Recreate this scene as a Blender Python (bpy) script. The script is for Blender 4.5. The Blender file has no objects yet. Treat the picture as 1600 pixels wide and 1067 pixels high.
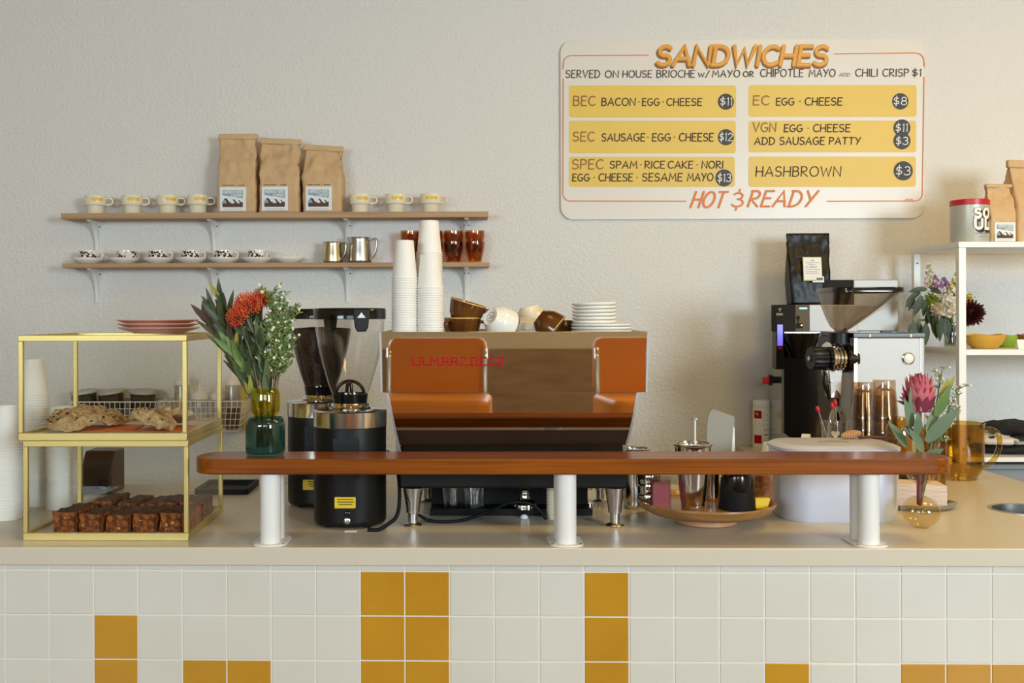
import bpy, bmesh, math, random
from mathutils import Vector, Matrix, noise
from mathutils.geometry import tessellate_polygon
R = math.radians; PI = math.pi
scene = bpy.context.scene; COL = scene.collection
# ---------------------------------------------------------------- camera
F, CX, CY, EYE = 1650.0, 693.0, 492.0, 1.47
YAW, ROLL = R(1.0), 0.0025
fw = Vector((-math.sin(YAW), math.cos(YAW), 0)); r0 = Vector((math.cos(YAW), math.sin(YAW), 0)); u0 = Vector((0, 0, 1))
rt = r0*math.cos(ROLL) - u0*math.sin(ROLL); up = u0*math.cos(ROLL) + r0*math.sin(ROLL)
cd = bpy.data.cameras.new('camera'); cam = bpy.data.objects.new('camera', cd); COL.objects.link(cam)
m = Matrix.Identity(4)
for i in range(3): m[i][0] = rt[i]; m[i][1] = up[i]; m[i][2] = -fw[i]
m[2][3] = EYE; cam.matrix_world = m
cd.sensor_width = 36; cd.lens = F*36/1600; cd.shift_x = (800-CX)/1600; cd.shift_y = (CY-533.5)/1600
cd.clip_start = .05; cd.clip_end = 60
scene.camera = cam
# ---------------------------------------------------------------- world, daylight through the windows, exposure
w = bpy.data.worlds.new('world'); scene.world = w; w.use_nodes = True
w.node_tree.nodes['Background'].inputs[0].default_value = (.75, .85, 1, 1); w.node_tree.nodes['Background'].inputs[1].default_value = .1
def area(name, loc, rot, sx, sy, power, col):
    l = bpy.data.lights.new(name, 'AREA'); l.shape = 'RECTANGLE'; l.size = sx; l.size_y = sy; l.energy = power; l.color = col
    o = bpy.data.objects.new(name, l); COL.objects.link(o); o.location = loc; o.rotation_euler = rot; return o
WIN = [(3.05, 4.75, 1.32, 2.85), (-.6, 1.4, 1.5, 2.6), (-3.6, -1.6, 1.5, 2.6)]
YF = -2.4
for (x0, x1, z0, z1), pw, col in zip(WIN, (258, 36, 100), ((.745, .89, 1), (.70, .87, 1), (.77, .91, 1))):
    area('window_daylight', ((x0+x1)/2, YF-.12, (z0+z1)/2), (R(90), 0, 0), x1-x0, z1-z0, pw, col)
for x, y, pw in ((.1, 2.3, 4), (1.9, 2.3, 18), (3.4, 2.6, 18), (1.6, -.6, 12)):       # the room's warm ceiling lamps
    area('ceiling_lamp_light', (x, y, 3.36), (0, 0, 0), .6, .6, pw, (1, .67, .18))
scene.view_settings.view_transform = 'Standard'; scene.view_settings.look = 'None'
scene.view_settings.exposure = 0.25; scene.view_settings.gamma = 1; scene.view_settings.use_curve_mapping = False
# ---------------------------------------------------------------- pixel <-> place helpers (a pixel AND a real distance give a point)
def ray(px, py): return fw + rt*((px-CX)/F) + up*((CY-py)/F)
def at(px, py, Y):
    d = ray(px, py); t = Y/d.y; return Vector((d.x*t, Y, EYE+d.z*t))
def atz(px, py, z):
    d = ray(px, py); t = (z-EYE)/d.z; return Vector((d.x*t, d.y*t, z))
def XX(px, Y): return at(px, CY, Y).x
def ZZ(py, Y, px=800): return at(px, py, Y).z
ZC = EYE-.562                       # counter top
# ---------------------------------------------------------------- mesh builder
class MB:
    def __init__(s): s.v = []; s.f = []; s.mi = []; s.cur = 0
    def n(s): return len(s.v)
    def add(s, vs, fs):
        n = len(s.v); s.v += [Vector(q) for q in vs]
        for f in fs: s.f.append(tuple(i+n for i in f)); s.mi.append(s.cur)
    def box(s, x0, x1, y0, y1, z0, z1):
        s.add([(x0,y0,z0),(x1,y0,z0),(x1,y1,z0),(x0,y1,z0),(x0,y0,z1),(x1,y0,z1),(x1,y1,z1),(x0,y1,z1)],
              [(0,3,2,1),(4,5,6,7),(0,1,5,4),(1,2,6,5),(2,3,7,6),(3,0,4,7)])
    def lathe(s, prof, seg=32, c=(0,0,0), ang0=0, rad=None):
        c = Vector(c); vs = []; fs = []; idx = []
        for (r, z) in prof:
            if r < 1e-6: idx.append([len(vs)]); vs.append(c+Vector((0,0,z)))
            else:
                row = []
                for k in range(seg):
                    a = 2*PI*k/seg+ang0; q = r if rad is None else r*rad(a)
                    row.append(len(vs)); vs.append(c+Vector((q*math.cos(a), q*math.sin(a), z)))
                idx.append(row)
        for a, b in zip(idx, idx[1:]):
            for k in range(seg):
                k2 = (k+1) % seg
                if len(a) == 1 and len(b) == 1: continue
                if len(a) == 1: fs.append((a[0], b[k2], b[k]))
                elif len(b) == 1: fs.append((a[k], a[k2], b[0]))
                else: fs.append((a[k], a[k2], b[k2], b[k]))
        s.add(vs, fs)
    def tube(s, pts, r, seg=8, closed=False):
        pts = [Vector(p) for p in pts]; n = len(pts); rs = r if isinstance(r, (list, tuple)) else [r]*n
        vs = []; fs = []; nrm = None
        for i, p in enumerate(pts):
            a = pts[(i-1) % n] if (closed or i > 0) else p; b = pts[(i+1) % n] if (closed or i < n-1) else p
            t = (b-a); t = t.normalized() if t.length > 1e-9 else Vector((0,0,1))
            if nrm is None:
                nrm = t.cross(Vector((0,0,1)))
                if nrm.length < .05: nrm = t.cross(Vector((1,0,0)))
            nrm = (nrm - t*nrm.dot(t)); nrm = nrm.normalized() if nrm.length > 1e-6 else t.orthogonal().normalized()
            bn = t.cross(nrm)
            for k in range(seg):
                q = 2*PI*k/seg; vs.append(p+(nrm*math.cos(q)+bn*math.sin(q))*rs[i])
        for i in range(n if closed else n-1):
            j = (i+1) % n
            for k in range(seg):
                k2 = (k+1) % seg; fs.append((i*seg+k, i*seg+k2, j*seg+k2, j*seg+k))
        if not closed: fs.append(tuple(range(seg-1, -1, -1))); fs.append(tuple((n-1)*seg+k for k in range(seg)))
        s.add(vs, fs)
    def ball(s, c, r, seg=14, rings=9):
        r = (r, r, r) if not isinstance(r, (list, tuple)) else r; c = Vector(c); n = s.n()
        s.lathe([(math.sin(PI*i/rings), -math.cos(PI*i/rings)) for i in range(rings+1)], seg)
        for i in range(n, s.n()): q = s.v[i]; s.v[i] = c+Vector((q.x*r[0], q.y*r[1], q.z*r[2]))
    def prism(s, out, a0, a1, ax='y'):
        n = len(out)
        def P(u, v, a): return (u, a, v) if ax == 'y' else ((u, v, a) if ax == 'z' else (a, u, v))
        vs = [P(u, v, a0) for u, v in out]+[P(u, v, a1) for u, v in out]
        fs = [tuple(range(n)), tuple(range(2*n-1, n-1, -1))]+[(i, i+n, (i+1) % n+n, (i+1) % n) for i in range(n)]
        s.add(vs, fs)
    def xf(s, M, n0=0):
        for i in range(n0, s.n()): s.v[i] = M @ s.v[i]
    def leaf(s, p, d, L, W, nrm=(0,0,1), curl=.15, n=6, fold=.25, tip=1.0):
        p = Vector(p); d = Vector(d).normalized(); nr = Vector(nrm); nr = nr-d*nr.dot(d)
        nr = nr.normalized() if nr.length > 1e-4 else d.orthogonal().normalized()
        sd = d.cross(nr); vs = []; fs = []
        for i in range(n+1):
            t = i/n; hw = W/2*math.sin(PI*min(1, (t*.94+.06))**(.8*tip))+W*.02; c = p+d*(L*t)-nr*(curl*L*t*t)
            vs += [c-sd*hw+nr*hw*fold, c, c+sd*hw+nr*hw*fold]
        for i in range(n):
            a = i*3; fs += [(a, a+1, a+4, a+3), (a+1, a+2, a+5, a+4)]
        s.add(vs, fs)
    def build(s, name, mats, parent=None, loc=None, smooth=38, bevel=0, bseg=2, subsurf=0, solid=0, fix=True, merge=0):
        assert all(max(f) < len(s.v) for f in s.f), name
        me = bpy.data.meshes.new(name); me.from_pydata([tuple(q) for q in s.v], [], s.f)
        mats = mats if isinstance(mats, (list, tuple)) else [mats]
        for q in mats: me.materials.append(q)
        me.polygons.foreach_set('material_index', s.mi)
        if fix or merge:
            bm = bmesh.new(); bm.from_mesh(me)
            if merge: bmesh.ops.remove_doubles(bm, verts=bm.verts, dist=merge)
            if fix: bmesh.ops.recalc_face_normals(bm, faces=bm.faces)
            bm.to_mesh(me); bm.free()
        if smooth:
            me.polygons.foreach_set('use_smooth', [True]*len(me.polygons))
            if smooth < 180: me.set_sharp_from_angle(angle=R(smooth))
        me.update()
        o = bpy.data.objects.new(name, me); COL.objects.link(o)
        if parent is not None: o.parent = parent
        if loc is not None: o.location = loc
        if solid: q = o.modifiers.new('solid', 'SOLIDIFY'); q.thickness = solid; q.offset = 0
        if bevel: q = o.modifiers.new('bevel', 'BEVEL'); q.width = bevel; q.segments = bseg; q.limit_method = 'ANGLE'; q.angle_limit = R(40); q.harden_normals = False
        if subsurf: q = o.modifiers.new('sub', 'SUBSURF'); q.levels = subsurf; q.render_levels = subsurf
        return o
def tag(o, label=None, cat=None, group=None, kind=None):
    if label: o['label'] = label
    if cat: o['category'] = cat
    if group: o['group'] = group
    if kind: o['kind'] = kind
    return o
def thing(name, label, cat, loc=(0,0,0), rz=0, group=None):
    o = bpy.data.objects.new(name, None); COL.objects.link(o); o.location = loc; o.rotation_euler = (0, 0, rz); o.empty_display_size = .05
    return tag(o, label, cat, group)
def copy_tree(o, parent=None):
    c = o.copy(); COL.objects.link(c)
    if parent is not None: c.parent = parent
    for ch in list(o.children): copy_tree(ch, c)
    return c
def struct(name, mb, mat, **k): return tag(mb.build(name, mat, **k), kind='structure')
def rrect(x0, x1, y0, y1, r, n=5):
    out = []
    for cx, cy, a in ((x1-r, y1-r, 0), (x0+r, y1-r, 90), (x0+r, y0+r, 180), (x1-r, y0+r, 270)):
        for i in range(n+1): q = R(a+90*i/n); out.append((cx+r*math.cos(q), cy+r*math.sin(q)))
    return out
def bez(p0, p1, p2, p3, n=12):
    p0, p1, p2, p3 = map(Vector, (p0, p1, p2, p3)); o = []
    for i in range(n+1):
        t = i/n; u = 1-t; o.append(p0*u**3+p1*3*u*u*t+p2*3*u*t*t+p3*t**3)
    return o
def spline(pts, n=8):
    P = [Vector(p) for p in pts]; P = [P[0]*2-P[1]]+P+[P[-1]*2-P[-2]]; o = []
    for i in range(1, len(P)-2):
        a, b, c, d = P[i-1:i+3]
        for k in range(n):
            t = k/n; o.append(.5*((2*b)+(c-a)*t+(2*a-5*b+4*c-d)*t*t+(3*b-a-3*c+d)*t**3))
    o.append(P[-2]); return o
ORD = 'zeroth first second third fourth fifth sixth seventh eighth ninth tenth eleventh twelfth thirteenth fourteenth fifteenth sixteenth seventeenth eighteenth nineteenth'.split()
def ordinal(n):
    if n < 20: return ORD[n]
    t = {2: 'twent', 3: 'thirt', 4: 'fort', 5: 'fift'}[n//10]
    return t+'ieth' if n % 10 == 0 else t+'y-'+ORD[n % 10]
# ---------------------------------------------------------------- materials
def lin(c):
    f = lambda u: (u/255/12.92) if u/255 <= .04045 else ((u/255+.055)/1.055)**2.4
    return (f(c[0]), f(c[1]), f(c[2]), 1)
class NT:
    def __init__(s, name):
        s.m = bpy.data.materials.new(name); s.m.use_nodes = True; s.t = s.m.node_tree; s.b = s.t.nodes['Principled BSDF']; s.out = s.t.nodes['Material Output']
    def n(s, typ, **k):
        q = s.t.nodes.new(typ)
        for a, b in k.items():
            if a in q.inputs: q.inputs[a].default_value = b
            else: setattr(q, a, b)
        return q
    def l(s, a, b): s.t.links.new(a, b)
def P(name, col, rough=.5, metal=0, spec=.5, bump=None, var=None, coat=0, aniso=0, sub=0, emit=None):
    """bump=(scale, strength, stretch); var=(col2, scale, lo, hi, stretch)"""
    t = NT(name); b = t.b
    b.inputs['Base Color'].default_value = lin(col); b.inputs['Roughness'].default_value = rough; b.inputs['Metallic'].default_value = metal
    b.inputs['Specular IOR Level'].default_value = spec; b.inputs['Coat Weight'].default_value = coat; b.inputs['Coat Roughness'].default_value = .06
    if sub: b.inputs['Subsurface Weight'].default_value = sub; b.inputs['Subsurface Radius'].default_value = (.01, .006, .004)
    if emit: b.inputs['Emission Color'].default_value = lin(emit[0]); b.inputs['Emission Strength'].default_value = emit[1]
    tc = t.n('ShaderNodeTexCoord') if (bump or var) else None
    def nz(scale, stretch, det=4):
        mp = t.n('ShaderNodeMapping'); mp.inputs['Scale'].default_value = stretch; t.l(tc.outputs['Object'], mp.inputs[0])
        q = t.n('ShaderNodeTexNoise', Scale=scale, Detail=det); t.l(mp.outputs[0], q.inputs['Vector']); return q
    if var:
        q = nz(var[1], var[4] if len(var) > 4 else (1, 1, 1)); r = t.n('ShaderNodeValToRGB')
        r.color_ramp.elements[0].position = var[2]; r.color_ramp.elements[1].position = var[3]
        r.color_ramp.elements[0].color = lin(col); r.color_ramp.elements[1].color = lin(var[0])
        t.l(q.outputs[0], r.inputs[0]); t.l(r.outputs[0], b.inputs['Base Color'])
    if bump:
        q = nz(bump[0], bump[2] if len(bump) > 2 else (1, 1, 1)); u = t.n('ShaderNodeBump', Strength=bump[1], Distance=bump[3] if len(bump) > 3 else .004)
        t.l(q.outputs[0], u.inputs['Height']); t.l(u.outputs[0], b.inputs['Normal'])
    return t.m
def TG(name, tint, refl=.9, rough=.02, base=.04, power=4.0):
    """thin clear glass or plastic: tinted see-through sheet with view-angle reflection"""
    t = NT(name); t.t.nodes.remove(t.b)
    tr = t.n('ShaderNodeBsdfTransparent', Color=lin(tint)); gl = t.n('ShaderNodeBsdfGlossy', Roughness=rough); gl.inputs[0].default_value = (1, 1, 1, 1)
    lw = t.n('ShaderNodeLayerWeight', Blend=.5); pw = t.n('ShaderNodeMath', operation='POWER'); pw.inputs[1].default_value = power
    ma = t.n('ShaderNodeMath', operation='MULTIPLY_ADD'); ma.inputs[1].default_value = refl-base; ma.inputs[2].default_value = base
    mx = t.n('ShaderNodeMixShader')
    t.l(lw.outputs['Facing'], pw.inputs[0]); t.l(pw.outputs[0], ma.inputs[0]); t.l(ma.outputs[0], mx.inputs[0])
    t.l(tr.outputs[0], mx.inputs[1]); t.l(gl.outputs[0], mx.inputs[2]); t.l(mx.outputs[0], t.out.inputs[0]); return t.m
def WOOD(name, c1, c2, axis=0, scale=6, rough=.35, coat=0, fine=40, spec=.5):
    t = NT(name); b = t.b; b.inputs['Roughness'].default_value = rough; b.inputs['Coat Weight'].default_value = coat; b.inputs['Coat Roughness'].default_value = .1
    b.inputs['Specular IOR Level'].default_value = spec
    tc = t.n('ShaderNodeTexCoord'); mp = t.n('ShaderNodeMapping'); s = [fine]*3; s[axis] = 1.2; mp.inputs['Scale'].default_value = s
    t.l(tc.outputs['Object'], mp.inputs[0]); q = t.n('ShaderNodeTexNoise', Scale=scale/4, Detail=6, Distortion=.4); t.l(mp.outputs[0], q.inputs['Vector'])
    r = t.n('ShaderNodeValToRGB'); r.color_ramp.elements[0].position = .35; r.color_ramp.elements[1].position = .68
    r.color_ramp.elements[0].color = lin(c1); r.color_ramp.elements[1].color = lin(c2); t.l(q.outputs[0], r.inputs[0]); t.l(r.outputs[0], b.inputs['Base Color'])
    u = t.n('ShaderNodeBump', Strength=.08, Distance=.001); t.l(q.outputs[0], u.inputs['Height']); t.l(u.outputs[0], b.inputs['Normal']); return t.m
M = {}
M['wall'] = P('wall_paint', (226, 224, 219), .85, bump=(80, .7, (1, 1, 1), .008), spec=.2)
M['ceil'] = P('ceiling_warm_bounce', (178, 146, 100), .8); M['tan'] = P('tan_warm_bounce', (196, 172, 130), .85)  # unseen ceiling and side walls, tones picked to bounce warm fill
M['floor'] = WOOD('floor_wood', (104, 80, 60), (124, 96, 72), 0, 6, .4)
M['ply'] = WOOD('plywood', (146, 122, 100), (172, 146, 120), 0, 10, .45, fine=6)
M['laminate'] = P('counter_laminate', (212, 202, 182), .3, spec=.4, bump=(300, .02))
M['tile_w'] = P('tile_white', (221, 217, 205), .18, bump=(14, .05), var=((216, 211, 197), 3, .35, .7))
M['tile_y'] = P('tile_yellow', (200, 146, 38), .18, bump=(14, .05), var=((190, 136, 32), 6, .35, .7))
M['grout'] = P('grout', (231, 226, 215), .8)
M['white'] = P('white_powder_coat', (236, 235, 230), .35)
M['white_g'] = P('white_gloss', (238, 236, 230), .15)
M['barwood'] = WOOD('bar_wood', (112, 54, 2), (150, 80, 6), 0, 9, .3, coat=.08, fine=56, spec=.25)
M['brass'] = P('brass_frame', (206, 184, 116), .42, .7, bump=(500, .02))
M['glass'] = TG('clear_glass', (250, 251, 249), .55, base=.045)
M['shelfwood'] = WOOD('shelf_wood', (190, 156, 116), (168, 130, 92), 0, 6, .55, fine=60)
M['steel'] = P('brushed_steel', (196, 194, 190), .27, 1, bump=(220, .03, (1, 1, .03)))
M['steel_l'] = P('satin_steel_sheet', (178, 176, 172), .5, .5, bump=(160, .03, (.04, 1, 1)))
M['steel_p'] = P('polished_steel', (216, 212, 206), .13, 1)
M['chrome'] = P('chrome', (222, 222, 222), .06, 1)
M['mirror'] = P('polished_panel', (232, 226, 220), .02, 1)
M['black'] = P('black_plastic', (14, 14, 15), .4, 0, .35)
M['black_g'] = P('black_gloss', (14, 14, 15), .12)
M['black_m'] = P('black_powder_coat', (13, 13, 14), .42, 0, .35, bump=(400, .03))
M['rubber'] = P('black_rubber', (12, 12, 12), .65, 0, .3)
M['kraft'] = P('kraft_paper', (212, 180, 138), .7, bump=(34, .8, (1, 1, 1), .006), var=((200, 166, 124), 14, .3, .75), spec=.2)
M['paper'] = P('white_paper', (240, 238, 232), .7)
M['papercup'] = P('paper_cup', (240, 236, 228), .55, sub=.1)
M['cream'] = P('cream_glaze', (238, 230, 205), .12)
M['china'] = P('white_china', (240, 238, 230), .12)
M['yellow_ink'] = P('yellow_ink', (240, 190, 30), .4)
M['amber'] = TG('amber_glass', (236, 200, 150), .8, base=.06)
M['amber_d'] = TG('dark_amber_glass', (234, 196, 150), .8, base=.06)
M['honey'] = TG('honey_glass', (236, 215, 150), .8, base=.06)
M['smoke'] = TG('smoked_plastic', (222, 212, 200), .7, base=.07, rough=.05)
M['hopper'] = TG('hopper_plastic', (246, 245, 243), .6, base=.06, rough=.03, power=3)
M['clearpl'] = TG('clear_plastic', (240, 240, 240), .7, base=.08, rough=.06, power=2.5)
M['clear_s'] = TG('clear_cup_plastic', (236, 236, 234), .4, base=.03, rough=.1, power=3)
M['frost'] = P('frosted_plastic', (236, 232, 224), .4, sub=.2)
M['pink'] = P('pink_glaze', (226, 174, 158), .35)
M['brown_glaze'] = P('brown_glaze', (66, 34, 10), .14, var=((128, 78, 24), 9, .35, .75))
M['glaze_edge'] = P('glaze_edge', (196, 158, 92), .2)
M['red'] = P('red_plastic', (196, 28, 44), .35)
M['red_ink'] = P('red_paint', (172, 6, 30), .6, spec=.15)
M['dark_reflection'] = P('painted_dark_reflection', (44, 26, 18), .2, 0, .4)  # dark reflection on the mirrored apron, painted in as brown
M['orange'] = P('orange_vinyl', (222, 138, 40), .42, bump=(300, .05))
M['ink'] = P('dark_ink', (54, 28, 18), .6)
M['black_ink'] = P('black_ink', (20, 18, 18), .6)
M['gold_ink'] = P('gold_paint', (222, 150, 30), .4)
M['brown_ink'] = P('brown_paint', (140, 88, 26), .5)
M['org_ink'] = P('orange_paint', (224, 122, 36), .5)
M['grey_ink'] = P('grey_ink', (150, 146, 138), .6)
M['chalk'] = P('chalk_paint', (228, 226, 220), .6)
M['sign_w'] = P('sign_paint', (226, 221, 211), .32, bump=(40, .03, (.1, 1, 1)))
M['sign_y'] = P('sign_yellow', (232, 198, 84), .45, var=((226, 190, 84), 2, .3, .7))
M['chip'] = P('sign_black', (44, 42, 42), .5)
# ---------------------------------------------------------------- hand lettering: one-stroke alphabet painted as thin ribbons
def arc(cx, cy, rx, ry, a0, a1, n=9): return [(cx+rx*math.cos(R(a0+(a1-a0)*i/n)), cy+ry*math.sin(R(a0+(a1-a0)*i/n))) for i in range(n+1)]
G = {
'A': (.8, [[(0,0),(.42,1),(.8,0)], [(.14,.34),(.7,.34)]]),
'B': (.62, [[(.02,0),(.02,1)], [(0,1)]+arc(.28,.77,.27,.23,90,-90)+[(.04,.54)], [(.04,.54)]+arc(.32,.27,.3,.27,90,-90)+[(0,0)]]),
'C': (.7, [arc(.42,.5,.42,.5,52,312)]), 'D': (.74, [[(.04,0),(.04,1)], [(-.04,1)]+arc(.22,.5,.5,.5,90,-90)+[(-.02,0)]]),
'E': (.56, [[(.55,1),(.02,1),(.02,0),(.56,0)], [(.02,.53),(.46,.53)]]), 'F': (.54, [[(.55,1),(0,1),(0,0)], [(0,.53),(.44,.53)]]),
'G': (.78, [arc(.42,.5,.42,.5,55,325)+[(.78,.46),(.46,.46)]]), 'H': (.66, [[(0,0),(.02,1)], [(.66,0),(.66,1)], [(0,.5),(.66,.5)]]),
'I': (.06, [[(.03,0),(.03,1)]]), 'J': (.5, [[(.48,1)]+arc(.24,.26,.24,.26,0,-170)]), 'K': (.64, [[(0,0),(0,1)], [(.6,1),(.02,.45),(.64,0)]]),
'L': (.52, [[(0,1),(0,0),(.52,0)]]), 'M': (.92, [[(0,0),(.12,1),(.46,.3),(.8,1),(.92,0)]]), 'N': (.72, [[(0,0),(.02,1),(.7,0),(.72,1)]]),
'O': (.86, [arc(.43,.5,.43,.5,90,450,18)]), 'P': (.58, [[(.02,0),(.02,1)], [(-.04,1)]+arc(.28,.74,.3,.26,90,-90)+[(.02,.48)]]),
'Q': (.86, [arc(.43,.5,.43,.5,90,450,18), [(.55,.25),(.86,-.05)]]), 'R': (.64, [[(.02,0),(.02,1)], [(-.04,1)]+arc(.28,.75,.28,.25,90,-90)+[(.04,.5),(.64,0)]]),
'S': (.6, [arc(.31,.75,.28,.25,35,262,9)+arc(.29,.26,.31,.26,82,-145,10)]), 'T': (.68, [[(0,1),(.68,1)], [(.34,1),(.34,0)]]),
'U': (.7, [[(0,1)]+arc(.35,.32,.35,.32,180,360)+[(.7,1)]]), 'V': (.74, [[(0,1),(.36,0),(.74,1)]]), 'W': (1.04, [[(0,1),(.26,0),(.52,.85),(.78,0),(1.04,1)]]),
'X': (.66, [[(0,1),(.66,0)], [(.66,1),(0,0)]]), 'Y': (.68, [[(0,1),(.36,.46)], [(.7,1),(.2,0)]]), 'Z': (.66, [[(0,1),(.64,1),(0,0),(.66,0)]]),
'w': (.8, [[(0,.62),(.2,0),(.4,.55),(.6,0),(.8,.62)]]), '/': (.5, [[(0,-.08),(.5,1)]]), "'": (.08, [[(.06,1),(.02,.78)]]),
'1': (.12, [[(.1,0),(.1,1),(0,.9)]]), '2': (.58, [arc(.29,.72,.28,.28,160,-20,8)+[(0,0),(.6,0)]]),
'3': (.54, [arc(.25,.76,.25,.24,140,-85,8), arc(.24,.27,.3,.27,88,-150,9)]), '8': (.56, [arc(.28,.76,.22,.24,90,450,14), arc(.28,.26,.28,.26,90,450,14)]),
'$': (.52, [arc(.27,.72,.23,.2,35,262,8)+arc(.25,.32,.26,.21,82,-145,8), [(.28,1.14),(.24,-.14)]]),
'&': (.6, [arc(.28,.78,.26,.22,150,-85,8), arc(.26,.3,.34,.27,88,-150,9), [(.34,1.25),(.3,1.0)], [(.26,.03),(.22,-.22)]]),
'.': (.1, [[(.04,.42),(.06,.48)]]), '_': (.3, [[(0,0),(.3,0)]]),
}
def layout(text, sp=.24, space=.5):
    x = 0; out = []
    for ch in text:
        if ch == ' ': x += space; continue
        wd, st = G[ch]
        for s_ in st: out.append([(x+u, v) for u, v in s_])
        x += wd+sp
    return out, x-sp
def ribbon(mb, pts, lw, mp, caps=True):
    """pts: 2-D polyline; lw: width; mp(u,v): 2-D -> 3-D"""
    P2 = [pts[0]]
    for q in pts[1:]:
        if abs(q[0]-P2[-1][0])+abs(q[1]-P2[-1][1]) > 1e-7: P2.append(q)
    if len(P2) < 2: return
    closed = abs(P2[0][0]-P2[-1][0])+abs(P2[0][1]-P2[-1][1]) < 1e-6
    V2 = [Vector(q) for q in P2]; L = []; Rr = []
    for i, p in enumerate(V2):
        a = V2[i-1] if i > 0 else (V2[-2] if closed else None); b = V2[i+1] if i < len(V2)-1 else (V2[1] if closed else None)
        d1 = (p-a).normalized() if a is not None else None; d2 = (b-p).normalized() if b is not None else None
        if d1 is None: d1 = d2
        if d2 is None: d2 = d1
        n1 = Vector((-d1.y, d1.x)); n2 = Vector((-d2.y, d2.x)); nn = n1+n2
        nn = nn.normalized() if nn.length > .2 else n1
        k = min(1.6, 1/max(.4, nn.dot(n1))); L.append(p+nn*lw/2*k); Rr.append(p-nn*lw/2*k)
    vs = []; fs = []; off = Vector((0, -KO[0]*2e-5, 0)); KO[0] = (KO[0]+1) % 40
    for a, b in zip(L, Rr): vs += [Vector(mp(*a))+off, Vector(mp(*b))+off]
    for i in range(len(L)-1): fs.append((2*i, 2*i+1, 2*i+3, 2*i+2))
    if caps and not closed:
        for c, l, sgn, il in ((V2[0], L[0], 1, 0), (V2[-1], L[-1], -1, 2*len(L)-2)):
            e = l-c; n0 = len(vs); pr = Vector((-e.y, e.x))*sgn
            for k in range(1, 6):
                an = PI*k/6; q = c+e*math.cos(an)+pr*math.sin(an); vs.append(Vector(mp(q.x, q.y))+off)
            fs.append((il,)+tuple(range(n0, n0+5))+(il+1,))
    mb.add(vs, fs)
KO = [0]
def letter(mb, text, x0, x1, yb, h, lw, mp, slant=0, down=True, sp=.24, space=.5, caps=True, dx=0, dy=0):
    """write text between x0 and x1 on baseline yb with cap height h (plane units; y grows downward if down)"""
    st, wd = layout(text, sp, space); sx = (x1-x0)/wd; s = -1 if down else 1
    for pl in st: ribbon(mb, [(x0+u*sx+v*h*slant+dx, yb+s*v*h+dy) for u, v in pl], lw, mp, caps)
# ================================================================ the room
YW = 4.54; XL, XR, ZT = -4.2, 5.6, 3.4
q = MB(); q.box(XL-.1, XR+.1, YF-.1, YW+.1, -.1, 0); struct('floor', q, M['floor'], smooth=0)
q = MB(); q.box(XL-.1, XR+.1, YF-.1, YW+.1, ZT, ZT+.1); struct('ceiling', q, M['ceil'], smooth=0)
q = MB(); q.box(XL-.1, XR+.1, YW, YW+.1, 0, ZT); struct('wall_back', q, M['wall'], smooth=0)
q = MB(); q.box(XL-.1, XL, YF, YW, 0, ZT); struct('wall_left', q, M['tan'], smooth=0)
q = MB(); q.box(XR, XR+.1, YF, YW, 0, ZT); struct('wall_right', q, M['tan'], smooth=0)
q = MB(); q.box(XL, XR, YF-.1, YF, 0, 1.32); q.box(XL, XR, YF-.1, YF, 2.85, ZT)
xs = [XL]+sum([[a, b] for a, b, _, _ in sorted(WIN)], [])+[XR]
for i in range(0, len(xs), 2): q.box(xs[i], xs[i+1], YF-.1, YF, 1.32, 2.85)
for x0, x1, z0, z1 in WIN:
    if z0 > 1.33: q.box(x0, x1, YF-.1, YF, 1.32, z0)
struct('wall_front', q, M['wall'], smooth=0)
q = MB(); q.box(XL, XR, YF, YF+.03, 0, 1.215); struct('trim_1', q, M['ply'], smooth=0)
for i, (x0, x1, z0, z1) in enumerate(WIN):
    q = MB(); t = .04
    q.box(x0, x0+t, YF-.09, YF-.03, z0, z1); q.box(x1-t, x1, YF-.09, YF-.03, z0, z1); q.box(x0+t, x1-t, YF-.09, YF-.03, z0, z0+t); q.box(x0+t, x1-t, YF-.09, YF-.03, z1-t, z1)
    xm = (x0+x1)/2; q.box(xm-.02, xm+.02, YF-.08, YF-.04, z0+t, z1-t)
    struct('window_%d' % (i+1), q, M['white'], smooth=0)
# ================================================================ service counter: laminate worktop on a tiled front
XE, YB, XI = 1.872, 3.50, 1.17            # end of the return, back edge, inner edge of the return
cnt = thing('service_counter', 'long cream-topped service counter with white and mustard tiled front', 'counter', (0, 2.56, 0))
def ctop():
    out = [(-3.2, 2.547), (XE, 2.547), (XE, YW-.004), (XI, YW-.004), (XI, YB), (-3.2, YB)]
    hc = atz(1601, 796, ZC); hr = .088
    hole = [(hc.x+hr*math.cos(2*PI*k/40), hc.y+hr*math.sin(2*PI*k/40)) for k in range(40)]
    allp = out+hole; tri = tessellate_polygon([[Vector((a, b, 0)) for a, b in out], [Vector((a, b, 0)) for a, b in hole]])
    mb = MB(); n = len(allp)
    vs = [(a, b, ZC) for a, b in allp]+[(a, b, ZC-.0435) for a, b in allp]; fs = [tuple(t) for t in tri]+[tuple(i+n for i in reversed(t)) for t in tri]
    for lo, hi in ((0, 6), (6, n)):
        k = hi-lo
        for i in range(k): a = lo+i; b = lo+(i+1) % k; fs.append((a, b, b+n, a+n))
    mb.add(vs, fs); return mb, hc, hr
mb, HC, HR = ctop(); o = mb.build('worktop', M['laminate'], cnt, bevel=.0025); o.location = (0, -2.56, 0)
YT = 2.566
tx0, tx1 = XX(7, YT), XX(1548, YT); TS = (tx1-tx0)/22
zrow = ZZ(963, YT, 631)                   # a horizontal grout line
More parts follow.
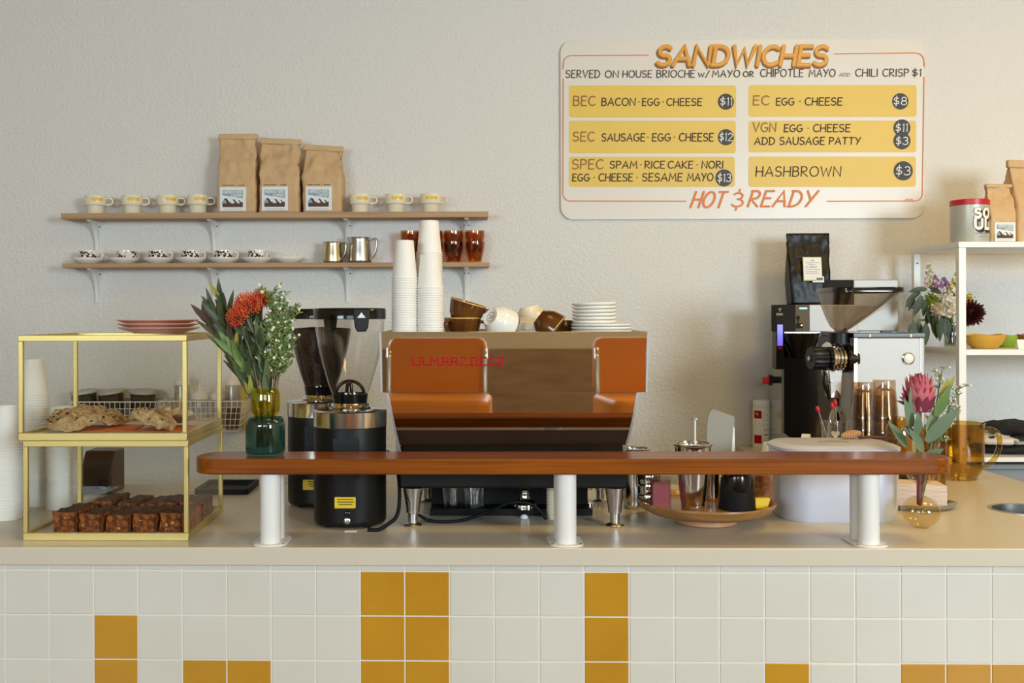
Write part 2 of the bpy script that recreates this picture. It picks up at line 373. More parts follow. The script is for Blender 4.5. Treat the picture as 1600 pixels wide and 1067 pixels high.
yel = {(1, 8), (1, 9), (1, 13), (2, 2), (2, 8), (2, 9), (2, 13), (3, 2), (3, 4), (3, 5), (3, 8), (3, 9), (3, 13), (3, 17), (3, 20), (3, 21), (3, 22),
       (4, 4), (4, 8), (4, 9), (4, 17), (5, 8), (5, 12), (5, 21)}
mb = MB(); mb.cur = 2; mb.box(-3.2, XE, YT+.0015, YT+.012, 0, ZC-.0435)
tilt = Matrix.Rotation(.0022, 4, 'Y')
g = .0011
for col in range(-18, 27):
    for row in range(0, 9):
        x0 = tx0+col*TS+g; x1 = x0+TS-2*g; zt = zrow+TS-(row)*TS+TS-g; zb = zt-TS+2*g
        if row == 0: zt = min(zt, zrow+TS+.03)
        if zb < 0 or x0 < -3.1 or x1 > XE: continue
        mb.cur = 1 if (row, col) in yel else 0
        n0 = mb.n(); b = .0022
        vs = [(x0, YT+.002, zb), (x1, YT+.002, zb), (x1, YT+.002, zt), (x0, YT+.002, zt), (x0+b, YT-.0005, zb+b), (x1-b, YT-.0005, zb+b), (x1-b, YT-.0005, zt-b), (x0+b, YT-.0005, zt-b)]
        mb.add(vs, [(4, 5, 6, 7), (0, 1, 5, 4), (1, 2, 6, 5), (2, 3, 7, 6), (3, 0, 4, 7)])
        for i in range(n0, mb.n()):
            v = mb.v[i]; v.z += (v.x-.0)*-.0022
            if v.z > ZC-.0436: v.z = ZC-.0436
o = mb.build('tiled_front', [M['tile_w'], M['tile_y'], M['grout']], cnt, smooth=0); o.location = (0, -2.56, 0)
mb = MB(); mb.box(-3.2, XE-.03, YT+.012, YB-.05, .0, ZC-.0435); mb.box(XI+.05, XE-.03, YB-.05, YW-.005, 0, ZC-.0435)
o = mb.build('carcass', M['wall'], cnt, smooth=0); o.location = (0, -2.56, 0)
# steel waste ring set into the worktop
t = thing('waste_chute', 'round steel waste chute ring set into the right end of the counter', 'waste chute', (HC.x, HC.y, ZC))
mb = MB(); mb.lathe([(HR+.006, .0003), (HR+.006, .002), (HR+.001, .0026), (HR-.003, .001), (HR-.003, -.043), (HR-.001, -.043), (HR-.001, .0003)], 48); mb.build('ring', M['steel'], t)
mb = MB(); mb.lathe([(HR-.0035, -.0425), (0, -.0425)], 40); mb.build('flap', M['black_m'], t)
# ================================================================ raised bar shelf
bx0, bx1 = at(310, 717, 2.625).x, at(1477, 717, 2.625).x
zb1 = ZZ(717.4, 2.552); zb0 = ZZ(741.8, 2.552)
by0, by1 = 2.552, 2.698; br = .062
bar = thing('raised_bar_shelf', 'long red-brown wooden bar shelf with rounded ends on white posts', 'bar shelf', ((bx0+bx1)/2, 2.625, ZC))
mb = MB(); mb.prism(rrect(bx0, bx1, by0, by1, br, 10), zb0, zb1, 'z')
o = mb.build('board', M['barwood'], bar, bevel=.003); o.location = -bar.location
for px in (422, 883.5, 1356):
    x = XX(px, 2.592); 
    for k, y in enumerate((2.592, 2.643)):
        mb = MB(); mb.lathe([(.0255, .004), (.0255, zb0-ZC), (0, zb0-ZC)], 32); o = mb.build('post', M['white'], bar, smooth=40); o.location = (x-bar.location.x, y-bar.location.y, 0)
    mb = MB(); out = rrect(-.042, .042, -.042, .093, .036, 6); mb.prism(out, 0, .0045, 'z')
    o = mb.build('base_flange', M['white'], bar, bevel=.001); o.location = (x-bar.location.x, 2.592-bar.location.y, 0)
    for sx, sy in ((-1, 0), (1, 0), (-1, 1), (1, 1)):
        mb = MB(); mb.lathe([(.0042, 0), (.0042, .001), (0, .0016)], 10); s_ = mb.build('screw', M['steel'], o); s_.location = (sx*.034, -.022+sy*.095, .0045)
# ================================================================ wall shelves
def bracket_bm():
    mb = MB(); d = .118; h = .145
    prof = [(0, 0), (-d, 0)]                     # in (y,z): from the wall out under the board
    out = [(-.002, 0), (-d, 0), (-d, -.004)]+[(-.034+.0-.0*i, 0) for i in []]
    cur = bez((-d, -.006, 0), (-.05, -.014, 0), (-.02, -.03, 0), (-.010, -h, 0), 12)
    out = [(-.0005, 0), (-d, 0)]+[(p.x, p.y) for p in cur]+[(-.0005, -h)]
    mb.prism(out, -.0035, .0035, 'x')            # web
    mb.box(-.012, .012, -.003, -.0004, -h-.002, 0); mb.box(-.010, .010, -d, 0, -.0028, 0)   # wall flange and shelf flange
    top = [Vector((0, p.x-.001, p.y)) for p in cur]
    for a, b in zip(top, top[1:]): mb.add([a+Vector((-.0075, 0, 0)), a+Vector((.0075, 0, 0)), b+Vector((.0065, 0, 0)), b+Vector((-.0065, 0, 0)), a+Vector((-.0075, .004, .001)), a+Vector((.0075, .004, .001)), b+Vector((.0065, .004, .001)), b+Vector((-.0065, .004, .001))],
        [(0, 1, 2, 3), (7, 6, 5, 4), (0, 4, 5, 1), (1, 5, 6, 2), (2, 6, 7, 3), (3, 7, 4, 0)])
    return mb
bk_me = None
def shelf(px0, px1, py_l, py_r, th, label):
    global bk_me
    Yf = 4.398; a = at(px0, py_l, Yf); b = at(px1, py_r, Yf)
    t = thing('wall_shelf', label, 'shelf', ((a.x+b.x)/2, YW, (a.z+b.z)/2)); t.rotation_euler = (0, -math.atan2(b.z-a.z, b.x-a.x), 0); L = (b.x-a.x)/2
    mb = MB(); mb.box(-L, L, -(YW-Yf), -.0005, -th, 0); mb.build('board', M['shelfwood'], t, bevel=.0015)
    for px in (152, 335.5, 544, 729):
        o = bracket_bm().build('bracket', M['white'], t, bevel=.0006, smooth=30); o.location = (XX(px, 4.53)-t.location.x, 0, -th)
        for sx, z in ((-.009, -.022), (.009, -.022), (0, -.139)):
            mb = MB(); mb.lathe([(.0032, 0), (.0028, .0012), (0, .0014)], 8); mb.xf(Matrix.Rotation(R(90), 4, 'X')); s_ = mb.build('screw', M['black'], o); s_.location = (sx, -.003, z)
    return t, (a.z+b.z)/2, (b.z-a.z)/(b.x-a.x)
SH1, ZS1, g1 = shelf(95, 763, 333.0, 330.0, .0245, 'upper pale wood wall shelf holding coffee bags and cream mugs')
SH2, ZS2, g2 = shelf(97, 765, 411.5, 409.5, .0185, 'lower pale wood wall shelf holding patterned cups, steel pitchers and amber glasses')
def on1(px, Y): x = XX(px, Y); return Vector((x, Y, ZS1+(x-SH1.location.x)*g1))
def on2(px, Y): x = XX(px, Y); return Vector((x, Y, ZS2+(x-SH2.location.x)*g2))
# ================================================================ painted sandwich sign
YS = YW-.014
c0, c1 = at(875.5, 62.8, YS), at(1445, 341, YS)
SO = Vector(((c0.x+c1.x)/2, YW, (c0.z+c1.z)/2))
sg = thing('menu_sign', 'large white painted sandwich menu sign with yellow panels on the wall', 'sign', SO)
mb = MB(); mb.prism(rrect(c0.x-SO.x, c1.x-SO.x, c1.z-SO.z, c0.z-SO.z, .055, 8), YS-SO.y, -.001, 'y'); mb.build('board', M['sign_w'], sg, bevel=.0015)
def smap(d): return lambda u, v: at(u, v, YS)-SO-Vector((0, d, 0))
def panel(x0, y0, x1, y1):
    mb = MB(); pp = [smap(.0010)(u, v) for u, v in rrect(x0, x1, y0, y1, 4, 4)]; mb.add(pp, [tuple(range(len(pp)))]); mb.build('yellow_panel', M['sign_y'], sg, smooth=0)
for a in ((889, 133.5, 1150, 183.5), (889, 188.5, 1149.5, 239.5), (889, 245, 1148, 292), (1169.5, 133, 1432, 182.5), (1169.5, 188.5, 1431.5, 238), (1169.5, 244.5, 1431, 292)): panel(*a)
mb = MB()
for kd, (cx, cy, r) in enumerate(((1134, 159, 12.6), (1134, 214.5, 12.6), (1131, 278, 13.4), (1406.5, 158.5, 12.8), (1409, 200, 13.4), (1409, 220, 13.4), (1411, 267, 15))):
    mb = MB(); mb.add([smap(.0016+kd*.0001)(cx+r*math.cos(2*PI*k/36), cy+r*math.sin(2*PI*k/36)) for k in range(36)], [tuple(range(36))]); mb.build('price_disc', M['chip'], sg, smooth=0)
d2 = smap(.0028)
mb = MB()
for tx, x0, x1, y, h in (('$11', 1125, 1143, 164.5, 11.5), ('$12', 1124, 1144, 220, 11.5), ('$13', 1121, 1141.5, 284, 12), ('$8', 1396, 1416, 164, 12), ('$11', 1399, 1417, 205.5, 11.5), ('$3', 1399.5, 1418, 226, 11.5), ('$3', 1399.5, 1421.5, 273.5, 13)):
    mb = MB(); letter(mb, tx, x0, x1, y, h, 1.5, d2, .05); mb.build('price_lettering', M['chalk'], sg, smooth=0)
mb = MB()
for tx, x0, x1, y, h in (('SERVED', 884, 937, 121.5, 11.5), ('ON', 945.5, 966, 121.3, 10.5), ('HOUSE', 973, 1018, 121, 10.5), ('BRIOCHE', 1026, 1085, 121, 11), ('w/', 1091, 1108, 120.5, 10), ('MAYO', 1113, 1155.5, 120.5, 10.5),
    ('OR', 1161, 1177, 120, 8), ('CHIPOTLE', 1188, 1254.5, 120, 11.5), ('MAYO', 1264, 1304.5, 120, 11.5), ('CHILI', 1336.5, 1370.5, 119.5, 11.5), ('CRISP', 1379, 1419, 119.5, 11.5), ('$1', 1425, 1438.5, 119, 10.5)):
    mb = MB(); letter(mb, tx, x0, x1, y, h, 1.35, d2, .04); mb.build('menu_lettering', M['ink'], sg, smooth=0)
for tx, x0, x1, y, h in (('BACON', 940, 992, 165, 11.5), ('.', 997, 999, 164, 10), ('EGG', 1003.5, 1029.5, 165, 11), ('.', 1035, 1037, 164, 10), ('CHEESE', 1041.5, 1096, 165, 11),
    ('SAUSAGE', 940, 1007, 220.5, 11.5), ('.', 1011, 1013, 219, 10), ('EGG', 1019, 1047, 220.5, 11.5), ('.', 1052.5, 1054.5, 219, 10), ('CHEESE', 1061, 1114, 220.5, 12),
    ('SPAM', 953, 995, 263, 11), ('.', 1000, 1002, 262, 10), ('RICE', 1007.5, 1038, 263, 11), ('CAKE', 1043.5, 1082, 263, 11), ('.', 1088, 1090, 262, 10), ('NORI', 1096.5, 1129, 263, 11),
    ('EGG', 894.5, 920.5, 283, 11), ('.', 927, 929, 282, 10), ('CHEESE', 935.5, 988, 283, 11.5), ('.', 994, 996, 282, 10), ('SESAME', 1003.5, 1065.5, 283, 12), ('MAYO', 1074, 1113.5, 282.5, 11.5),
    ('EGG', 1212.5, 1240, 164.5, 11), ('.', 1248.5, 1250.5, 163, 10), ('CHEESE', 1257.5, 1315, 164.5, 11.5), ('EGG', 1225, 1253, 206, 11), ('.', 1261, 1263, 205, 10), ('CHEESE', 1270.5, 1327.5, 206, 11.5),
    ('ADD', 1178.5, 1210, 226, 11), ('SAUSAGE', 1218, 1287.5, 226, 11.5), ('PATTY', 1295.5, 1343.5, 225.5, 10.5), ('HASHBROWN', 1181, 1313, 275.5, 15)):
    mb = MB(); letter(mb, tx, x0, x1, y, h, 1.6, d2, .06); mb.build('menu_lettering', M['ink'], sg, smooth=0)
mb = MB()
for tx, x0, x1, y, h in (('BEC', 895.5, 929.5, 165, 14.5), ('SEC', 895, 928, 220.5, 14), ('SPEC', 894, 942, 264, 14.5), ('EC', 1176.5, 1201, 164, 14), ('VGN', 1176, 1211.5, 206, 14)): mb = MB(); letter(mb, tx, x0, x1, y, h, 1.7, d2, .06); mb.build('item_code_lettering', M['brown_ink'], sg, smooth=0)
mb = MB(); letter(mb, 'ADD', 1311, 1328, 119.5, 5, .8, d2, .1); mb.build('small_lettering', M['grey_ink'], sg, smooth=0)
mb = MB(); letter(mb, 'SANDWICHES', 1024, 1289, 104.5, 29, 7.0, smap(.0012), .16, sp=.2); mb.build('title_shadow', M['brown_ink'], sg, smooth=0)
mb = MB(); letter(mb, 'SANDWICHES', 1026.5, 1290, 101.5, 29, 6.2, smap(.0026), .16, sp=.2); mb.build('title_lettering', M['gold_ink'], sg, smooth=0)
mb = MB(); letter(mb, 'SANDWICHES', 1026.3, 1289.8, 101.2, 29, 1.0, smap(.0038), .16, sp=.2); mb.build('title_highlight', P('title_highlight', (240, 186, 84), .4), sg, smooth=0)
mb = MB()
letter(mb, 'HOT', 1079, 1129, 324, 24, 3.4, d2, .34); letter(mb, '&', 1144, 1160, 323.5, 22, 2.8, d2, .12); letter(mb, 'READY', 1168, 1270, 322.5, 24, 3.4, d2, .34)
bl = [[(1013, 86.3), (895, 87)]+arc(893, 100, 13, 13, -90, -180)+[(880, 108)], [(880, 123), (879.5, 302)]+arc(891, 302.5, 11.5, 11.5, 180, 90)+[(1072, 314.3)],
      [(1303, 84.3), (1430, 82.8)]+arc(1430, 96, 13.5, 13, -90, 0)+[(1444, 104)], [(1443.5, 121), (1441, 300)]+arc(1430, 302, 11, 12, 0, 90)+[(1292, 314.3)]]
for k, pl in enumerate(bl): ribbon(mb, pl, 1.3, d2)
ribbon(mb, [(1414, 313), (1417, 310.5), (1420, 313), (1423, 310.8), (1426, 312.5)], .7, d2)
mb.build('orange_lettering', M['org_ink'], sg, smooth=0)
for px, py in ((1160, 67.5), (1160, 333)):
    mb = MB(); mb.lathe([(.0035, 0), (.0028, .0015), (0, .002)], 10); mb.xf(Matrix.Rotation(R(90), 4, 'X')); o = mb.build('screw', M['steel'], sg); o.location = at(px, py, YS)-SO
# ================================================================ things on the wall shelves
def ring_handle(mb, c, r, w, th, seg=14, a0=-100, a1=100):
    """D-shaped handle standing out along +x from point c"""
    pts = [Vector(c)+Vector((r*1.05*math.cos(R(a)), 0, r*math.sin(R(a)))) for a in [a0+(a1-a0)*i/12 for i in range(13)]]
    mb.tube(pts, th, 8)
def make_mug():
    t = thing('stacking_mug', 'x', 'mug')
    mb = MB(); mb.lathe([(0,.0), (.033,0), (.036,.003), (.0365,.033), (.0385,.0355), (.0435,.037), (.045,.040), (.0452,.078), (.0445,.0795), (.0435,.078), (.0425,.042), (.034,.034), (.032,.006), (0,.005)], 40)
    mb.build('body', M['cream'], t, smooth=50)
    mb = MB(); pts = [(.044, 0, .068), (.056, 0, .0685), (.067, 0, .066), (.0715, 0, .056), (.068, 0, .045), (.056, 0, .041), (.044, 0, .042)]
    mb.tube(spline(pts, 5), .0042, 8); mb.build('handle', M['cream'], t, smooth=180)
    mb = MB(); letter(mb, "GLENN'S", .0, .046, .055, .0105, .0042, lambda u, v: (.0458*math.sin(u/.0456-.12), -.0458*math.cos(u/.0456-.12), v), 0, False, .22)
    mb.build('lettering', M['yellow_ink'], t, smooth=0); return t
mug = make_mug(); YM = 4.463
mugs = [(149.5, 'cream stacking mug with yellow lettering, first at the far left of the upper shelf'), (207, 'cream stacking mug with yellow lettering, second from the left on the upper shelf'),
    (262.5, 'cream stacking mug with yellow lettering, third from the left on the upper shelf'), (309.5, 'cream stacking mug with yellow lettering, just left of the kraft coffee bags'),
    (563, 'cream stacking mug with yellow lettering, just right of the kraft coffee bags'), (618.5, 'cream stacking mug with yellow lettering, middle of the three right of the bags'), (673.5, 'cream stacking mug with yellow lettering, at the right end of the upper shelf')]
for i, (px, lb) in enumerate(mugs):
    o = mug if i == 0 else copy_tree(mug); o.location = on1(px, YM); o.rotation_euler.z = R([6, 4, 12, 4, -2, -8, -14][i]); tag(o, lb, group='cream mugs on the upper shelf')
# patterned cups on saucers
def pattern_mat():
    t = NT('berry_pattern_china'); t.b.inputs['Roughness'].default_value = .12; tc = t.n('ShaderNodeTexCoord')
    mp = t.n('ShaderNodeMapping'); mp.inputs['Scale'].default_value = (1, 1, 1); t.l(tc.outputs['Object'], mp.inputs[0])
    vo = t.n('ShaderNodeTexVoronoi', Scale=105.0); t.l(mp.outputs[0], vo.inputs['Vector']); lt = t.n('ShaderNodeMath', operation='LESS_THAN'); lt.inputs[1].default_value = .56; t.l(vo.outputs['Distance'], lt.inputs[0])
    nz = t.n('ShaderNodeTexNoise', Scale=34.0, Detail=1.0); t.l(tc.outputs['Object'], nz.inputs['Vector']); g2 = t.n('ShaderNodeMath', operation='GREATER_THAN'); g2.inputs[1].default_value = .40; t.l(nz.outputs[0], g2.inputs[0])
    sx = t.n('ShaderNodeSeparateXYZ'); t.l(tc.outputs['Object'], sx.inputs[0])
    a = t.n('ShaderNodeMath', operation='GREATER_THAN'); a.inputs[1].default_value = .0135; t.l(sx.outputs[2], a.inputs[0]); b = t.n('ShaderNodeMath', operation='LESS_THAN'); b.inputs[1].default_value = .047; t.l(sx.outputs[2], b.inputs[0])
    m1 = t.n('ShaderNodeMath', operation='MULTIPLY'); m2 = t.n('ShaderNodeMath', operation='MULTIPLY'); m3 = t.n('ShaderNodeMath', operation='MULTIPLY')
    t.l(a.outputs[0], m1.inputs[0]); t.l(b.outputs[0], m1.inputs[1]); t.l(lt.outputs[0], m2.inputs[0]); t.l(g2.outputs[0], m2.inputs[1]); t.l(m1.outputs[0], m3.inputs[0]); t.l(m2.outputs[0], m3.inputs[1])
    rp = t.n('ShaderNodeValToRGB'); rp.color_ramp.elements[0].color = lin((58, 22, 24)); rp.color_ramp.elements[1].color = lin((112, 30, 34)); t.l(vo.outputs['Color'], rp.inputs[0])
    mx = t.n('ShaderNodeMix', data_type='RGBA'); mx.inputs[6].default_value = lin((240, 238, 232)); t.l(m3.outputs[0], mx.inputs[0]); t.l(rp.outputs[0], mx.inputs[7]); t.l(mx.outputs[2], t.b.inputs['Base Color']); return t.m
M['berry'] = pattern_mat()
sau = None; cup = None; YS2 = 4.466
spx = [138, 194, 247.5, 299, 350, 401.5, 452]
cpx = [139.5, 198, 248, 299.5, 350.5, 403]
for i, px in enumerate(spx):
    nm = ['first', 'second', 'third', 'fourth', 'fifth', 'sixth'][i] if i < 6 else ''
    if sau is None:
        mb = MB(); mb.lathe([(0,.002), (.036,.0), (.040,.002), (.058,.013), (.0655,.021), (.0655,.0245), (.062,.0235), (.054,.0155), (.038,.0055), (0,.0055)], 40); sau = mb.build('saucer', M['china'], smooth=60); o = sau
    else: o = sau.copy(); COL.objects.link(o)
    o.location = on2(px, YS2)
    tag(o, ('white saucer under the %s berry patterned cup from the left, lower shelf' % nm) if i < 6 else 'empty white saucer beside the small steel pitcher on the lower shelf', 'saucer', 'white saucers on the lower shelf')
for i, px in enumerate(cpx):
    if cup is None:
        cup = thing('espresso_cup', 'x', 'cup')
        mb = MB(); mb.lathe([(0,0), (.026,0), (.028,.002), (.0365,.014), (.0395,.024), (.0405,.049), (.0405,.0505), (.0392,.049), (.0375,.024), (.028,.007), (0,.006)], 40); mb.build('body', M['berry'], cup, smooth=60)
        mb = MB(); mb.tube(spline([(.039,0,.042), (.048,0,.0445), (.0565,0,.038), (.0575,0,.028), (.051,0,.018), (.0385,0,.018)], 5), .0032, 8); mb.build('handle', M['china'], cup, smooth=180); o = cup
    else: o = copy_tree(cup)
    p = on2(px, YS2); o.location = p+Vector((0, 0, .0056)); o.rotation_euler.z = R([0, -72, 5, 2, 4, -38][i])
    tag(o, 'white cup with dark red berry pattern, %s from the left on the lower shelf' % ['first', 'second', 'third', 'fourth', 'fifth', 'sixth'][i], 'cup', 'berry patterned cups on saucers')
# steel milk pitchers
M['steel_b'] = P('brassy_steel', (206, 194, 162), .25, 1)
def pitcher(px, s, label, Y=4.462, rz=0, mat='steel'):
    t = thing('milk_pitcher', label, 'pitcher', on2(px, Y), rz)
    def rad(a):
        d = abs((a-PI+PI) % (2*PI)-PI); return 1
    mb = MB(); pr = [(0,.0), (.046,0), (.049,.004), (.0495,.012), (.047,.05), (.0425,.09), (.0425,.104), (.044,.109), (.0425,.1085), (.041,.104), (.041,.09), (.0455,.05), (.047,.012), (0,.006)]
    mb.lathe([(r*s, z*s) for r, z in pr], 40)
    for v in mb.v:                       # pouring lip on the side away from the handle
        if v.z > .085*s:
            a = math.atan2(v.y, -v.x); k = max(0, 1-abs(a)/.55); f = (v.z-.085*s)/(.024*s); v.x -= .016*s*k*k*f; v.z += .006*s*k*k*f
    mb.build('body', M[mat], t, smooth=50)
    mb = MB(); mb.tube([Vector(q)*s for q in spline([(.042,0,.098), (.058,0,.102), (.07,0,.1), (.0735,0,.085), (.068,0,.05), (.056,0,.026), (.045,0,.02)], 5)], .0042*s, 8)
    for v in mb.v: v.y *= 2.0
    mb.build('handle', M[mat], t, smooth=180); return t
pitcher(520.5, .83, 'small brassy steel milk pitcher, left of the larger pitcher on the lower shelf', rz=R(-18), mat='steel_b')
pitcher(563, 1.0, 'larger bright steel milk pitcher with handle, on the lower shelf', rz=R(-10))
# amber tumblers, stacked in pairs
tum = None
def tumbler(p, label, mat):
    global tum
    if tum is None:
        def rad(a): return 1
        mb = MB(); n = 9
        mb.lathe([(0,.0), (.0265,0), (.0285,.004)], n*4); pr = [(.0285,.004), (.034,.03), (.0385,.052), (.0395,.058)]
        mb = MB()
        def fac(z):
            return lambda a: 1-.07*max(0, 1-z/.055)*(abs(math.cos(a*n/2)) > .0)*(1-abs(math.cos(a*n/2)))*-1-.05
        rows = [(0,.0), (.0262,0)]+[(.0262+.0133*(z/.058)**.8, z) for z in (.004,.014,.026,.038,.048,.056)]+[(.0405,.064), (.041,.0895), (.0404,.0905), (.0388,.0895), (.0383,.064), (.0365,.05), (.027,.010), (0,.008)]
        N = n*4; vs = []
        mb.lathe(rows, N)
        for v in mb.v:
            r = math.hypot(v.x, v.y)
            if r > .02 and v.z < .058 and not (.0265 < r < .0382 and False):
                a = math.atan2(v.y, v.x); k = math.cos(PI/n)/math.cos(((a+PI/n) % (2*PI/n))-PI/n); f = 1-(v.z/.058)**6
                v.x *= 1+(k-1)*f; v.y *= 1+(k-1)*f
        tum = mb.build('tumbler', M[mat], smooth=25); o = tum
    else: o = tum.copy(); COL.objects.link(o)
    o.location = p; o.rotation_euler.z = random.uniform(0, .5)
    return tag(o, label, 'glass', 'amber tumblers on the lower shelf')
random.seed(4)
for px, wh in ((641, 'behind the paper cups'), (686, 'half hidden by the cups'), (709, 'second stack from the right end'), (742.5, 'at the right end')):
    p = on2(px, 4.464+(.03 if px in (686,) else 0))
    if px == 686: p = on2(677, 4.464)
    tumbler(p, 'lower amber tumbler of the pair %s of the lower shelf' % wh if 'paper' not in wh else 'lower amber tumbler of the stacked pair %s' % wh, 'amber_d')
    tumbler(p+Vector((0, 0, .0455)), 'upper amber tumbler of the pair %s of the lower shelf' % wh if 'paper' not in wh else 'upper amber tumbler of the stacked pair %s' % wh, 'amber_d')
# ---------------------------------------------------------------- kraft coffee bags
M['lab_blue'] = P('label_blue', (128, 160, 176), .5); M['lab_brown'] = P('label_brown', (78, 50, 36), .6); M['lab_white'] = P('label_white', (226, 228, 228), .45); M['lab_dark'] = P('label_dark', (38, 40, 44), .6)
def bag_mesh(wd, h, d, seed, squash=.5, amp=.008, lean=0, topd=.012, gus=.3):
    mb = MB(); N = 56; K = 30; rows = []
    for k in range(K+1):
        t = k/K; z = h*t
        f = min(1, max(0, (t-squash)/(1-squash))); f = f*f*(3-2*f)
        dd = d*(1-f)+topd*f; ww = wd*(1+.02*math.sin(t*7+seed))
        ww *= .985 if t < .02 else 1; row = []
        out = rrect(-ww/2, ww/2, -dd/2, dd/2, min(.008, dd*.45), 3)
        # resample the outline evenly
        L = []; tot = 0
        for i in range(len(out)): a = Vector(out[i]); b = Vector(out[(i+1) % len(out)]); L.append((tot, a, b)); tot += (b-a).length
        for i in range(N):
            s = tot*i/N; 
            for (s0, a, b) in L:
                ln = (b-a).length
                if s0 <= s <= s0+ln+1e-9: q = a+(b-a)*((s-s0)/ln if ln else 0); break
            x, y = q.x, q.y
            side = max(0, abs(x)/(ww/2)-.8)/.2
            x -= math.copysign(1, x)*gus*d*.4*f*side*(1-abs(y)/(dd/2+1e-6))
            c = Vector((x*14+seed*7.3, y*14, z*11)); nn = noise.noise(c)*amp+noise.noise(c*2.7)*amp*.55+(abs(noise.noise(c*1.6+Vector((3, 1, 7))))-.25)*amp*1.1
            cr = noise.noise(Vector((x*22+z*9+seed, z*16-x*6, seed*2.2))); nn += (abs(cr)-.3)*amp*1.5
            env = min(1, t*7)*(.35+.65*min(1, .15+1.2*t))
            nr = Vector((q.x/(ww/2), q.y/(dd/2+1e-6))); 
            if abs(nr.y) > abs(nr.x): y += math.copysign(1, y)*nn*env
            else: x += math.copysign(1, x)*nn*env*.7
            row.append(Vector((x, y+lean*t*t, z)))
        rows.append(row)
    vs = sum(rows, []); fs = []
    for k in range(K):
        for i in range(N): j = (i+1) % N; fs.append((k*N+i, k*N+j, (k+1)*N+j, (k+1)*N+i))
    fs.append(tuple(range(N-1, -1, -1))); fs.append(tuple(K*N+i for i in range(N))); mb.add(vs, fs); return mb
def coffee_label(t, w, h, yf, x0, z0, big=True):
    """printed label: white sheet, blue block with lettering, hills and a brown band; x0,z0 lower left"""
    k = w/41.0
    def mp(off): return lambda u, v: Vector((x0+u*k, yf-off, z0+(38-v)*k*(h/(38*k))))
    mb = MB(); mb.prism([(mp(0)(u, v).x, mp(0)(u, v).z) for u, v in ((0, 38), (41, 38), (41, 0), (0, 0))], yf-.0012, yf+.001, 'y'); mb.build('label_sheet', M['lab_white'], t, smooth=0)
    mb = MB(); mb.add([mp(.002)(*q) for q in ((4, 5), (36, 5), (36, 18), (4, 13))], [(0, 1, 2, 3)]); mb.build('label_blue_block', M['lab_blue'], t, smooth=0)
    mb = MB()
    mb.add([mp(.0018)(*q) for q in ((4, 24), (36, 24), (36, 32), (4, 32))], [(0, 1, 2, 3)]); mb.build('label_brown_band', M['lab_brown'], t, smooth=0)
    for cx, w_, hh in ((9, 12, 8), (21.5, 9, 6.5), (30, 6, 5)):
        mb = MB(); pts = [(cx-w_/2, 26)]+[(cx-w_/2+w_*i/10, 26-hh*math.sin(PI*i/10)**.8) for i in range(1, 10)]+[(cx+w_/2, 26)]
        mb.add([mp(.0022)(*q) for q in pts], [tuple(range(len(pts)))]); mb.build('label_hill', M['lab_dark'], t, smooth=0)
        mb = MB(); pts = [(cx-w_/2, 26)]+[(cx-w_/2+w_*.7*i/10, 26-hh*.8*math.sin(PI*i/10)**.9) for i in range(1, 10)]+[(cx+w_*.2, 26)]
        mb.add([mp(.0026)(*q) for q in pts], [tuple(range(len(pts)))]); mb.build('label_hill_face', M['lab_blue'] if cx == 9 else M['lab_white'], t, smooth=0)
    mb = MB(); letter(mb, 'HERKIMER', 5.5, 34.5, 10.3, 4.2, .95, mp(.003)); letter(mb, 'COFFEE', 17.5, 34.5, 15.6, 3.6, .85, mp(.003)); mb.build('label_lettering', M['lab_white'], t, smooth=0)
    mb = MB(); letter(mb, 'SUMPTUOUS COFFEE', 6, 36, 36, 1.0, .35, mp(.003)) if False else None
    ribbon(mb, [(6, 35.4), (35, 35.4)], .5, mp(.003)); mb.build('label_small_print', M['grey_ink'], t, smooth=0)
def coffee_bag(p, wd, h, d, seed, label, fold=.022, lab=(.11, .1), labx=None, rz=0, squash=.45, stamp=True, foldtilt=0, amp=.009, group='kraft coffee bags'):
    t = thing('coffee_bag', label, 'coffee bag', p, rz, group)
    bag_mesh(wd, h-.004, d, seed, squash, amp).build('body', M['kraft'], t, smooth=180)
    mb = MB(); n0 = 0; mb.box(-wd/2-.002, wd/2+.002, -.014, .004, -fold, .002); mb.xf(Matrix.Translation((0, 0, h))@Matrix.Rotation(foldtilt, 4, 'Y'))
    mb.build('folded_top', M['kraft'], t, bevel=.004, smooth=60)
    if lab:
        x0 = -wd/2+.014 if labx is None else labx
        coffee_label(t, lab[0], lab[1], -d/2-.0045, x0, .006)
        if stamp:
            mb = MB(); mp = lambda u, v: Vector((u, -d/2-.0052, v))
            for a_, b_ in ((.010, .028), (.031, .036), (.039, .060), (.078, .084), (.088, .102)):
                n = max(4, int((b_-a_)/.0016)); ribbon(mb, [(x0+a_+(b_-a_)*i/n, .006+lab[1]+.0075+(.0016 if i % 2 else -.0012)) for i in range(n+1)], .0013, mp)
            mb.build('stamp_lettering', M['ink'], t, smooth=0)
    return t
SP = 4.45/F
coffee_bag(on1(373.5, 4.455), 60*SP, 124*SP, .105, 1, 'tallest kraft coffee bag, left of three on the upper shelf')
coffee_bag(on1(440, 4.455), 63*SP, 116*SP, .115, 2.7, 'crumpled kraft coffee bag, middle of three on the upper shelf', foldtilt=R(2), amp=.012)
coffee_bag(on1(506.5, 4.455), 61*SP, 105*SP, .11, 4.1, 'shortest kraft coffee bag, right of three on the upper shelf', foldtilt=R(3))
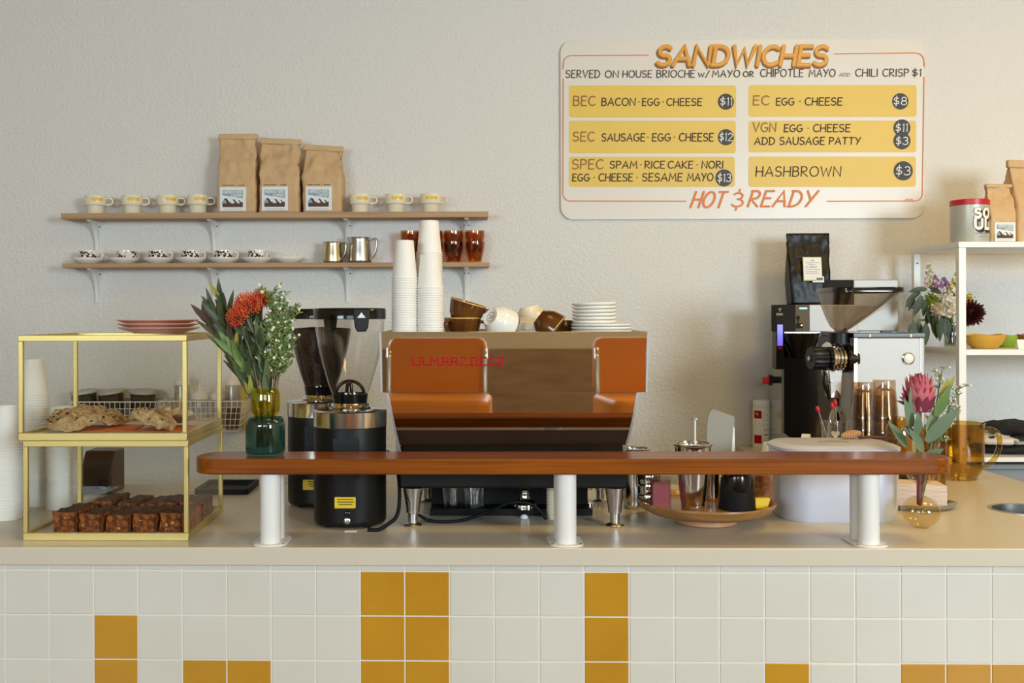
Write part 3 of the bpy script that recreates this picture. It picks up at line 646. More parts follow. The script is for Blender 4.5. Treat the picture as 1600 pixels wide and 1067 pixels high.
# ================================================================ glass pastry cases
def case(x0, x1, y0, y1, z0, z1, label, floor_mat):
    t = thing('pastry_case', label, 'display case', ((x0+x1)/2, (y0+y1)/2, z0)); L = Vector(t.location); b = .0115; bh = .019; X = (x1-x0)/2; Yh = (y1-y0)/2; H = z1-z0
    def bar(a, b_, c, d, e, f, nm='frame_bar'): mb = MB(); mb.box(a, b_, c, d, e, f); return mb.build(nm, M['brass'], t, bevel=.0012)
    for s in (-1, 1):
        for u in (-1, 1): bar(min(s*X, s*(X-b)), max(s*X, s*(X-b)), min(u*Yh, u*(Yh-b)), max(u*Yh, u*(Yh-b)), bh, H-bh*.8, 'frame_post')
        for zz, hh in ((0, bh), (H-bh*.8, bh*.8)):
            bar(-X, X, min(s*Yh, s*(Yh-b)), max(s*Yh, s*(Yh-b)), zz, zz+hh); bar(min(s*X, s*(X-b)), max(s*X, s*(X-b)), -Yh+b, Yh-b, zz, zz+hh)
    mb = MB(); mb.box(-X+b, X-b, -Yh+b, Yh-b, .006, .011); mb.build('floor_panel', floor_mat, t, smooth=0)
    def pane(vs): mb = MB(); mb.add(vs, [(0, 1, 2, 3)]); mb.build('glass_pane', M['glass'], t, smooth=0)
    lo, hi, i = bh*.5, H-bh*.4, .005
    pane([(-X+i, -Yh+i, lo), (X-i, -Yh+i, lo), (X-i, -Yh+i, hi), (-X+i, -Yh+i, hi)]); pane([(-X+i, Yh-i, lo), (X-i, Yh-i, lo), (X-i, Yh-i, hi), (-X+i, Yh-i, hi)])
    for s in (-1, 1): pane([(s*(X-i), -Yh+i, lo), (s*(X-i), Yh-i, lo), (s*(X-i), Yh-i, hi), (s*(X-i), -Yh+i, hi)])
    pane([(-X+i, -Yh+i, hi), (X-i, -Yh+i, hi), (X-i, Yh-i, hi), (-X+i, Yh-i, hi)])
    return t
cy0, cy1 = 2.625, 3.01
xa0, xa1 = XX(35, cy0), XX(293.5, cy0); xb0, xb1 = XX(28, cy0), XX(291.5, cy0)
ZL = ZZ(688.5, cy0, 160); ZU = ZZ(523.5, cy0, 160)
M['casefloor'] = P('case_floor', (222, 214, 196), .5)
lc = case(xa0, xa1, cy0, cy1, ZC, ZL, 'lower brass-framed glass pastry case holding brownies on the counter', M['casefloor'])
uc = case(xb0, xb1, cy0, cy1, ZL, ZU, 'upper brass-framed glass pastry case holding cookies, stacked on the lower case', M['casefloor'])
mb = MB(); mb.tube([(.009*math.cos(2*PI*k/16), 0, .0065*math.sin(2*PI*k/16)) for k in range(16)], .0022, 6, True)
o = mb.build('ring_pull', M['brass'], lc, smooth=180); pp = at(241, 782, cy1+.004); o.location = pp-lc.location
# brownies
M['brownie'] = P('brownie_crumb', (92, 46, 20), .75, bump=(150, 1.0), var=((168, 98, 44), 75, .40, .66), spec=.3)
M['brownie_top'] = P('brownie_crust', (104, 60, 34), .6, bump=(90, .9), var=((66, 36, 20), 40, .3, .7), spec=.4)
M['nut'] = P('walnut_bits', (206, 150, 74), .7)
def brownie_mesh(seed, w=.052, d=.125, h=.047):
    rnd = random.Random(seed); mb = MB(); nx, ny, nz_ = 8, 16, 6
    idx = {}
    def vid(i, j, k):
        if (i, j, k) not in idx:
            p = Vector((w*(i/nx-.5), d*(j/ny-.5), h*k/nz_)); q = p*60+Vector((seed*5, 0, 0)); n = noise.noise(q)*.0035+noise.noise(q*2.3)*.002
            nr = Vector(((i == nx)-(i == 0), (j == ny)-(j == 0), (k == nz_)*1.0))
            idx[(i, j, k)] = len(mb.v); mb.v.append(p+nr*n+Vector((0, 0, 0)))
        return idx[(i, j, k)]
    def face(a, m): mb.f.append(tuple(vid(*q) for q in a)); mb.mi.append(m)
    for i in range(nx):
        for j in range(ny):
            face([(i, j, nz_), (i+1, j, nz_), (i+1, j+1, nz_), (i, j+1, nz_)], 1); face([(i, j, 0), (i, j+1, 0), (i+1, j+1, 0), (i+1, j, 0)], 0)
    for k in range(nz_):
        for i in range(nx): face([(i, 0, k), (i+1, 0, k), (i+1, 0, k+1), (i, 0, k+1)], 0); face([(i, ny, k), (i, ny, k+1), (i+1, ny, k+1), (i+1, ny, k)], 0)
        for j in range(ny): face([(0, j, k), (0, j, k+1), (0, j+1, k+1), (0, j+1, k)], 0); face([(nx, j, k), (nx, j+1, k), (nx, j+1, k+1), (nx, j, k+1)], 0)
    mb.cur = 2
    for q in range(rnd.choice((1, 2, 4))): mb.ball((rnd.uniform(-w*.4, w*.4), -d/2-.0005, rnd.uniform(.008, h*.85)), (rnd.uniform(.002, .005), .002, rnd.uniform(.002, .005)), 7, 5)
    mb.cur = 1
    for q in range(6): mb.ball((rnd.uniform(-w*.42, w*.42), rnd.uniform(-d*.45, d*.45), h), (.004, .005, .002), 7, 5)
    return mb
zf = ZC+.011+.0005
fr = [(105, .0), (152, .0), (195, .004), (239, .0), (277, .0)]
bk = [(163, .0), (202, .0), (238, .0), (268, .012), (302, .0)]
wn = ['first', 'second', 'third', 'fourth', 'fifth']
for row, (lst, yy) in enumerate(((fr, 2.725), (bk, 2.885))):
    for i, (px, dz) in enumerate(lst):
        o = brownie_mesh(row*5+i+1, w=.055 if row == 0 else .046, d=.13, h=[.053, .047, .045, .048, .05][i]).build('brownie', [M['brownie'], M['brownie_top'], M['nut']], smooth=60)
        x = (XX(87, 2.665)+.029+i*(xa1-.043-XX(87, 2.665)-.029)/4) if row == 0 else min(XX(px, yy-.06), xa1-.040)-.001*i
        o.location = (x, yy, zf+dz*0); o.rotation_euler.z = R(-9+random.uniform(-3, 3)) if row == 0 else R(-7)
        tag(o, 'chunky dark brownie, %s from the left in the %s row of the lower case' % (wn[i], ['front', 'back'][row]), 'brownie', 'brownies in the lower case')
# cookies on orange paper
M['cookie'] = P('cookie_dough', (196, 170, 126), .85, bump=(80, 1.0), var=((150, 118, 78), 70, .38, .7), spec=.2); M['berry_bit'] = P('dark_berries', (66, 34, 44), .6); M['oat'] = P('oat_flakes', (206, 170, 116), .8)
def cookie(p, r, th, rot, seed, label):
    rnd = random.Random(seed); mb = MB(); n = 14
    pr = [(0, 0), (r*.7, 0), (r*.95, .002)]+[(r*(1-.0*i)*math.cos(PI/2*(i/n))**.5 if i < n else 0, .003+th*math.sin(PI/2*i/n)**1.2) for i in range(n+1)]
    mb.lathe(pr, 64)
    for v in mb.v:
        q = v*40+Vector((seed*3, 0, 0)); k = noise.noise(q)*.007+noise.noise(q*2.1)*.0055+noise.noise(q*4.3)*.003; a = Vector((v.x, v.y, 0)); al = a.length/r; an = math.atan2(v.y, v.x)
        v.z += k*(v.z > .001)*1.0; lob = 1+.07*math.sin(an*3+seed)+.05*math.sin(an*5+seed*2); v.x = v.x*lob+k*math.cos(an)*al; v.y = v.y*lob+k*math.sin(an)*al
    for q in range(90):
        a = rnd.uniform(0, 2*PI); rr = r*math.sqrt(rnd.uniform(0, .96)); mb.cur = 1 if rnd.random() < .34 else 2
        s = rnd.uniform(.002, .0055); z = .003+th*math.sqrt(max(.05, 1-(rr/r)**4)); mb.ball((rr*math.cos(a), rr*math.sin(a), z-.001), (s, s*rnd.uniform(.5, 1.2), s*.5), 6, 4)
    t = mb.build('cookie', [M['cookie'], M['berry_bit'], M['oat']], smooth=80); t.location = p; t.rotation_euler = rot; return tag(t, label, 'cookie', 'cookies in the upper case')
zu = ZL+.0115
M['org_paper'] = P('orange_paper', (214, 112, 44), .7)
def paper(px, Y, s, rz, label, sx=1):
    mb = MB(); n = 8
    vs = []; fs = []
    for i in range(n+1):
        for j in range(n+1): x = s*sx*(i/n-.5); y = s*(j/n-.5); vs.append((x, y, .0008+.0015*(math.sin(x*70)+1)*.5))
    for i in range(n):
        for j in range(n): a = i*(n+1)+j; fs.append((a, a+n+1, a+n+2, a+1))
    mb.add(vs, fs); o = mb.build('wax_paper', M['org_paper'], solid=.0006); o.location = (XX(px, Y), Y, zu); o.rotation_euler.z = R(rz); tag(o, label, 'paper', 'orange papers under the cookies')
paper(168, 2.80, .17, 6, 'orange paper sheet under the two left cookies in the upper case'); paper(268, 2.79, .15, -4, 'orange paper sheet under the two right cookies in the upper case', 1.0)
cookie((XX(112, 2.745), 2.745, zu+.020), .064, .024, (R(15), R(-4), .3), 1, 'oat cookie with berries, front left one of four in the upper case')
cookie((XX(158, 2.85), 2.85, zu+.020), .064, .026, (R(14), R(8), 1.0), 2, 'oat cookie behind the front left cookie in the upper case')
cookie((XX(238, 2.745), 2.745, zu+.021), .060, .028, (R(16), R(-8), 2.0), 3, 'oat cookie with a dark berry patch, front right in the upper case')
cookie((XX(272, 2.85), 2.85, zu+.020), .054, .026, (R(14), R(8), 2.6), 4, 'oat cookie behind the front right cookie in the upper case')
# pink plates on the upper case
pl = None
for i in range(3):
    if pl is None:
        mb = MB(); mb.lathe([(0,0), (.068,0), (.071,.003), (.104,.0125), (.1085,.0145), (.108,.0165), (.1,.0148), (.068,.0065), (0,.006)], 56); pl = mb.build('side_plate', M['pink'], smooth=60); o = pl
    else: o = pl.copy(); COL.objects.link(o)
    o.location = (XX(248.5, 2.86)+(.0 if i == 0 else -.002*i), 2.86, ZU+.0005+i*.0105)
    tag(o, ['bottom', 'middle', 'top'][i]+' dusty pink plate of the stack on the upper case', 'plate', 'pink plates on the pastry case')
# ================================================================ nested paper cups, upside down
def cup_mesh(rim, base, h, name='paper_cup', mat='papercup'):
    mb = MB(); mb.lathe([(0, h-.004), (base-.003, h-.004), (base-.002, h), (base, h), (rim-.0026, .0046), (rim-.0006, .0042), (rim, .0024), (rim-.0006, .0005), (rim-.0028, .0003), (rim-.0032, .005), (base-.0008, h-.0048)], 40)
    return mb.build(name, M[mat], smooth=40)
def cup_stack(proto, x, y, z0, n, pitch, where, group, cat='paper cup', word='white paper cup', jit=.00018):
    for i in range(n):
        o = proto if (i == 0 and proto.get('used') is None) else proto.copy()
        if o is proto: proto['used'] = 1
        else: COL.objects.link(o)
        k = n-i; o.location = (x+random.uniform(-jit, jit)*1.5, y+random.uniform(-jit, jit), z0+i*pitch); o.rotation_euler.z = random.uniform(0, 6)
        pos = 'top' if k == 1 else ordinal(k)+' from the top'
        lb = ('upside-down %s topping the %s' if k == 1 else '%s %s of the %s' ) % ((word, where) if k == 1 else (word, pos, where))
        tag(o, lb, cat, group)
        if 'used' in o: del o['used']
    proto['used'] = 1
def finish(p):
    if 'used' in p: del p['used']
cA = cup_mesh(.0445, .0295, .104)
cup_stack(cA, XX(10, 2.91), 2.91, ZC, 27, .0080, 'leftmost stack', 'cups in the left edge stack')
cup_stack(cA, XX(52, 3.12), 3.12, ZC, 42, .0080, 'tall stack behind the pastry case', 'cups in the tall stack'); finish(cA)
cC = cup_mesh(.0465, .0325, .098)
cup_stack(cC, XX(74, 2.955)-.005, 3.075, ZC, 25, .0082, 'wide stack behind the pastry case', 'cups in the wide stack'); finish(cC)
cD = cup_mesh(.0455, .031, .098, 'plastic_cup', 'clear_s')
cup_stack(cD, XX(102, 3.15)-.008, 3.19, ZC, 22, .0076, 'stack behind the pastry case', 'clear cups behind the case', 'cup', 'clear plastic cup'); finish(cD)
# ================================================================ wire baskets on the wall
def basket(x0, x1, zt, zb, yf, label):
    t = thing('wire_basket', label, 'basket', ((x0+x1)/2, YW-.003, zb)); L = t.location; X = (x1-x0)/2; D = -(YW-.003-yf); H = zt-zb; s = .88; B = -.004
    mb = MB(); mb.tube([(-X, D, H), (X, D, H), (X, B, H+.004), (-X, B, H+.004)], .0026, 6, True); mb.build('rim', M['white'], t, smooth=180)
    mb = MB(); r = .0014; n = max(4, int(2*X/.021)); hx = X*s; d2 = D*.92
    for i in range(n+1):
        f = -1+2*i/n; mb.tube([(f*X, D, H), (f*hx, d2, .002), (f*hx, B, .002)], r, 5)
    m_ = 6
    for i in range(1, m_):
        y = D+(B-D)*i/m_; yb = d2+(B-d2)*i/m_
        for q in (-1, 1): mb.tube([(q*X, y, H), (q*hx, yb, .002)], r, 5)
        mb.tube([(-hx, yb, .003), (hx, yb, .003)], r, 5)
    k = max(3, int(H/.024))
    for i in range(0, k):
        f = i/k; xx = hx+(X-hx)*f; yy = d2+(D-d2)*f; z = .002+(H-.002)*f
        mb.tube([(-xx, B, z), (-xx, yy, z), (xx, yy, z), (xx, B, z)], r, 5)
    mb.build('wire_grid', M['white'], t, smooth=180)
    for q in (-.7, .7):
        mb = MB(); mb.tube([(q*X, B, H+.004), (q*X, B, H+.03), (q*X, -.001, H+.034)], .0022, 6); mb.lathe([(.006, 0), (.006, .002), (0, .003)], 10, (q*X, 0, 0)); n0 = mb.n()
        mb.build('hook', M['white'], t, smooth=180)
    return t
yfb = 4.365
b1 = (XX(107, yfb), XX(243, yfb), ZZ(628, yfb, 180), ZZ(672, yfb, 180)); b2 = (XX(247, yfb), XX(379, yfb), ZZ(627, yfb, 320), ZZ(675, yfb, 320))
basket(*b1, yfb, 'white wire basket on the wall holding tilted deli tubs'); basket(*b2, yfb, 'white wire basket on the wall holding squeeze bottles')
M['lidgrey'] = P('cloudy_lid', (176, 176, 172), .3); M['tub_dark'] = P('dark_contents', (52, 54, 58), .6)
for i, (px, lb) in enumerate(((136, 'left'), (178.5, 'middle'), (221, 'right'))):
    x = XX(px, 4.44); t = thing('deli_tub', 'lidded clear deli tub with dark contents, %s of three in the wire basket' % lb, 'tub', (x, 4.448, b1[3]+.006), 0, 'deli tubs in the wire basket')
    mb = MB(); mb.lathe([(0,0), (.043,0), (.046,.004), (.0535,.150), (.052,.150), (.045,.006), (0,.003)], 36); mb.build('tub', M['smoke'], t, smooth=50)
    mb = MB(); mb.lathe([(0,.004), (.0435,.004), (.0515,.132), (0,.132)], 30); mb.build('contents', M['tub_dark'], t, smooth=50)
    mb = MB(); mb.lathe([(.0545,.143), (.0562,.144), (.0562,.153), (.054,.156), (.05,.1545), (0,.1545)], 36); mb.build('lid', M['lidgrey'], t, smooth=50)
    t.rotation_euler = (R(4), R(-6 if i < 2 else 3), 0)
M['sauce'] = P('brown_sauce', (96, 48, 20), .3); M['mayo'] = P('pale_sauce', (226, 214, 182), .4)
M['bottle'] = TG('bottle_plastic', (244, 242, 236), .3, base=.05, rough=.2, power=3)
def squeeze(px, Y, z0, ztip, r, label, fill, mat):
    h = ztip-z0; t = thing('squeeze_bottle', label, 'squeeze bottle', (XX(px, Y), Y, z0), 0, 'squeeze bottles in the wire basket'); hs = h-.062
    mb = MB(); mb.lathe([(0,0), (r*.94,0), (r,.004), (r,hs-.008), (r*.92,hs), (r*.9,hs), (r*.96,hs-.01), (r*.96,.006), (0,.004)], 32); mb.build('bottle', M['bottle'], t, smooth=40)
    mb = MB(); mb.lathe([(0,.005), (r*.94,.005), (r*.94,hs*fill), (0,hs*fill)], 28); mb.build('sauce', M[mat], t, smooth=40)
    mb = MB(); mb.lathe([(r*.98,hs-.004), (r*1.02,hs-.003), (r*1.02,hs+.016), (r*.95,hs+.019), (r*.6,hs+.023), (r*.52,hs+.030), (r*.24,hs+.033), (r*.2,hs+.042), (r*.09,h-.001), (r*.05,h), (0,h)], 32); mb.build('nozzle_cap', M['frost'], t, smooth=40)
zb = b2[3]+.006
squeeze(284, 4.45, zb, ZZ(577, 4.45, 290), .0325, 'tall pale squeeze bottle at the left end of the wire basket', .8, 'mayo')
squeeze(312, 4.42, zb, ZZ(599, 4.42, 310), .034, 'short squeeze bottle beside the tall pale one in the basket', .5, 'mayo')
squeeze(339, 4.47, zb, ZZ(600, 4.47, 340), .030, 'short squeeze bottle, third from the left in the basket', .5, 'mayo')
squeeze(363.5, 4.42, zb, ZZ(577, 4.42, 363), .0325, 'squeeze bottle half full of brown sauce, right end of the basket', .47, 'sauce')
mb = MB(); mb.prism(rrect(-.0075, .0075, 0, .195, .003, 3), -.014, .014, 'y'); o = mb.build('yellow_packet', P('yellow_pack', (222, 190, 20), .4), bevel=.002); o.location = (XX(381, 4.49)-.002, 4.49, b2[3]+.0055); tag(o, 'slim bright yellow packet behind the brown sauce bottle in the basket', 'packet')
# ================================================================ dark dispenser box and rubber tray behind the case
M['dkbox'] = P('dark_brown_plastic', (62, 44, 32), .35); M['dkgrey'] = P('dark_grey_screen', (54, 56, 58), .2)
yb = 3.30; p0 = at(152, 776, yb); s = yb/F
t = thing('receipt_printer', 'dark boxy brown receipt printer seen through the lower pastry case', 'printer', (p0.x, yb, ZC))
mb = MB(); hh = 66*s; mb.prism([(0, 0), (.13, 0), (.13, hh*1.0), (.04, hh), (0, hh*.62)], -.052, .045, 'x'); mb.build('body', M['dkbox'], t, bevel=.004)
mb = MB(); mb.prism([(-.0015, hh*.60), (.039, hh*.985), (.041, hh*1.002), (.0005, hh*.63)], -.046, .04, 'x'); mb.build('cover', M['dkgrey'], t, bevel=.001)
mb = MB(); mb.lathe([(.018, 0), (.018, .008), (.015, .012), (0, .012)], 24); mb.xf(Matrix.Translation((.022, -.0005, .035))@Matrix.Rotation(R(90), 4, 'X')); mb.build('knob', M['black'], t)
f0, f1 = atz(303, 773, ZC), atz(400, 757, ZC); tw = XX(386, f0.y)-f0.x
t = thing('rubber_tray', 'shallow black rubber bar tray on the back of the counter', 'tray', (f0.x+tw/2, (f0.y+f1.y)/2, ZC)); D = (f1.y-f0.y)/2
mb = MB(); mb.prism(rrect(-tw/2, tw/2, -D, D, .012, 4), .0, .004, 'z'); mb.build('base', M['rubber'], t, smooth=30)
mb = MB(); o1 = rrect(-tw/2, tw/2, -D, D, .012, 4); o2 = rrect(-tw/2+.014, tw/2-.014, -D+.014, D-.014, .008, 4); n = len(o1)
mb.add([(a, b, .004) for a, b in o1]+[(a, b, .017) for a, b in o1]+[(a, b, .017) for a, b in o2]+[(a, b, .004) for a, b in o2], [f for i in range(n) for j in [(i+1) % n] for f in ((i, j, n+j, n+i), (n+i, n+j, 2*n+j, 2*n+i), (2*n+i, 2*n+j, 3*n+j, 3*n+i))]); mb.build('rim', M['rubber'], t, smooth=30)
# ================================================================ coffee grinders
M['beans'] = P('coffee_beans', (48, 28, 18), .45, bump=(130, 1.0), var=((28, 16, 11), 110, .35, .65))
M['lab_y'] = P('warning_yellow', (236, 196, 24), .5)
def grinder(px, Yc, label, full):
    s = Yc/F; k = Yc/2.85
    t = thing('coffee_grinder', label, 'coffee grinder', (XX(px, Yc), Yc, ZC)); r = .0975; H = .31; zr = .263
    mb = MB()
    for a in (45, 135, 225, 315): mb.lathe([(0,0), (.012,0), (.012,.008), (0,.008)], 12, (.07*math.cos(R(a)), .07*math.sin(R(a)), 0))
    mb.build('foot', M['rubber'], t)
    mb = MB(); mb.lathe([(0,.007), (r-.004,.007), (r-.001,.011), (r,.02), (r,zr), (0,zr)], 64); mb.build('body', M['black_m'], t, smooth=50)
    mb = MB(); mb.lathe([(r-.0005,zr), (r+.0015,zr+.002), (r+.0015,zr+.042), (r-.003,zr+.046), (r*.5,zr+.049), (0,zr+.049)], 64); mb.build('steel_collar', M['steel_p'], t, smooth=40)
    mb = MB(); mb.box(-.034, .034, -r-.0002, -r+.01, .135, .24)
    for i in range(14): z = .15+i*.006; mb.box(-.030, .030, -r-.0016, -r+.008, z, z+.003)
    mb.build('vent_panel', M['black'], t, smooth=0)
    zt = zr+.049
    mb = MB(); mb.lathe([(.056,zt), (.058,zt+.004), (.052,zt+.006), (.05,zt+.014), (0,zt+.014)], 40); mb.build('neck_ring', M['chrome'], t, smooth=40)
    for i in range(5):
        mb = MB(); mb.box(-.034+i*.0145, -.022+i*.0145, -.052, -.045, zt+.004, zt+.011); mb.build('brass_nut', M['brass_s'], t, bevel=.001)
    zb_ = zt+.012
    mb = MB(); mb.lathe([(.046,zb_), (.047,zb_+.012), (.049,zb_+.026), (.043,zb_+.028), (.041,zb_+.002)], 40); mb.build('hopper_base', M['black_g'], t, smooth=40)
    z0 = zb_+.022; z1 = ZZ(497, 2.85)-ZC
    pr = [(.0465, 0), (.052, .06), (.062, .20), (.074, .40), (.085, .62), (.0925, .84), (.095, 1.0)]
    P_ = [(a, z0+(z1-z0)*b) for a, b in pr]
    mb = MB(); mb.lathe(P_, 56); mb.build('hopper', M['hopper'], t, smooth=180)
    if full:
        mb = MB(); mb.lathe([(0, P_[0][1]-.004)]+[(a-.0025, b) for a, b in P_[:-1]]+[(P_[-2][0]-.006, P_[-2][1]+.003), (.03, P_[-2][1]+.007), (0, P_[-2][1]+.005)], 48); mb.build('coffee_beans', M['beans'], t, smooth=60)
    zl = z1
    mb = MB(); mb.lathe([(.0945,zl-.002), (.0985,zl-.001), (.0985,zl+.024), (.096,zl+.0275), (.05,zl+.029), (0,zl+.029)], 56); mb.build('lid', M['black_g'], t, smooth=40)
    mb = MB(); out = [(-.025,.026), (.025,.026), (.019,-.022), (.013,-.034), (-.013,-.034), (-.019,-.022)]
    mb.prism([(u*.92+.034, v+zl) for u, v in out], -.1, -.087, 'y'); mb.xf(Matrix.Rotation(R(4), 4, 'Z')); lk = mb.build('lid_latch', M['black'], t, bevel=.003)
    mb = MB(); q = Matrix.Rotation(R(4), 4, 'Z'); mb.add([q@Vector((.034+u, -.1012, zl+v)) for u, v in ((-.011, .002), (.011, .002), (0, .0165))], [(0, 1, 2)]); mb.build('emblem', M['paper'], lk, smooth=0)
    mb = MB()
    for w_ in (0, 1):
        pts = [Vector((math.cos(R(a))*.038*(1 if w_ == 0 else .18), -.018*w_+math.cos(R(a))*.0, zb_+.024+.036*math.sin(R(a)))) for a in range(0, 181, 12)]; mb.tube(pts, .0045, 8)
    mb.build('shutter_grip', M['black_g'], t, smooth=180)
    mb = MB(); mb.prism(rrect(-.0275, .0275, 0, .029, .002, 3), -r-.0012, -r+.008, 'y'); mb.xf(Matrix.Translation((-.003 if full == 0 else -.012, 0, .058)))
    lbp = mb.build('warning_label', M['lab_y'], t, smooth=0)
    mb = MB()
    for zz, a, b in ((.081, -.024, .018), (.0745, -.024, .02), (.068, -.02, .016)): ribbon(mb, [(a, zz), (b, zz)], .0022, lambda u, v: Vector((u, -r-.0015, v)), False)
    mb.build('label_print', M['black_ink'], lbp, smooth=0)
    for z, rr, mt in ((.043, .008, 'black_g'), (.025, .0085, 'steel')):
        mb = MB(); mb.lathe([(rr, 0), (rr, .004), (rr*.7, .0055), (0, .0055)], 20); mb.xf(Matrix.Translation((.002, -r+.002, z))@Matrix.Rotation(R(90), 4, 'X')); mb.build('button', M[mt], t)
    return t
M['brass_s'] = P('polished_brass', (196, 158, 70), .2, 1)
GA = grinder(546.5, 2.85, 'front black coffee grinder with empty clear hopper, right of the other grinder', 0)
GB = grinder(501, 3.14, 'rear black coffee grinder, hopper filled with dark beans', 1)
def cable(pts, r, name, label, mat='rubber', n=8):
    mb = MB(); mb.tube(spline(pts, n), r, 10); c = Vector(pts[0]); mb.xf(Matrix.Translation(-c)); o = mb.build(name, M[mat], smooth=180); o.location = c; return tag(o, label, 'cable')
zc = ZC+.0055
g0 = at(604, 826, 2.83); g0.z = zc
cable([(XX(575, 2.765), 2.735, zc), (XX(590, 2.74), 2.735, zc), (XX(604, 2.73), 2.74, zc+.012), (XX(618, 2.74), 2.76, zc+.03), (XX(622, 2.75), 2.79, zc+.065), (XX(619, 2.75), 2.84, zc+.12), (XX(612, 2.8), 2.9, zc+.16), (XX(598, 2.8), 2.98, zc+.17)], .0052, 'power_cable', 'black power cable looping from the front grinder up beside the espresso machine')
mb = MB(); mb.box(-.016, .016, -.004, .012, 0, .0012); o = mb.build('paper_scrap', M['paper'], smooth=0); o.location = (XX(547, 2.735), 2.738, ZC); tag(o, 'small white paper scrap at the foot of the front grinder', 'paper')
# ================================================================ espresso machine
YM0 = 2.76; mxl, mxr = XX(595.5, YM0), XX(1011, YM0); zt, zm = ZZ(518, YM0), ZZ(613, YM0); mxc = (mxl+mxr)/2
em = thing('espresso_machine', 'wide polished espresso machine with mirrored back and red lettering', 'espresso machine', (mxc, 3.0, ZC)); EO = Vector(em.location)
def eb(mb, name, mat, par=None, **k):
    par = par or em; mb.xf(Matrix.Translation(-EO)); return mb.build(name, mat, par, **k)
mb = MB(); b0, b1 = XX(597.5, YM0), XX(1008, YM0)
mb.add([(b0, YM0, zm), (b1, YM0, zm), (mxr, YM0, zt), (mxl, YM0, zt), (b0, YM0+.022, zm), (b1, YM0+.022, zm), (mxr, YM0+.022, zt), (mxl, YM0+.022, zt)], [(0,1,2,3), (7,6,5,4), (0,4,5,1), (1,5,6,2), (2,6,7,3), (3,7,4,0)]); eb(mb, 'back_panel', M['mirror'], bevel=.0012)
for x, xb in ((mxl, b0), (mxr, b1)):
    sx = -1 if x < mxc else 1; mb = MB()
    mb.prism([(YM0-.001, zm-.001), (YM0+.026, zm-.001), (YM0+.026, zt+.001), (YM0-.001, zt+.001)], 0, .0065, 'x')
    for v in mb.v: v.x = (xb if v.z < (zt+zm)/2 else x)+sx*v.x
    eb(mb, 'edge_trim', M['steel_l'], bevel=.001)
# lower faceted apron, narrowing downwards
def xl(py): return XX(607+(py-613)*.19, 2.78), XX(994-(py-613)*.165, 2.78)
fac = [(613, 2.776), (645, 2.7762), (672, 2.7922), (695, 2.822), (728, 2.87)]
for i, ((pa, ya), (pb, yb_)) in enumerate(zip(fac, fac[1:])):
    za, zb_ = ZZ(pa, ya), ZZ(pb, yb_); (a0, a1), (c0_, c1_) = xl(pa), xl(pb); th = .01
    mb = MB(); mb.add([(c0_, yb_, zb_), (c1_, yb_, zb_), (a1, ya, za), (a0, ya, za), (c0_, yb_+th, zb_), (c1_, yb_+th, zb_), (a1, ya+th, za), (a0, ya+th, za)], [(0,1,2,3), (7,6,5,4), (0,4,5,1), (1,5,6,2), (2,6,7,3), (3,7,4,0)]); eb(mb, 'apron_panel', M['mirror'] if i != 2 else M['dark_reflection'] if 'dark_reflection' in M else M['mirror'], smooth=0)  # third strip has its dark reflection as colour, the others mirror
for sx in (0, 1):
    mb = MB(); pts = [(xl(p)[sx], y, ZZ(p, y)) for p, y in fac]; d = .006*(1 if sx else -1)
    vs = []; 
    for x, y, z in pts: vs += [(x, y-.001, z), (x+d, y-.001, z), (x+d, y+.5, z), (x, y+.5, z)]
    fs = [(0,1,2,3), tuple(4*(len(pts)-1)+k for k in (3,2,1,0))]
    for i in range(len(pts)-1):
        for k in range(4): k2 = (k+1) % 4; fs.append((4*i+k, 4*i+k2, 4*i+4+k2, 4*i+4+k))
    mb.add(vs, fs); eb(mb, 'side_panel', M['steel_l'], smooth=30)
zbase0, zbase1 = ZZ(763, 2.80), ZZ(728, 2.87)-.006
mb = MB(); mb.box(XX(623, 2.8), XX(981, 2.8), 2.80, 3.27, zbase0, zbase1); eb(mb, 'base_pan', M['black_m'], bevel=.006)
mb = MB(); mb.box(xl(613)[0]+.012, xl(613)[1]-.012, 2.885, 3.26, zbase1, zt-.035); eb(mb, 'inner_housing', M['steel_l'], smooth=0)
ZTOP = zt-.030
mb = MB(); mb.box(mxl+.002, mxr-.002, YM0+.0225, 3.28, ZTOP-.008, ZTOP); mb.box(mxl+.002, mxl+.008, YM0+.0225, 3.28, ZTOP, zt); mb.box(mxr-.008, mxr-.002, YM0+.0225, 3.28, ZTOP, zt); mb.box(mxl+.002, mxr-.002, 3.274, 3.28, ZTOP, zt)
eb(mb, 'cup_tray', M['steel_l'], smooth=0)
for px, y in ((644.5, 2.815), (960, 2.815), (668, 3.19), (937, 3.19)):
    mb = MB(); x = XX(px, y); h = zbase0-ZC; mb.lathe([(0,0), (.0235,0), (.0245,.003), (.022,.006), (.0125,.009), (.0125,.034), (.0175,.036), (.0185,.05), (.0265,h-.002), (.0265,h), (0,h)], 28, (x, y, ZC)); eb(mb, 'leg', M['steel'], smooth=40)
mb = MB(); em_map = lambda u, v: at(u, v, YM0-.0003)
def sq(lst): 
    for pl in lst: ribbon(mb, pl, 2.3, em_map, True)
yb_, yt_ = 570.5, 559
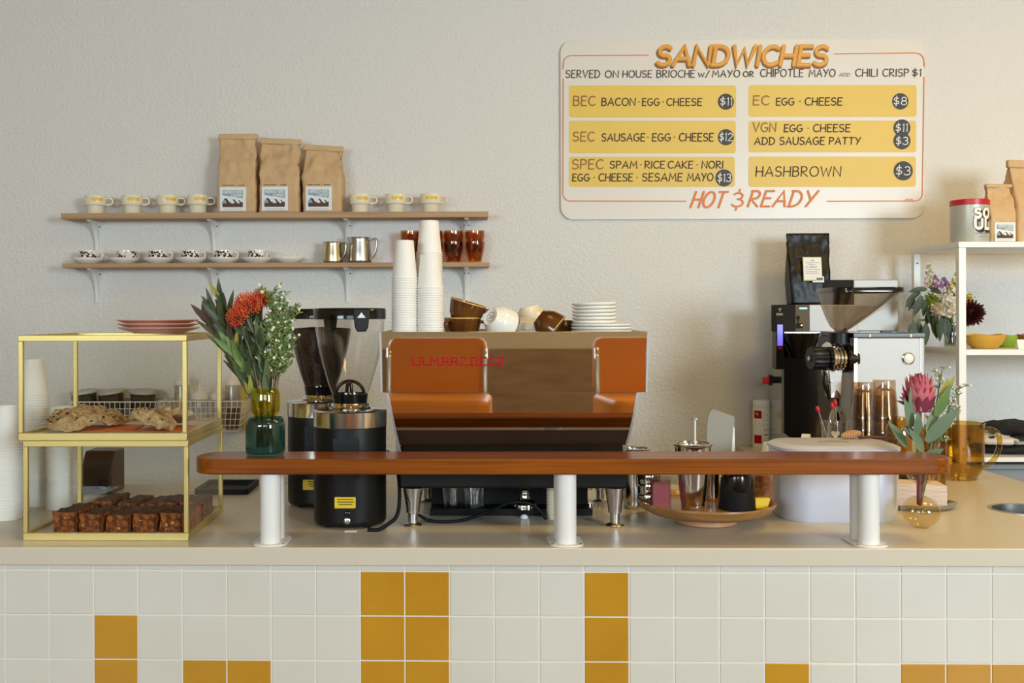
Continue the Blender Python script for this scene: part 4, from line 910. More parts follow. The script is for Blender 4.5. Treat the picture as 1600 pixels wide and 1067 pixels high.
letters = [[(645,yt_),(645,yb_),(655.5,yb_)], [(655.5,yb_),(655.5,yt_),(661.5,yt_),(661.5,yb_)], [(655.5,565),(661.5,565)], [(661.5,yb_),(673.5,yb_)], [(673.5,yb_),(673.5,yt_),(679,566),(684.5,yt_),(684.5,yb_)], [(684.5,yb_),(691,yb_)],
  [(691,yb_),(691,yt_),(699.5,yt_),(699.5,yb_)], [(691,565),(699.5,565)], [(699.5,yb_),(705.5,yb_)], [(705.5,yb_),(705.5,yt_),(713.5,yt_),(713.5,564.5),(706.9,564.5)], [(709.5,564.5),(714.5,yb_)],
  [(719,yt_),(728.5,yt_),(718,yb_),(736.5,yb_)], [(736.5,yb_),(736.5,yt_),(744.5,yt_),(744.5,yb_),(737.8,yb_)], [(744.5,yb_),(750.5,yb_)], [(760,yt_),(750.5,yt_),(750.5,yb_),(765.5,yb_)], [(774,yt_),(765.5,yt_),(765.5,yb_),(778,yb_)], [(778,yb_),(778,yt_),(785.5,yt_),(785.5,yb_),(779.3,yb_)]]
sq(letters); eb(mb, 'lettering', M['red_ink'], smooth=0)
# ---------------------------------------------------------------- on the machine
cM = cup_mesh(.0362, .0245, .104)
cup_stack(cM, XX(632.5, 2.86), 2.86, ZTOP, 27, .0066, 'left stack on the espresso machine', 'cups in the left machine stack')
cM2 = cup_mesh(.0372, .0262, .092)
cup_stack(cM2, XX(671.5, 2.86)+.001, 2.86, ZTOP, 23, .0066, 'right front stack on the espresso machine', 'cups in the right front machine stack')
cup_stack(cM2, XX(671, 2.945), 2.945, ZTOP, 38, .0066, 'tall back stack on the espresso machine', 'cups in the tall machine stack'); finish(cM); finish(cM2)
def cap_cup(label, p, rot, mat, scale=1.0, handle=True, edge=None, logo=False, grp='cappuccino cups on the espresso machine'):
    t = thing('cappuccino_cup', label, 'cup', p, 0, grp); t.rotation_euler = rot if len(rot) == 3 and not isinstance(rot, list) else Vector(rot).to_track_quat('Z', 'X').to_euler(); s = scale
    mb = MB(); mb.lathe([(a*s, b*s) for a, b in [(0,.002), (.020,.002), (.022,.0), (.0255,.0), (.0265,.003), (.0335,.010), (.043,.026), (.0475,.046), (.0495,.062)]], 40)
    mb.lathe([(a*s, b*s) for a, b in [(.0495,.062), (.0478,.062), (.0455,.046), (.041,.027), (.031,.012), (0,.009)]], 40); mb.build('body', M[mat], t, smooth=60, merge=1e-5)
    mb = MB(); mb.lathe([(a*s, b*s) for a, b in [(.0497,.0605), (.0499,.0625), (.0487,.0637), (.0476,.0625)]], 40); mb.build('rim', M[edge or mat], t, smooth=60)
    if handle:
        mb = MB(); mb.tube([Vector(q)*s for q in spline([(.045,0,.05), (.058,0,.057), (.073,0,.054), (.077,0,.043), (.068,0,.029), (.05,0,.023), (.041,0,.022)], 5)], .0044*s, 8)
        for v in mb.v: v.y *= 1.5
        mb.build('handle', M[mat], t, smooth=180)
    if logo:
        mb = MB(); mp = lambda u, v: Vector((u, v, .0013))
        ribbon(mb, arc(0, 0, .0135*s, .0135*s, 0, 360, 24), .0012, mp); ribbon(mb, [(-.005, -.006), (0, .008), (.005, -.006)], .002, mp)
        mb.build('base_stamp', M['black_ink'], t, smooth=0, fix=False)
    return t
zt_ = ZTOP+.0005
cap_cup('lower brown glazed cup beside the paper cups, under another brown cup', (XX(723, 2.93), 2.93, zt_), (0, 0, R(-125)), 'brown_glaze', 1.04, edge='glaze_edge')
cap_cup('brown glazed cup tilted on top of the lower brown cup', (XX(722, 2.93), 2.93, zt_+.046), (0, R(17), R(-10)), 'brown_glaze', 1.04, edge='glaze_edge')
cap_cup('white cup lying on its side, stamped base showing', (XX(766, 2.87), 2.865, ZTOP+.069), [.62, .55, -.36], 'china', .98, handle=False, logo=True)
cap_cup('small white cup lying behind the stamped white cup', (XX(807, 2.97), 2.95, ZTOP+.047), [.8, .3, -.36], 'china', .72, handle=False)
cap_cup('cream cup turned upside down, under another cream cup', (XX(833, 3.05), 3.05, ZTOP+.066), (R(180), R(0), R(40)), 'cream', 1.03)
cap_cup('cream cup tilted upside down on the other cream cup, handle up', (XX(826, 3.05), 3.05, ZTOP+.098), (R(180), R(-13), R(8)), 'cream', 1.03)
cap_cup('brown glazed cup tipped over, rim facing lower right', (XX(841, 2.90), 2.89, ZTOP+.067), [.78, -.12, -.6], 'brown_glaze', .92, handle=False, edge='glaze_edge')
cap_cup('brown glazed cup half hidden beside the white saucer stack', (XX(884, 3.0), 2.985, ZTOP+.058), (R(180), R(0), R(-60)), 'brown_glaze', .9, edge='glaze_edge')
pl2 = None
def plate_mesh(r):
    mb = MB(); mb.lathe([(0,.001), (r*.55,.0), (r*.6,.0015), (r*.94,.0065), (r,.0095), (r*1.005,.012), (r*.99,.0135), (r*.94,.0122), (r*.58,.0048), (0,.0045)], 48); return mb.build('saucer', M['china'], smooth=60)
for j, (px, r, n, z0, w_) in enumerate(((939.5, 47*2.9/F, 5, ZTOP+.0003, 'lower wide'), (928.5, 34.5*2.9/F, 6, ZTOP+.0003+5*.0088, 'upper narrow'))):
    pr = plate_mesh(r)
    for i in range(n):
        o = pr if i == 0 else pr.copy()
        if i: COL.objects.link(o)
        o.location = (XX(px, 2.9), 2.9, z0+i*.0088+(.0009*i if j else 0)); o.rotation_euler = (0, R(-1.2*j*min(i, 3)/3), 0)
        tag(o, 'white saucer, %s from the bottom of the %s stack on the espresso machine' % (ordinal(i+1), w_), 'saucer', 'saucers in the %s stack' % w_)
# ---------------------------------------------------------------- under the machine
t0 = atz(672, 806, ZC); t1 = atz(926, 806, ZC); tx = (t0.x+t1.x)/2; tw = (t1.x-t0.x)/2
t = thing('drip_tray', 'black tray lying on the counter beneath the espresso machine', 'tray', (tx, 3.02, ZC))
mb = MB(); mb.prism([(-.065, 0), (.065, 0), (.065, .075), (.055, .08), (.045, .012), (-.05, .012), (-.062, .02), (-.067, .02)], -tw, tw, 'x'); mb.build('tray', M['rubber'], t, bevel=.002)
def tumbler_clear(px, Y, label, r=.033, h=.07):
    t = thing('shot_glass', label, 'glass', (XX(px, Y), Y, ZC+.0125)); mb = MB(); mb.lathe([(0,0), (r*.8,0), (r*.84,.003), (r,h), (r*.95,h), (r*.8,.008), (0,.007)], 32); mb.build('body', M['clearpl'], t, smooth=40)
tumbler_clear(708, 2.995, 'clear glass on the tray under the machine, left of the other glass'); tumbler_clear(741, 2.985, 'clear glass on the tray under the machine, right of the other glass')
t = thing('portafilter', 'chrome portafilter lying on the black tray under the machine', 'portafilter', (XX(819, 2.985), 2.985, ZC+.0125))
mb = MB(); mb.lathe([(0,0), (.030,0), (.035,.004), (.036,.016), (.031,.024), (.018,.03), (.013,.045), (.016,.056), (.008,.060), (0,.06)], 36); mb.build('basket', M['chrome'], t, smooth=40)
mb = MB(); mb.tube([(.0, .02, .03), (.0, .05, .036), (0, .09, .05)], [.008, .011, .012], 12); mb.build('handle', M['black_g'], t, smooth=60)
mb = MB(); n = 15; pr = []
hz = zbase0-ZC-.002
for i in range(n): z = hz*i/n; pr += [(.0115, z), (.0145, z+hz/n*.3), (.0145, z+hz/n*.7), (.0115, z+hz/n*.98)]
mb.lathe([(0, 0)]+pr+[(0, hz)], 24); o = mb.build('drain_hose', P('hose_beige', (206, 194, 168), .5), smooth=60); o.location = (XX(859.5, 2.94), 2.905, ZC); tag(o, 'ribbed beige drain hose rising beside the middle white post', 'hose')
cable([(XX(654, 2.83), 2.83, zc+.02), (XX(668, 2.83), 2.845, zc+.004), (XX(690, 2.84), 2.845, zc-.0005), (XX(720, 2.86), 2.86, zc), (XX(760, 2.87), 2.87, zc+.02), (XX(795, 2.88), 2.875, zc+.045), (XX(825, 2.88), 2.875, zc+.044), (XX(845, 2.87), 2.88, zc+.02), (XX(853, 2.87), 2.875, zc)], .0045, 'machine_cable', 'black cable snaking under the espresso machine between its front legs')
t = thing('hose_clamp', 'shiny chrome curved clamp beside the right rear leg under the machine', 'clamp', (XX(921, 3.10), 3.10, ZC))
mb = MB(); mb.tube([(.02*math.cos(R(a))*.7, 0, .03+.024*math.sin(R(a))) for a in range(60, 310, 15)], .004, 8); mb.build('ring', M['chrome'], t, smooth=180); mb = MB(); mb.lathe([(0,0), (.014,0), (.012,.01), (0,.012)], 16); mb.build('foot', M['chrome'], t, smooth=40)
mb = MB(); mb.lathe([(0,0), (.011,0), (.010,.006), (.005,.0095), (0,.010)], 16); o = mb.build('white_plug', M['white_g'], smooth=50); o.location = (XX(820.5, 2.86), 2.925, ZC); tag(o, 'tiny white plastic plug lying on the counter under the espresso machine', 'plug')
# ================================================================ turntable and what stands on it
YTT = 2.86; tp = Vector((XX(1102, YTT), YTT, ZC)); ztt = ZZ(786, YTT)
M['bamboo'] = WOOD('bamboo', (150, 104, 52), (172, 124, 66), 0, 6, .3, coat=.2, fine=26); M['tan_wood'] = P('tan_wood', (196, 142, 98), .5)
tt = thing('turntable', 'round bamboo turntable on a pale wooden foot under the bar', 'turntable', tp)
mb = MB(); hz = ztt-ZC; mb.lathe([(0,0), (.076,0), (.082,.004), (.082,.014), (.070,hz-.024), (0,hz-.024)], 56); mb.build('foot', M['tan_wood'], tt, smooth=40)
mb = MB(); mb.lathe([(0,hz-.0235), (.15,hz-.0235), (.172,hz-.012), (.1825,hz+.004), (.181,hz+.009), (.174,hz+.008), (.165,hz-.004), (0,hz-.004)], 72); mb.build('plate', M['bamboo'], tt, smooth=40)
ZTT = ztt-.004+.0003
def shaker(px, Y, z0, ztop, r0, r1, label, mat='steel_p', bead=True):
    t = thing('steel_cup', label, 'steel cup', (XX(px, Y), Y, z0)); h = ztop-z0
    mb = MB(); pr = [(0,0), (r0*.93,0), (r0*.97,.003), (r0,.014), (r0*.985,.017), (r0+(r1-r0)*.15,h*.15)]+[(r0+(r1-r0)*k, h*k) for k in (.4, .7, .93)]
    mb.lathe(pr+[(r1, h-.008), (r1, h-.005)], 40); pr2 = [(r1-.0015, h-.005)]+[(r0+(r1-r0)*k-.002, h*k) for k in (.93, .5, .1)]+[(0, .006)]; mb.lathe([(r1, h-.005)]+pr2, 40); mb.build('body', M[mat], t, smooth=40, merge=1e-5)
    mb = MB(); mb.lathe([(r1-.001,h-.0065), (r1+.003,h-.004), (r1+.003,h), (r1,h+.0012), (r1-.002,h-.001)], 40); mb.build('rolled_rim', M[mat], t, smooth=60); return t
shaker(1082, 2.80, ZTT, ZZ(693, 2.80), .0315, .048, 'tall tapered steel shaker cup at the front of the turntable')
shaker(992, 3.08, ZC, ZZ(700, 3.08), .035, .040, 'steel shaker cup standing right behind the espresso machine leg')
t = thing('bar_whisk', 'thin white rod with a small flat top, standing in the steel shaker', 'rod', (XX(1085, 2.80)+.003, 2.81, ZTT+.0065))
mb = MB(); mb.tube([(0,0,0), (0,0,ZZ(654, 2.81)-ZTT-.0065)], .0026, 8); mb.build('rod', M['white'], t, smooth=60); mb = MB(); mb.lathe([(0,-.002), (.011,-.002), (.011,.001), (0,.002)], 20, (0, 0, ZZ(654, 2.81)-ZTT-.0065)); mb.build('top_disc', M['steel'], t)
t = thing('steel_jar', 'ringed polished steel jar at the left side of the turntable', 'jar', (XX(1013, 2.90), 2.90, ZTT))
mb = MB(); mb.lathe([(0,0), (.030,0), (.0315,.003), (.0315,.022), (.0305,.024), (.0315,.027), (.0315,.05), (.0305,.053), (.0315,.056), (.0315,.078), (.029,.084), (0,.086)], 36); mb.build('body', M['chrome'], t, smooth=30)
# clear holder of pink sweetener packets
px0 = XX(1020.5, 2.775); t = thing('packet_holder', 'clear holder of pink sweetener packets, left of the tall steel shaker', 'packet holder', (px0+.026, 2.80, ZTT), R(-14))
M['pinkpk'] = P('pink_packet', (214, 110, 122), .55); wpk = .045
mb = MB(); mb.box(-.024, .024, -.03, .03, 0, .002); mb.box(-.024, .024, -.03, -.0285, .002, .082); mb.box(-.024, .024, .0285, .03, .002, .082); mb.box(-.024, -.0225, -.0285, .0285, .002, .082); mb.box(.0225, .024, -.0285, .0285, .002, .082); mb.build('holder', M['clearpl'], t, smooth=0)
for i in range(9):
    y = -.025+i*.0062; o = MB(); o.box(-.021, .021, y-.0022, y+.0022, .0025, .0655+.002*math.sin(i*2.1)); o = o.build('sweetener_packet', M['pinkpk'], smooth=0, bevel=.001); o.location = t.location; o.rotation_euler = t.rotation_euler
    tag(o, 'pink sweetener packet, %s from the front in the clear holder' % ordinal(i+1), 'packet', 'pink sweetener packets')
t = thing('steel_cup_small', 'x', 'x'); bpy.data.objects.remove(t)
shaker(1115, 2.92, ZTT, ZTT+.105, .024, .030, 'slim steel cup between the tall shaker and the ribbed black tumbler')
t = thing('ribbed_tumbler', 'glossy black tumbler in a ribbed black grip on the turntable', 'tumbler', (XX(1150.5, 2.80), 2.80, ZTT))
mb = MB(); mb.lathe([(0,.001), (.041,.001), (.042,.004), (.0375,.085), (.034,.104), (.031,.110), (0,.111)], 48); mb.build('body', M['black_g'], t, smooth=50)
for i in range(11):
    mb = MB(); pts = []
    for k in range(48):
        a = 2*PI*k/48; dip = math.cos(a+PI/2-.1); rr = .0455-.0007*i
        pts.append((rr*math.cos(a), rr*math.sin(a), .004+i*.0062-(.0022*i)*max(0, dip)**1.5+.0015*i*max(0, -math.cos(2*(a+PI/2)))))
    mb.tube(pts, .0034, 8, True); mb.build('grip_rib', M['rubber'], t, smooth=180)
# grey sheet (slanted menu holder) behind the turntable
M['greysheet'] = P('grey_sheet_metal', (150, 146, 136), .6, 0, .3, bump=(90, .05))
gx0, gx1 = XX(1105, 3.08), XX(1150, 3.08); gz1 = ZZ(640, 3.08); t = thing('menu_stand', 'grey sheet metal stand with rounded slanting top behind the turntable', 'stand', ((gx0+gx1)/2, 3.08, ZC)); W2 = (gx1-gx0)/2; hh = gz1-ZC
out = [(-W2, 0), (W2, 0), (W2, hh-.022), (-W2+.022, hh), (-W2+.012, hh-.008), (-W2+.005, hh-.03), (-W2+.001, hh-.07)]
mb = MB(); mb.prism(out, -.002, .002, 'y'); mb.xf(Matrix.Rotation(R(-5), 4, 'X')); mb.build('sheet', M['greysheet'], t, smooth=30, bevel=.0008)
mb = MB(); mb.box(-W2, W2, -.03, .055, 0, .004); mb.build('base', M['greysheet'], t, bevel=.001)
mb = MB(); mb.prism([(W2-.012, .15), (W2-.001, .15), (W2-.001, hh-.055), (W2-.004, hh-.05)], -.0032, -.0022, 'y'); mb.xf(Matrix.Rotation(R(-5), 4, 'X')); mb.build('paper_edge', M['paper'], t, smooth=0)
# clear jar with orange-red contents, yellow packs
t = thing('clear_jar', 'clear jar of orange and red bits at the right of the turntable', 'jar', (XX(1193, 2.90), 2.90, ZTT))
mb = MB(); mb.lathe([(0,0), (.030,0), (.031,.003), (.031,.105), (.029,.11), (.0285,.105), (.0285,.005), (0,.004)], 36); mb.build('jar', M['clearpl'], t, smooth=40)
mb = MB(); mb.lathe([(0,.005), (.028,.005), (.028,.075), (0,.078)], 30); mb.build('contents', P('orange_bits', (206, 110, 50), .6, var=((224, 176, 90), 70, .45, .6), bump=(120, .5)), t, smooth=40)
t = thing('yellow_pack', 'small bright yellow box at the right edge of the turntable', 'box', (XX(1190, 2.79), 2.80, ZTT+.001), R(8))
mb = MB(); mb.prism([(-.02, 0), (.014, 0), (.022, .028), (-.02, .028)], -.01, .01, 'y'); mb.build('box', M['lab_y'], t, bevel=.001)
# ================================================================ ice bin, small things behind it
M['bin'] = P('bin_white', (200, 203, 216), .35)
bx0_, bx1_ = XX(1218.5, 2.90), XX(1408, 2.90); byf = 2.848; bd = .235
t = thing('white_bin', 'white rounded plastic bin with a lid behind the right bar posts', 'bin', ((bx0_+bx1_)/2, byf+bd/2, ZC)); W2 = (bx1_-bx0_)/2; hb = ZZ(704, 2.9)-ZC
mb = MB(); n = 9
o1 = rrect(-W2+.008, W2-.008, -bd/2+.008, bd/2-.008, .075, n); o2 = rrect(-W2, W2, -bd/2, bd/2, .082, n); o3 = rrect(-W2+.004, W2-.004, -bd/2+.004, bd/2-.004, .078, n); N = len(o1)
rows = [[(a*.97, b*.97, 0) for a, b in o1], [(a, b, .006) for a, b in o1], [(a, b, .03) for a, b in o3], [(a, b, hb-.004) for a, b in o2], [(a, b, hb) for a, b in o3]]
mb.add(sum(rows, []), [f for k in range(4) for i in range(N) for j in [(i+1) % N] for f in [(k*N+i, k*N+j, (k+1)*N+j, (k+1)*N+i)]]+[tuple(range(N-1, -1, -1)), tuple(4*N+i for i in range(N))]); mb.build('tub', M['bin'], t, smooth=50)
mb = MB(); e1 = rrect(-W2-.004, W2+.004, -bd/2-.004, bd/2+.004, .086, n); e2 = rrect(-W2+.012, W2-.012, -bd/2+.012, bd/2-.012, .07, n); e3 = rrect(-W2+.03, W2-.03, -bd/2+.03, bd/2-.03, .055, n)
rows = [[(a, b, hb+.0005) for a, b in e1], [(a, b, hb+.008) for a, b in e1], [(a, b, hb+.0155) for a, b in e2], [(a, b, hb+.0165) for a, b in e3]]
mb.add(sum(rows, []), [f for k in range(3) for i in range(N) for j in [(i+1) % N] for f in [(k*N+i, k*N+j, (k+1)*N+j, (k+1)*N+i)]]+[tuple(range(N-1, -1, -1)), tuple(3*N+i for i in range(N))]); lid = mb.build('lid', M['bin'], t, smooth=50)
mb = MB(); mb.lathe([(.042, 0), (.04, .0016), (.035, .0008), (0, .0004)], 36)
for v in mb.v: v.y *= .8
o = mb.build('lid_recess', P('lid_grey', (170, 166, 164), .5), lid); o.location = (.0, -.01, hb+.0168)
# wooden honey dipper and beaded string resting on the bin lid / behind
zlid = ZC+hb+.0168
t = thing('honey_dipper', 'pale grooved wooden honey dipper head on the white bin lid', 'honey dipper', (XX(1338, 3.0), 3.03, zlid+.0125)); M['palewood'] = P('pale_wood', (214, 172, 132), .6)
mb = MB(); pr = [(0, -.034)]
for i in range(8): z = -.034+i*.0075; r = .0125*math.sin(PI*(i+1.2)/9.4)**.6; pr += [(r*.7, z), (r, z+.0015), (r, z+.005), (r*.7, z+.0065)]
mb.lathe(pr+[(0, .027)], 24); mb.xf(Matrix.Rotation(R(12), 4, 'Z')@Matrix.Rotation(R(84), 4, 'Y')); mb.build('head', M['palewood'], t, smooth=30)
pts = spline([(XX(1347, 3.0), 3.02, zlid+.0045), (XX(1365, 3.0), 3.035, zlid+.0045), (XX(1385, 3.0), 3.03, zlid+.004), (XX(1402, 2.98), 3.0, zlid+.003)], 8)
mb = MB()
for p in pts[::1]: mb.ball(p, .0042, 8, 6)
c = Vector(pts[0]); mb.xf(Matrix.Translation(-c)); o = mb.build('bead_string', P('brown_beads', (92, 54, 44), .3), smooth=180); o.location = c; tag(o, 'string of small brown beads along the back of the white bin lid', 'beads')
# canister of wipes on the back of the return counter
M['can_w'] = P('canister_white', (234, 228, 208), .4)
Yc = 4.44; t = thing('wipes_canister', 'white canister of wipes with red label patches by the wall', 'canister', (XX(1189.5, Yc), Yc, ZC)); r = 13.5*Yc/F; h = ZZ(625, Yc)-ZC
mb = MB(); mb.lathe([(0,0), (r*.97,0), (r,.003), (r,h-.034), (r*.97,h-.032), (0,h-.032)], 40); mb.build('body', M['can_w'], t, smooth=40)
mb = MB(); mb.lathe([(r*.96,h-.032), (r*.98,h-.031), (r*.98,h-.006), (r*.9,h-.001), (0,h)], 40); mb.build('lid', M['white_g'], t, smooth=40)
def cyl(rr): return lambda u, v: Vector((rr*math.sin(u/rr), -rr*math.cos(u/rr), v))
def patch(par, name, mat, rr, u0, u1, v0, v1, n=10):
    mb = MB(); f = cyl(rr); vs = []; 
    for i in range(n+1): u = u0+(u1-u0)*i/n; vs += [f(u, v0), f(u, v1)]
    mb.add(vs, [(2*i, 2*i+2, 2*i+3, 2*i+1) for i in range(n)]); return mb.build(name, M[mat], par, smooth=60)
patch(t, 'label_patch', 'red_ink', r+.0006, -.044, -.0095, h*.63, h*.79); patch(t, 'label_patch', 'red_ink', r+.0006, -.044, -.0095, h*.12, h*.29)
mb = MB(); f = cyl(r+.001); letter(mb, '?', 0, 0, 0, 0, 0, f) if False else None
ribbon(mb, [f_ for f_ in arc(-.030, h*.715, .005, .006, 200, -60, 8)], .0024, f, True); mb.build('label_mark', M['chalk'], t, smooth=0)
mb = MB()
for k in range(9): ribbon(mb, [(-.006, h*(.76-.035*k)), (.024-.005*(k % 3), h*(.76-.035*k))], .0022, f, False)
for k in range(4): ribbon(mb, [(-.038, h*(.56-.03*k)), (-.014, h*(.56-.03*k))], .0022, f, False)
ribbon(mb, arc(.004, h*.40, .004, .004, 0, 360, 10), .0016, f); ribbon(mb, arc(.018, h*.40, .004, .004, 0, 360, 10), .0016, f); ribbon(mb, [(.002, h*.30), (.02, h*.30)], .006, f)
mb.build('label_print', M['grey_ink'], t, smooth=0)
# grey cloth, white tap, tape roll
def cloth(name, label, cat, p, sx, sy, sz, mat, seed, amp=.012, group=None):
    mb = MB(); mb.ball((0, 0, 0), (1, 1, 1), 36, 22)
    for v in mb.v:
        a = Vector((math.copysign(abs(v.x)**.7, v.x), math.copysign(abs(v.y)**.7, v.y), math.copysign(abs(v.z)**.8, v.z))); q = Vector((a.x*sx, a.y*sy, (a.z+1)*sz/2)); k = noise.noise(q*28+Vector((seed, 0, 0)))*amp
        v.x, v.y, v.z = q.x+k, q.y+k*.6, max(0, q.z+k*(q.z/sz))
    o = mb.build(name, mat if not isinstance(mat, str) else M[mat], smooth=180); o.location = p; return tag(o, label, cat, group)
M['greycloth'] = P('grey_cloth', (92, 98, 98), .9, bump=(260, .3))
cloth('grey_cloth', 'crumpled dark grey cloth left of the white bin', 'cloth', (XX(1222, 3.55), 3.55, ZC), .05, .05, ZZ(681, 3.55)-ZC, 'greycloth', 3)
t = thing('white_spout', 'small white plastic spout poking up left of the white bin', 'spout', (XX(1200, 3.16), 3.16, ZC)); zz = ZZ(691, 3.16)-ZC
mb = MB(); mb.lathe([(0,0), (.028,0), (.03,.004), (.03,zz-.035), (.018,zz-.024), (.016,zz-.004), (.013,zz), (0,zz)], 28); mb.build('bottle', M['frost'], t, smooth=40); mb = MB(); mb.tube([(0, 0, zz-.004), (.016, -.004, zz-.001), (.029, -.006, zz+.001)], [.006, .0055, .0045], 10); mb.build('nozzle', M['frost'], t, smooth=60)
t = thing('tape_roll', 'roll of white tape with yellow edge standing behind the white bin', 'tape roll', (XX(1259, 3.45), 3.45, ZC)); rr = 11*3.45/F; zz = ZZ(678, 3.45)-ZC-rr
mb = MB(); mb.lathe([(rr*.62,-.012), (rr,-.012), (rr,.012), (rr*.62,.012), (rr*.62,-.012)], 36); mb.xf(Matrix.Translation((0, 0, zz))@Matrix.Rotation(R(62), 4, 'Z')@Matrix.Rotation(R(90), 4, 'X')); mb.build('roll', P('tape', (228, 220, 190), .4), t, smooth=40)
mb = MB(); mb.box(-.02, .02, -.02, .02, 0, zz-rr-.0005); mb.build('holder', M['black'], t, bevel=.002)
mb = MB(); mb.lathe([(rr*.5,-.008), (rr*.615,-.008), (rr*.615,.008), (rr*.5,.008), (rr*.5,-.008)], 36); mb.xf(Matrix.Translation((0, 0, zz))@Matrix.Rotation(R(62), 4, 'Z')@Matrix.Rotation(R(90), 4, 'X')); mb.build('core', M['lab_y'], t, smooth=40)
# clear cup with a heart and red-tipped stir picks
Yk = 3.42; kc = Vector((XX(1305, Yk), Yk, ZC)); t = thing('clear_cup', 'clear plastic cup with a pale heart, holding red-tipped picks', 'cup', kc); zk = ZZ(659, Yk)-ZC
mb = MB(); mb.lathe([(0,.001), (.030,.001), (.033,.005), (.0455,zk-.008), (.047,zk-.004), (.0475,zk), (.046,zk+.0005), (.0445,zk-.008), (.032,.007), (0,.004)], 36); mb.build('cup', M['clearpl'], t, smooth=40)
mb = MB(); hp = []
for i in range(40): a = 2*PI*i/40; hp.append((16*math.sin(a)**3*.00085-.015, zk-.036+(13*math.cos(a)-5*math.cos(2*a)-2*math.cos(3*a)-math.cos(4*a))*.00085))
f = cyl(.0435); mb.add([f(u, v) for u, v in hp], [tuple(range(40))]); mb.build('heart', P('heart_cream', (222, 206, 172), .5), t, smooth=0)
for k, (px, py, Y, lb, bx, by_) in enumerate(((1278, 640, 3.39, 'left, leaning outwards', .022, -.012), (1300.5, 634.5, 3.40, 'middle', .014, .0), (1305, 630, 3.43, 'right, standing highest', .020, .012))):
    top = at(px, py, Y); base = kc+Vector((bx, by_, .012)); t = thing('stir_pick', 'red-tipped thin steel pick in the heart cup, '+lb, 'stir pick', base, 0, 'red-tipped picks'); v = top-base
    mb = MB(); mb.tube([(0, 0, 0), tuple(v*.97)], .0021, 8); mb.build('shaft', M['steel'], t, smooth=60)
    mb = MB(); mb.tube([tuple(v*.96), tuple(v*.98), tuple(v*1.02), tuple(v*1.045)], [.0032, .0062, .0062, .003], 12); mb.build('tip', M['red'], t, smooth=60)
# ================================================================ hot-water brewer on the return counter
Yb = 4.25; X0, X1 = XX(1212, Yb), XX(1404, 4.28); bd0, bd1 = Yb, 4.40; XB = XX(1225, Yb)-.0
br_ = thing('water_brewer', 'tall steel and black brewer with a purple display by the wall', 'brewer', ((X0+X1)/2, 4.32, ZC)); BO = Vector(br_.location)
def bb(name, mat, par=None, **k):
    def f(x0, x1, y0, y1, z0, z1): mb = MB(); mb.box(x0, x1, y0, y1, z0, z1); mb.xf(Matrix.Translation(-BO)); return mb.build(name, M[mat] if isinstance(mat, str) else mat, par or br_, **k)
    return f
zt1 = ZZ(476, Yb, 1250); zt2 = ZZ(518, Yb, 1250); XS = XX(1225, Yb)
M['dark_steel'] = P('dark_steel', (58, 52, 46), .22, .9); M['umber'] = P('bronze_panel', (104, 92, 78), .6, .1, .2)
bb('head_panel', 'steel_l', bevel=.002)(XX(1264.5, Yb), XX(1340, Yb), bd0, bd1, zt2, zt1)
M['matt_dark'] = P('matt_dark', (44, 41, 38), .7, 0, .12)
bb('head_side', 'matt_dark', bevel=.001)(X0, XX(1242, Yb), bd0, bd0+.06, zt2, zt1); bb('control_strip', 'umber', bevel=.0008)(XX(1242.5, Yb), XX(1264, Yb), bd0-.001, bd1, zt2, zt1)
zcol = ZZ(577, Yb, 1220)
bb('display_column', 'black_g', bevel=.002)(X0, XX(1224.5, Yb), bd0-.004, bd0+.05, zcol, zt2-.0005)
M['purple'] = P('display_purple', (120, 112, 226), .3, emit=((120, 108, 255), .55)); M['led'] = P('led_green', (120, 230, 190), .3, emit=((110, 235, 180), .5))
bb('display', 'purple', smooth=0)(XX(1214, Yb), XX(1222.5, Yb), bd0-.0048, bd0-.0043, ZZ(541, Yb), ZZ(508, Yb))
bb('display_mark', 'red_ink', smooth=0)(XX(1215.5, Yb), XX(1221, Yb), bd0-.0048, bd0-.0043, ZZ(546, Yb), ZZ(542.5, Yb))
bb('led_strip', 'led', smooth=0)(XX(1249, Yb), XX(1261, Yb), bd0-.0018, bd0-.0012, ZZ(484.3, Yb), ZZ(481.5, Yb))
mb = MB(); cl = at(1247, 494, bd0-.0022)-BO; mb.add([Vector((cl.x+.0075*math.cos(a), cl.y, cl.z-.006+.0085*math.sin(a))) if not (4.0 < a < 5.5) else Vector((cl.x+.0012*(a-4.71), cl.y, cl.z-.028)) for a in [2*PI*k/24 for k in range(24)]], [tuple(range(24))]); mb.build('drop_symbol', M['matt_dark'], br_, smooth=0)
bb('badge', 'matt_dark', smooth=0)(XX(1243.5, Yb), XX(1254, Yb), bd0-.002, bd0-.0015, ZZ(514, Yb), ZZ(506, Yb)); bb('badge_dot', 'brass_s', smooth=0)(XX(1251, Yb), XX(1253, Yb), bd0-.0026, bd0-.0021, ZZ(510, Yb), ZZ(508, Yb))
mb = MB(); mp = lambda u, v: at(u, v, bd0-.001)-BO
for q in ([(1216.5, 482), (1218.5, 484), (1220.5, 482)], [(1218.5, 484), (1218.5, 486.5)]): ribbon(mb, q, .8, mp)
for x in (1214.5, 1218, 1221.5): ribbon(mb, arc(x, 491, 1.3, 1.6, 0, 360, 8), .6, mp)
mb.build('brand_mark', M['chalk'], br_, smooth=0)
bb('left_side', 'steel', smooth=0)(XX(1221, Yb), XX(1225, Yb)-.0005, bd0, bd1, ZC, zcol-.0005)
bb('recess_back', 'black_g', smooth=0)(XX(1225, Yb), XX(1345, Yb), bd0+.08, bd1, ZC, zt2-.0005)
bb('head_lip', 'steel', bevel=.001)(XX(1225, Yb), XX(1345, Yb), bd0-.002, bd0+.09, zt2-.006, zt2-.0006)
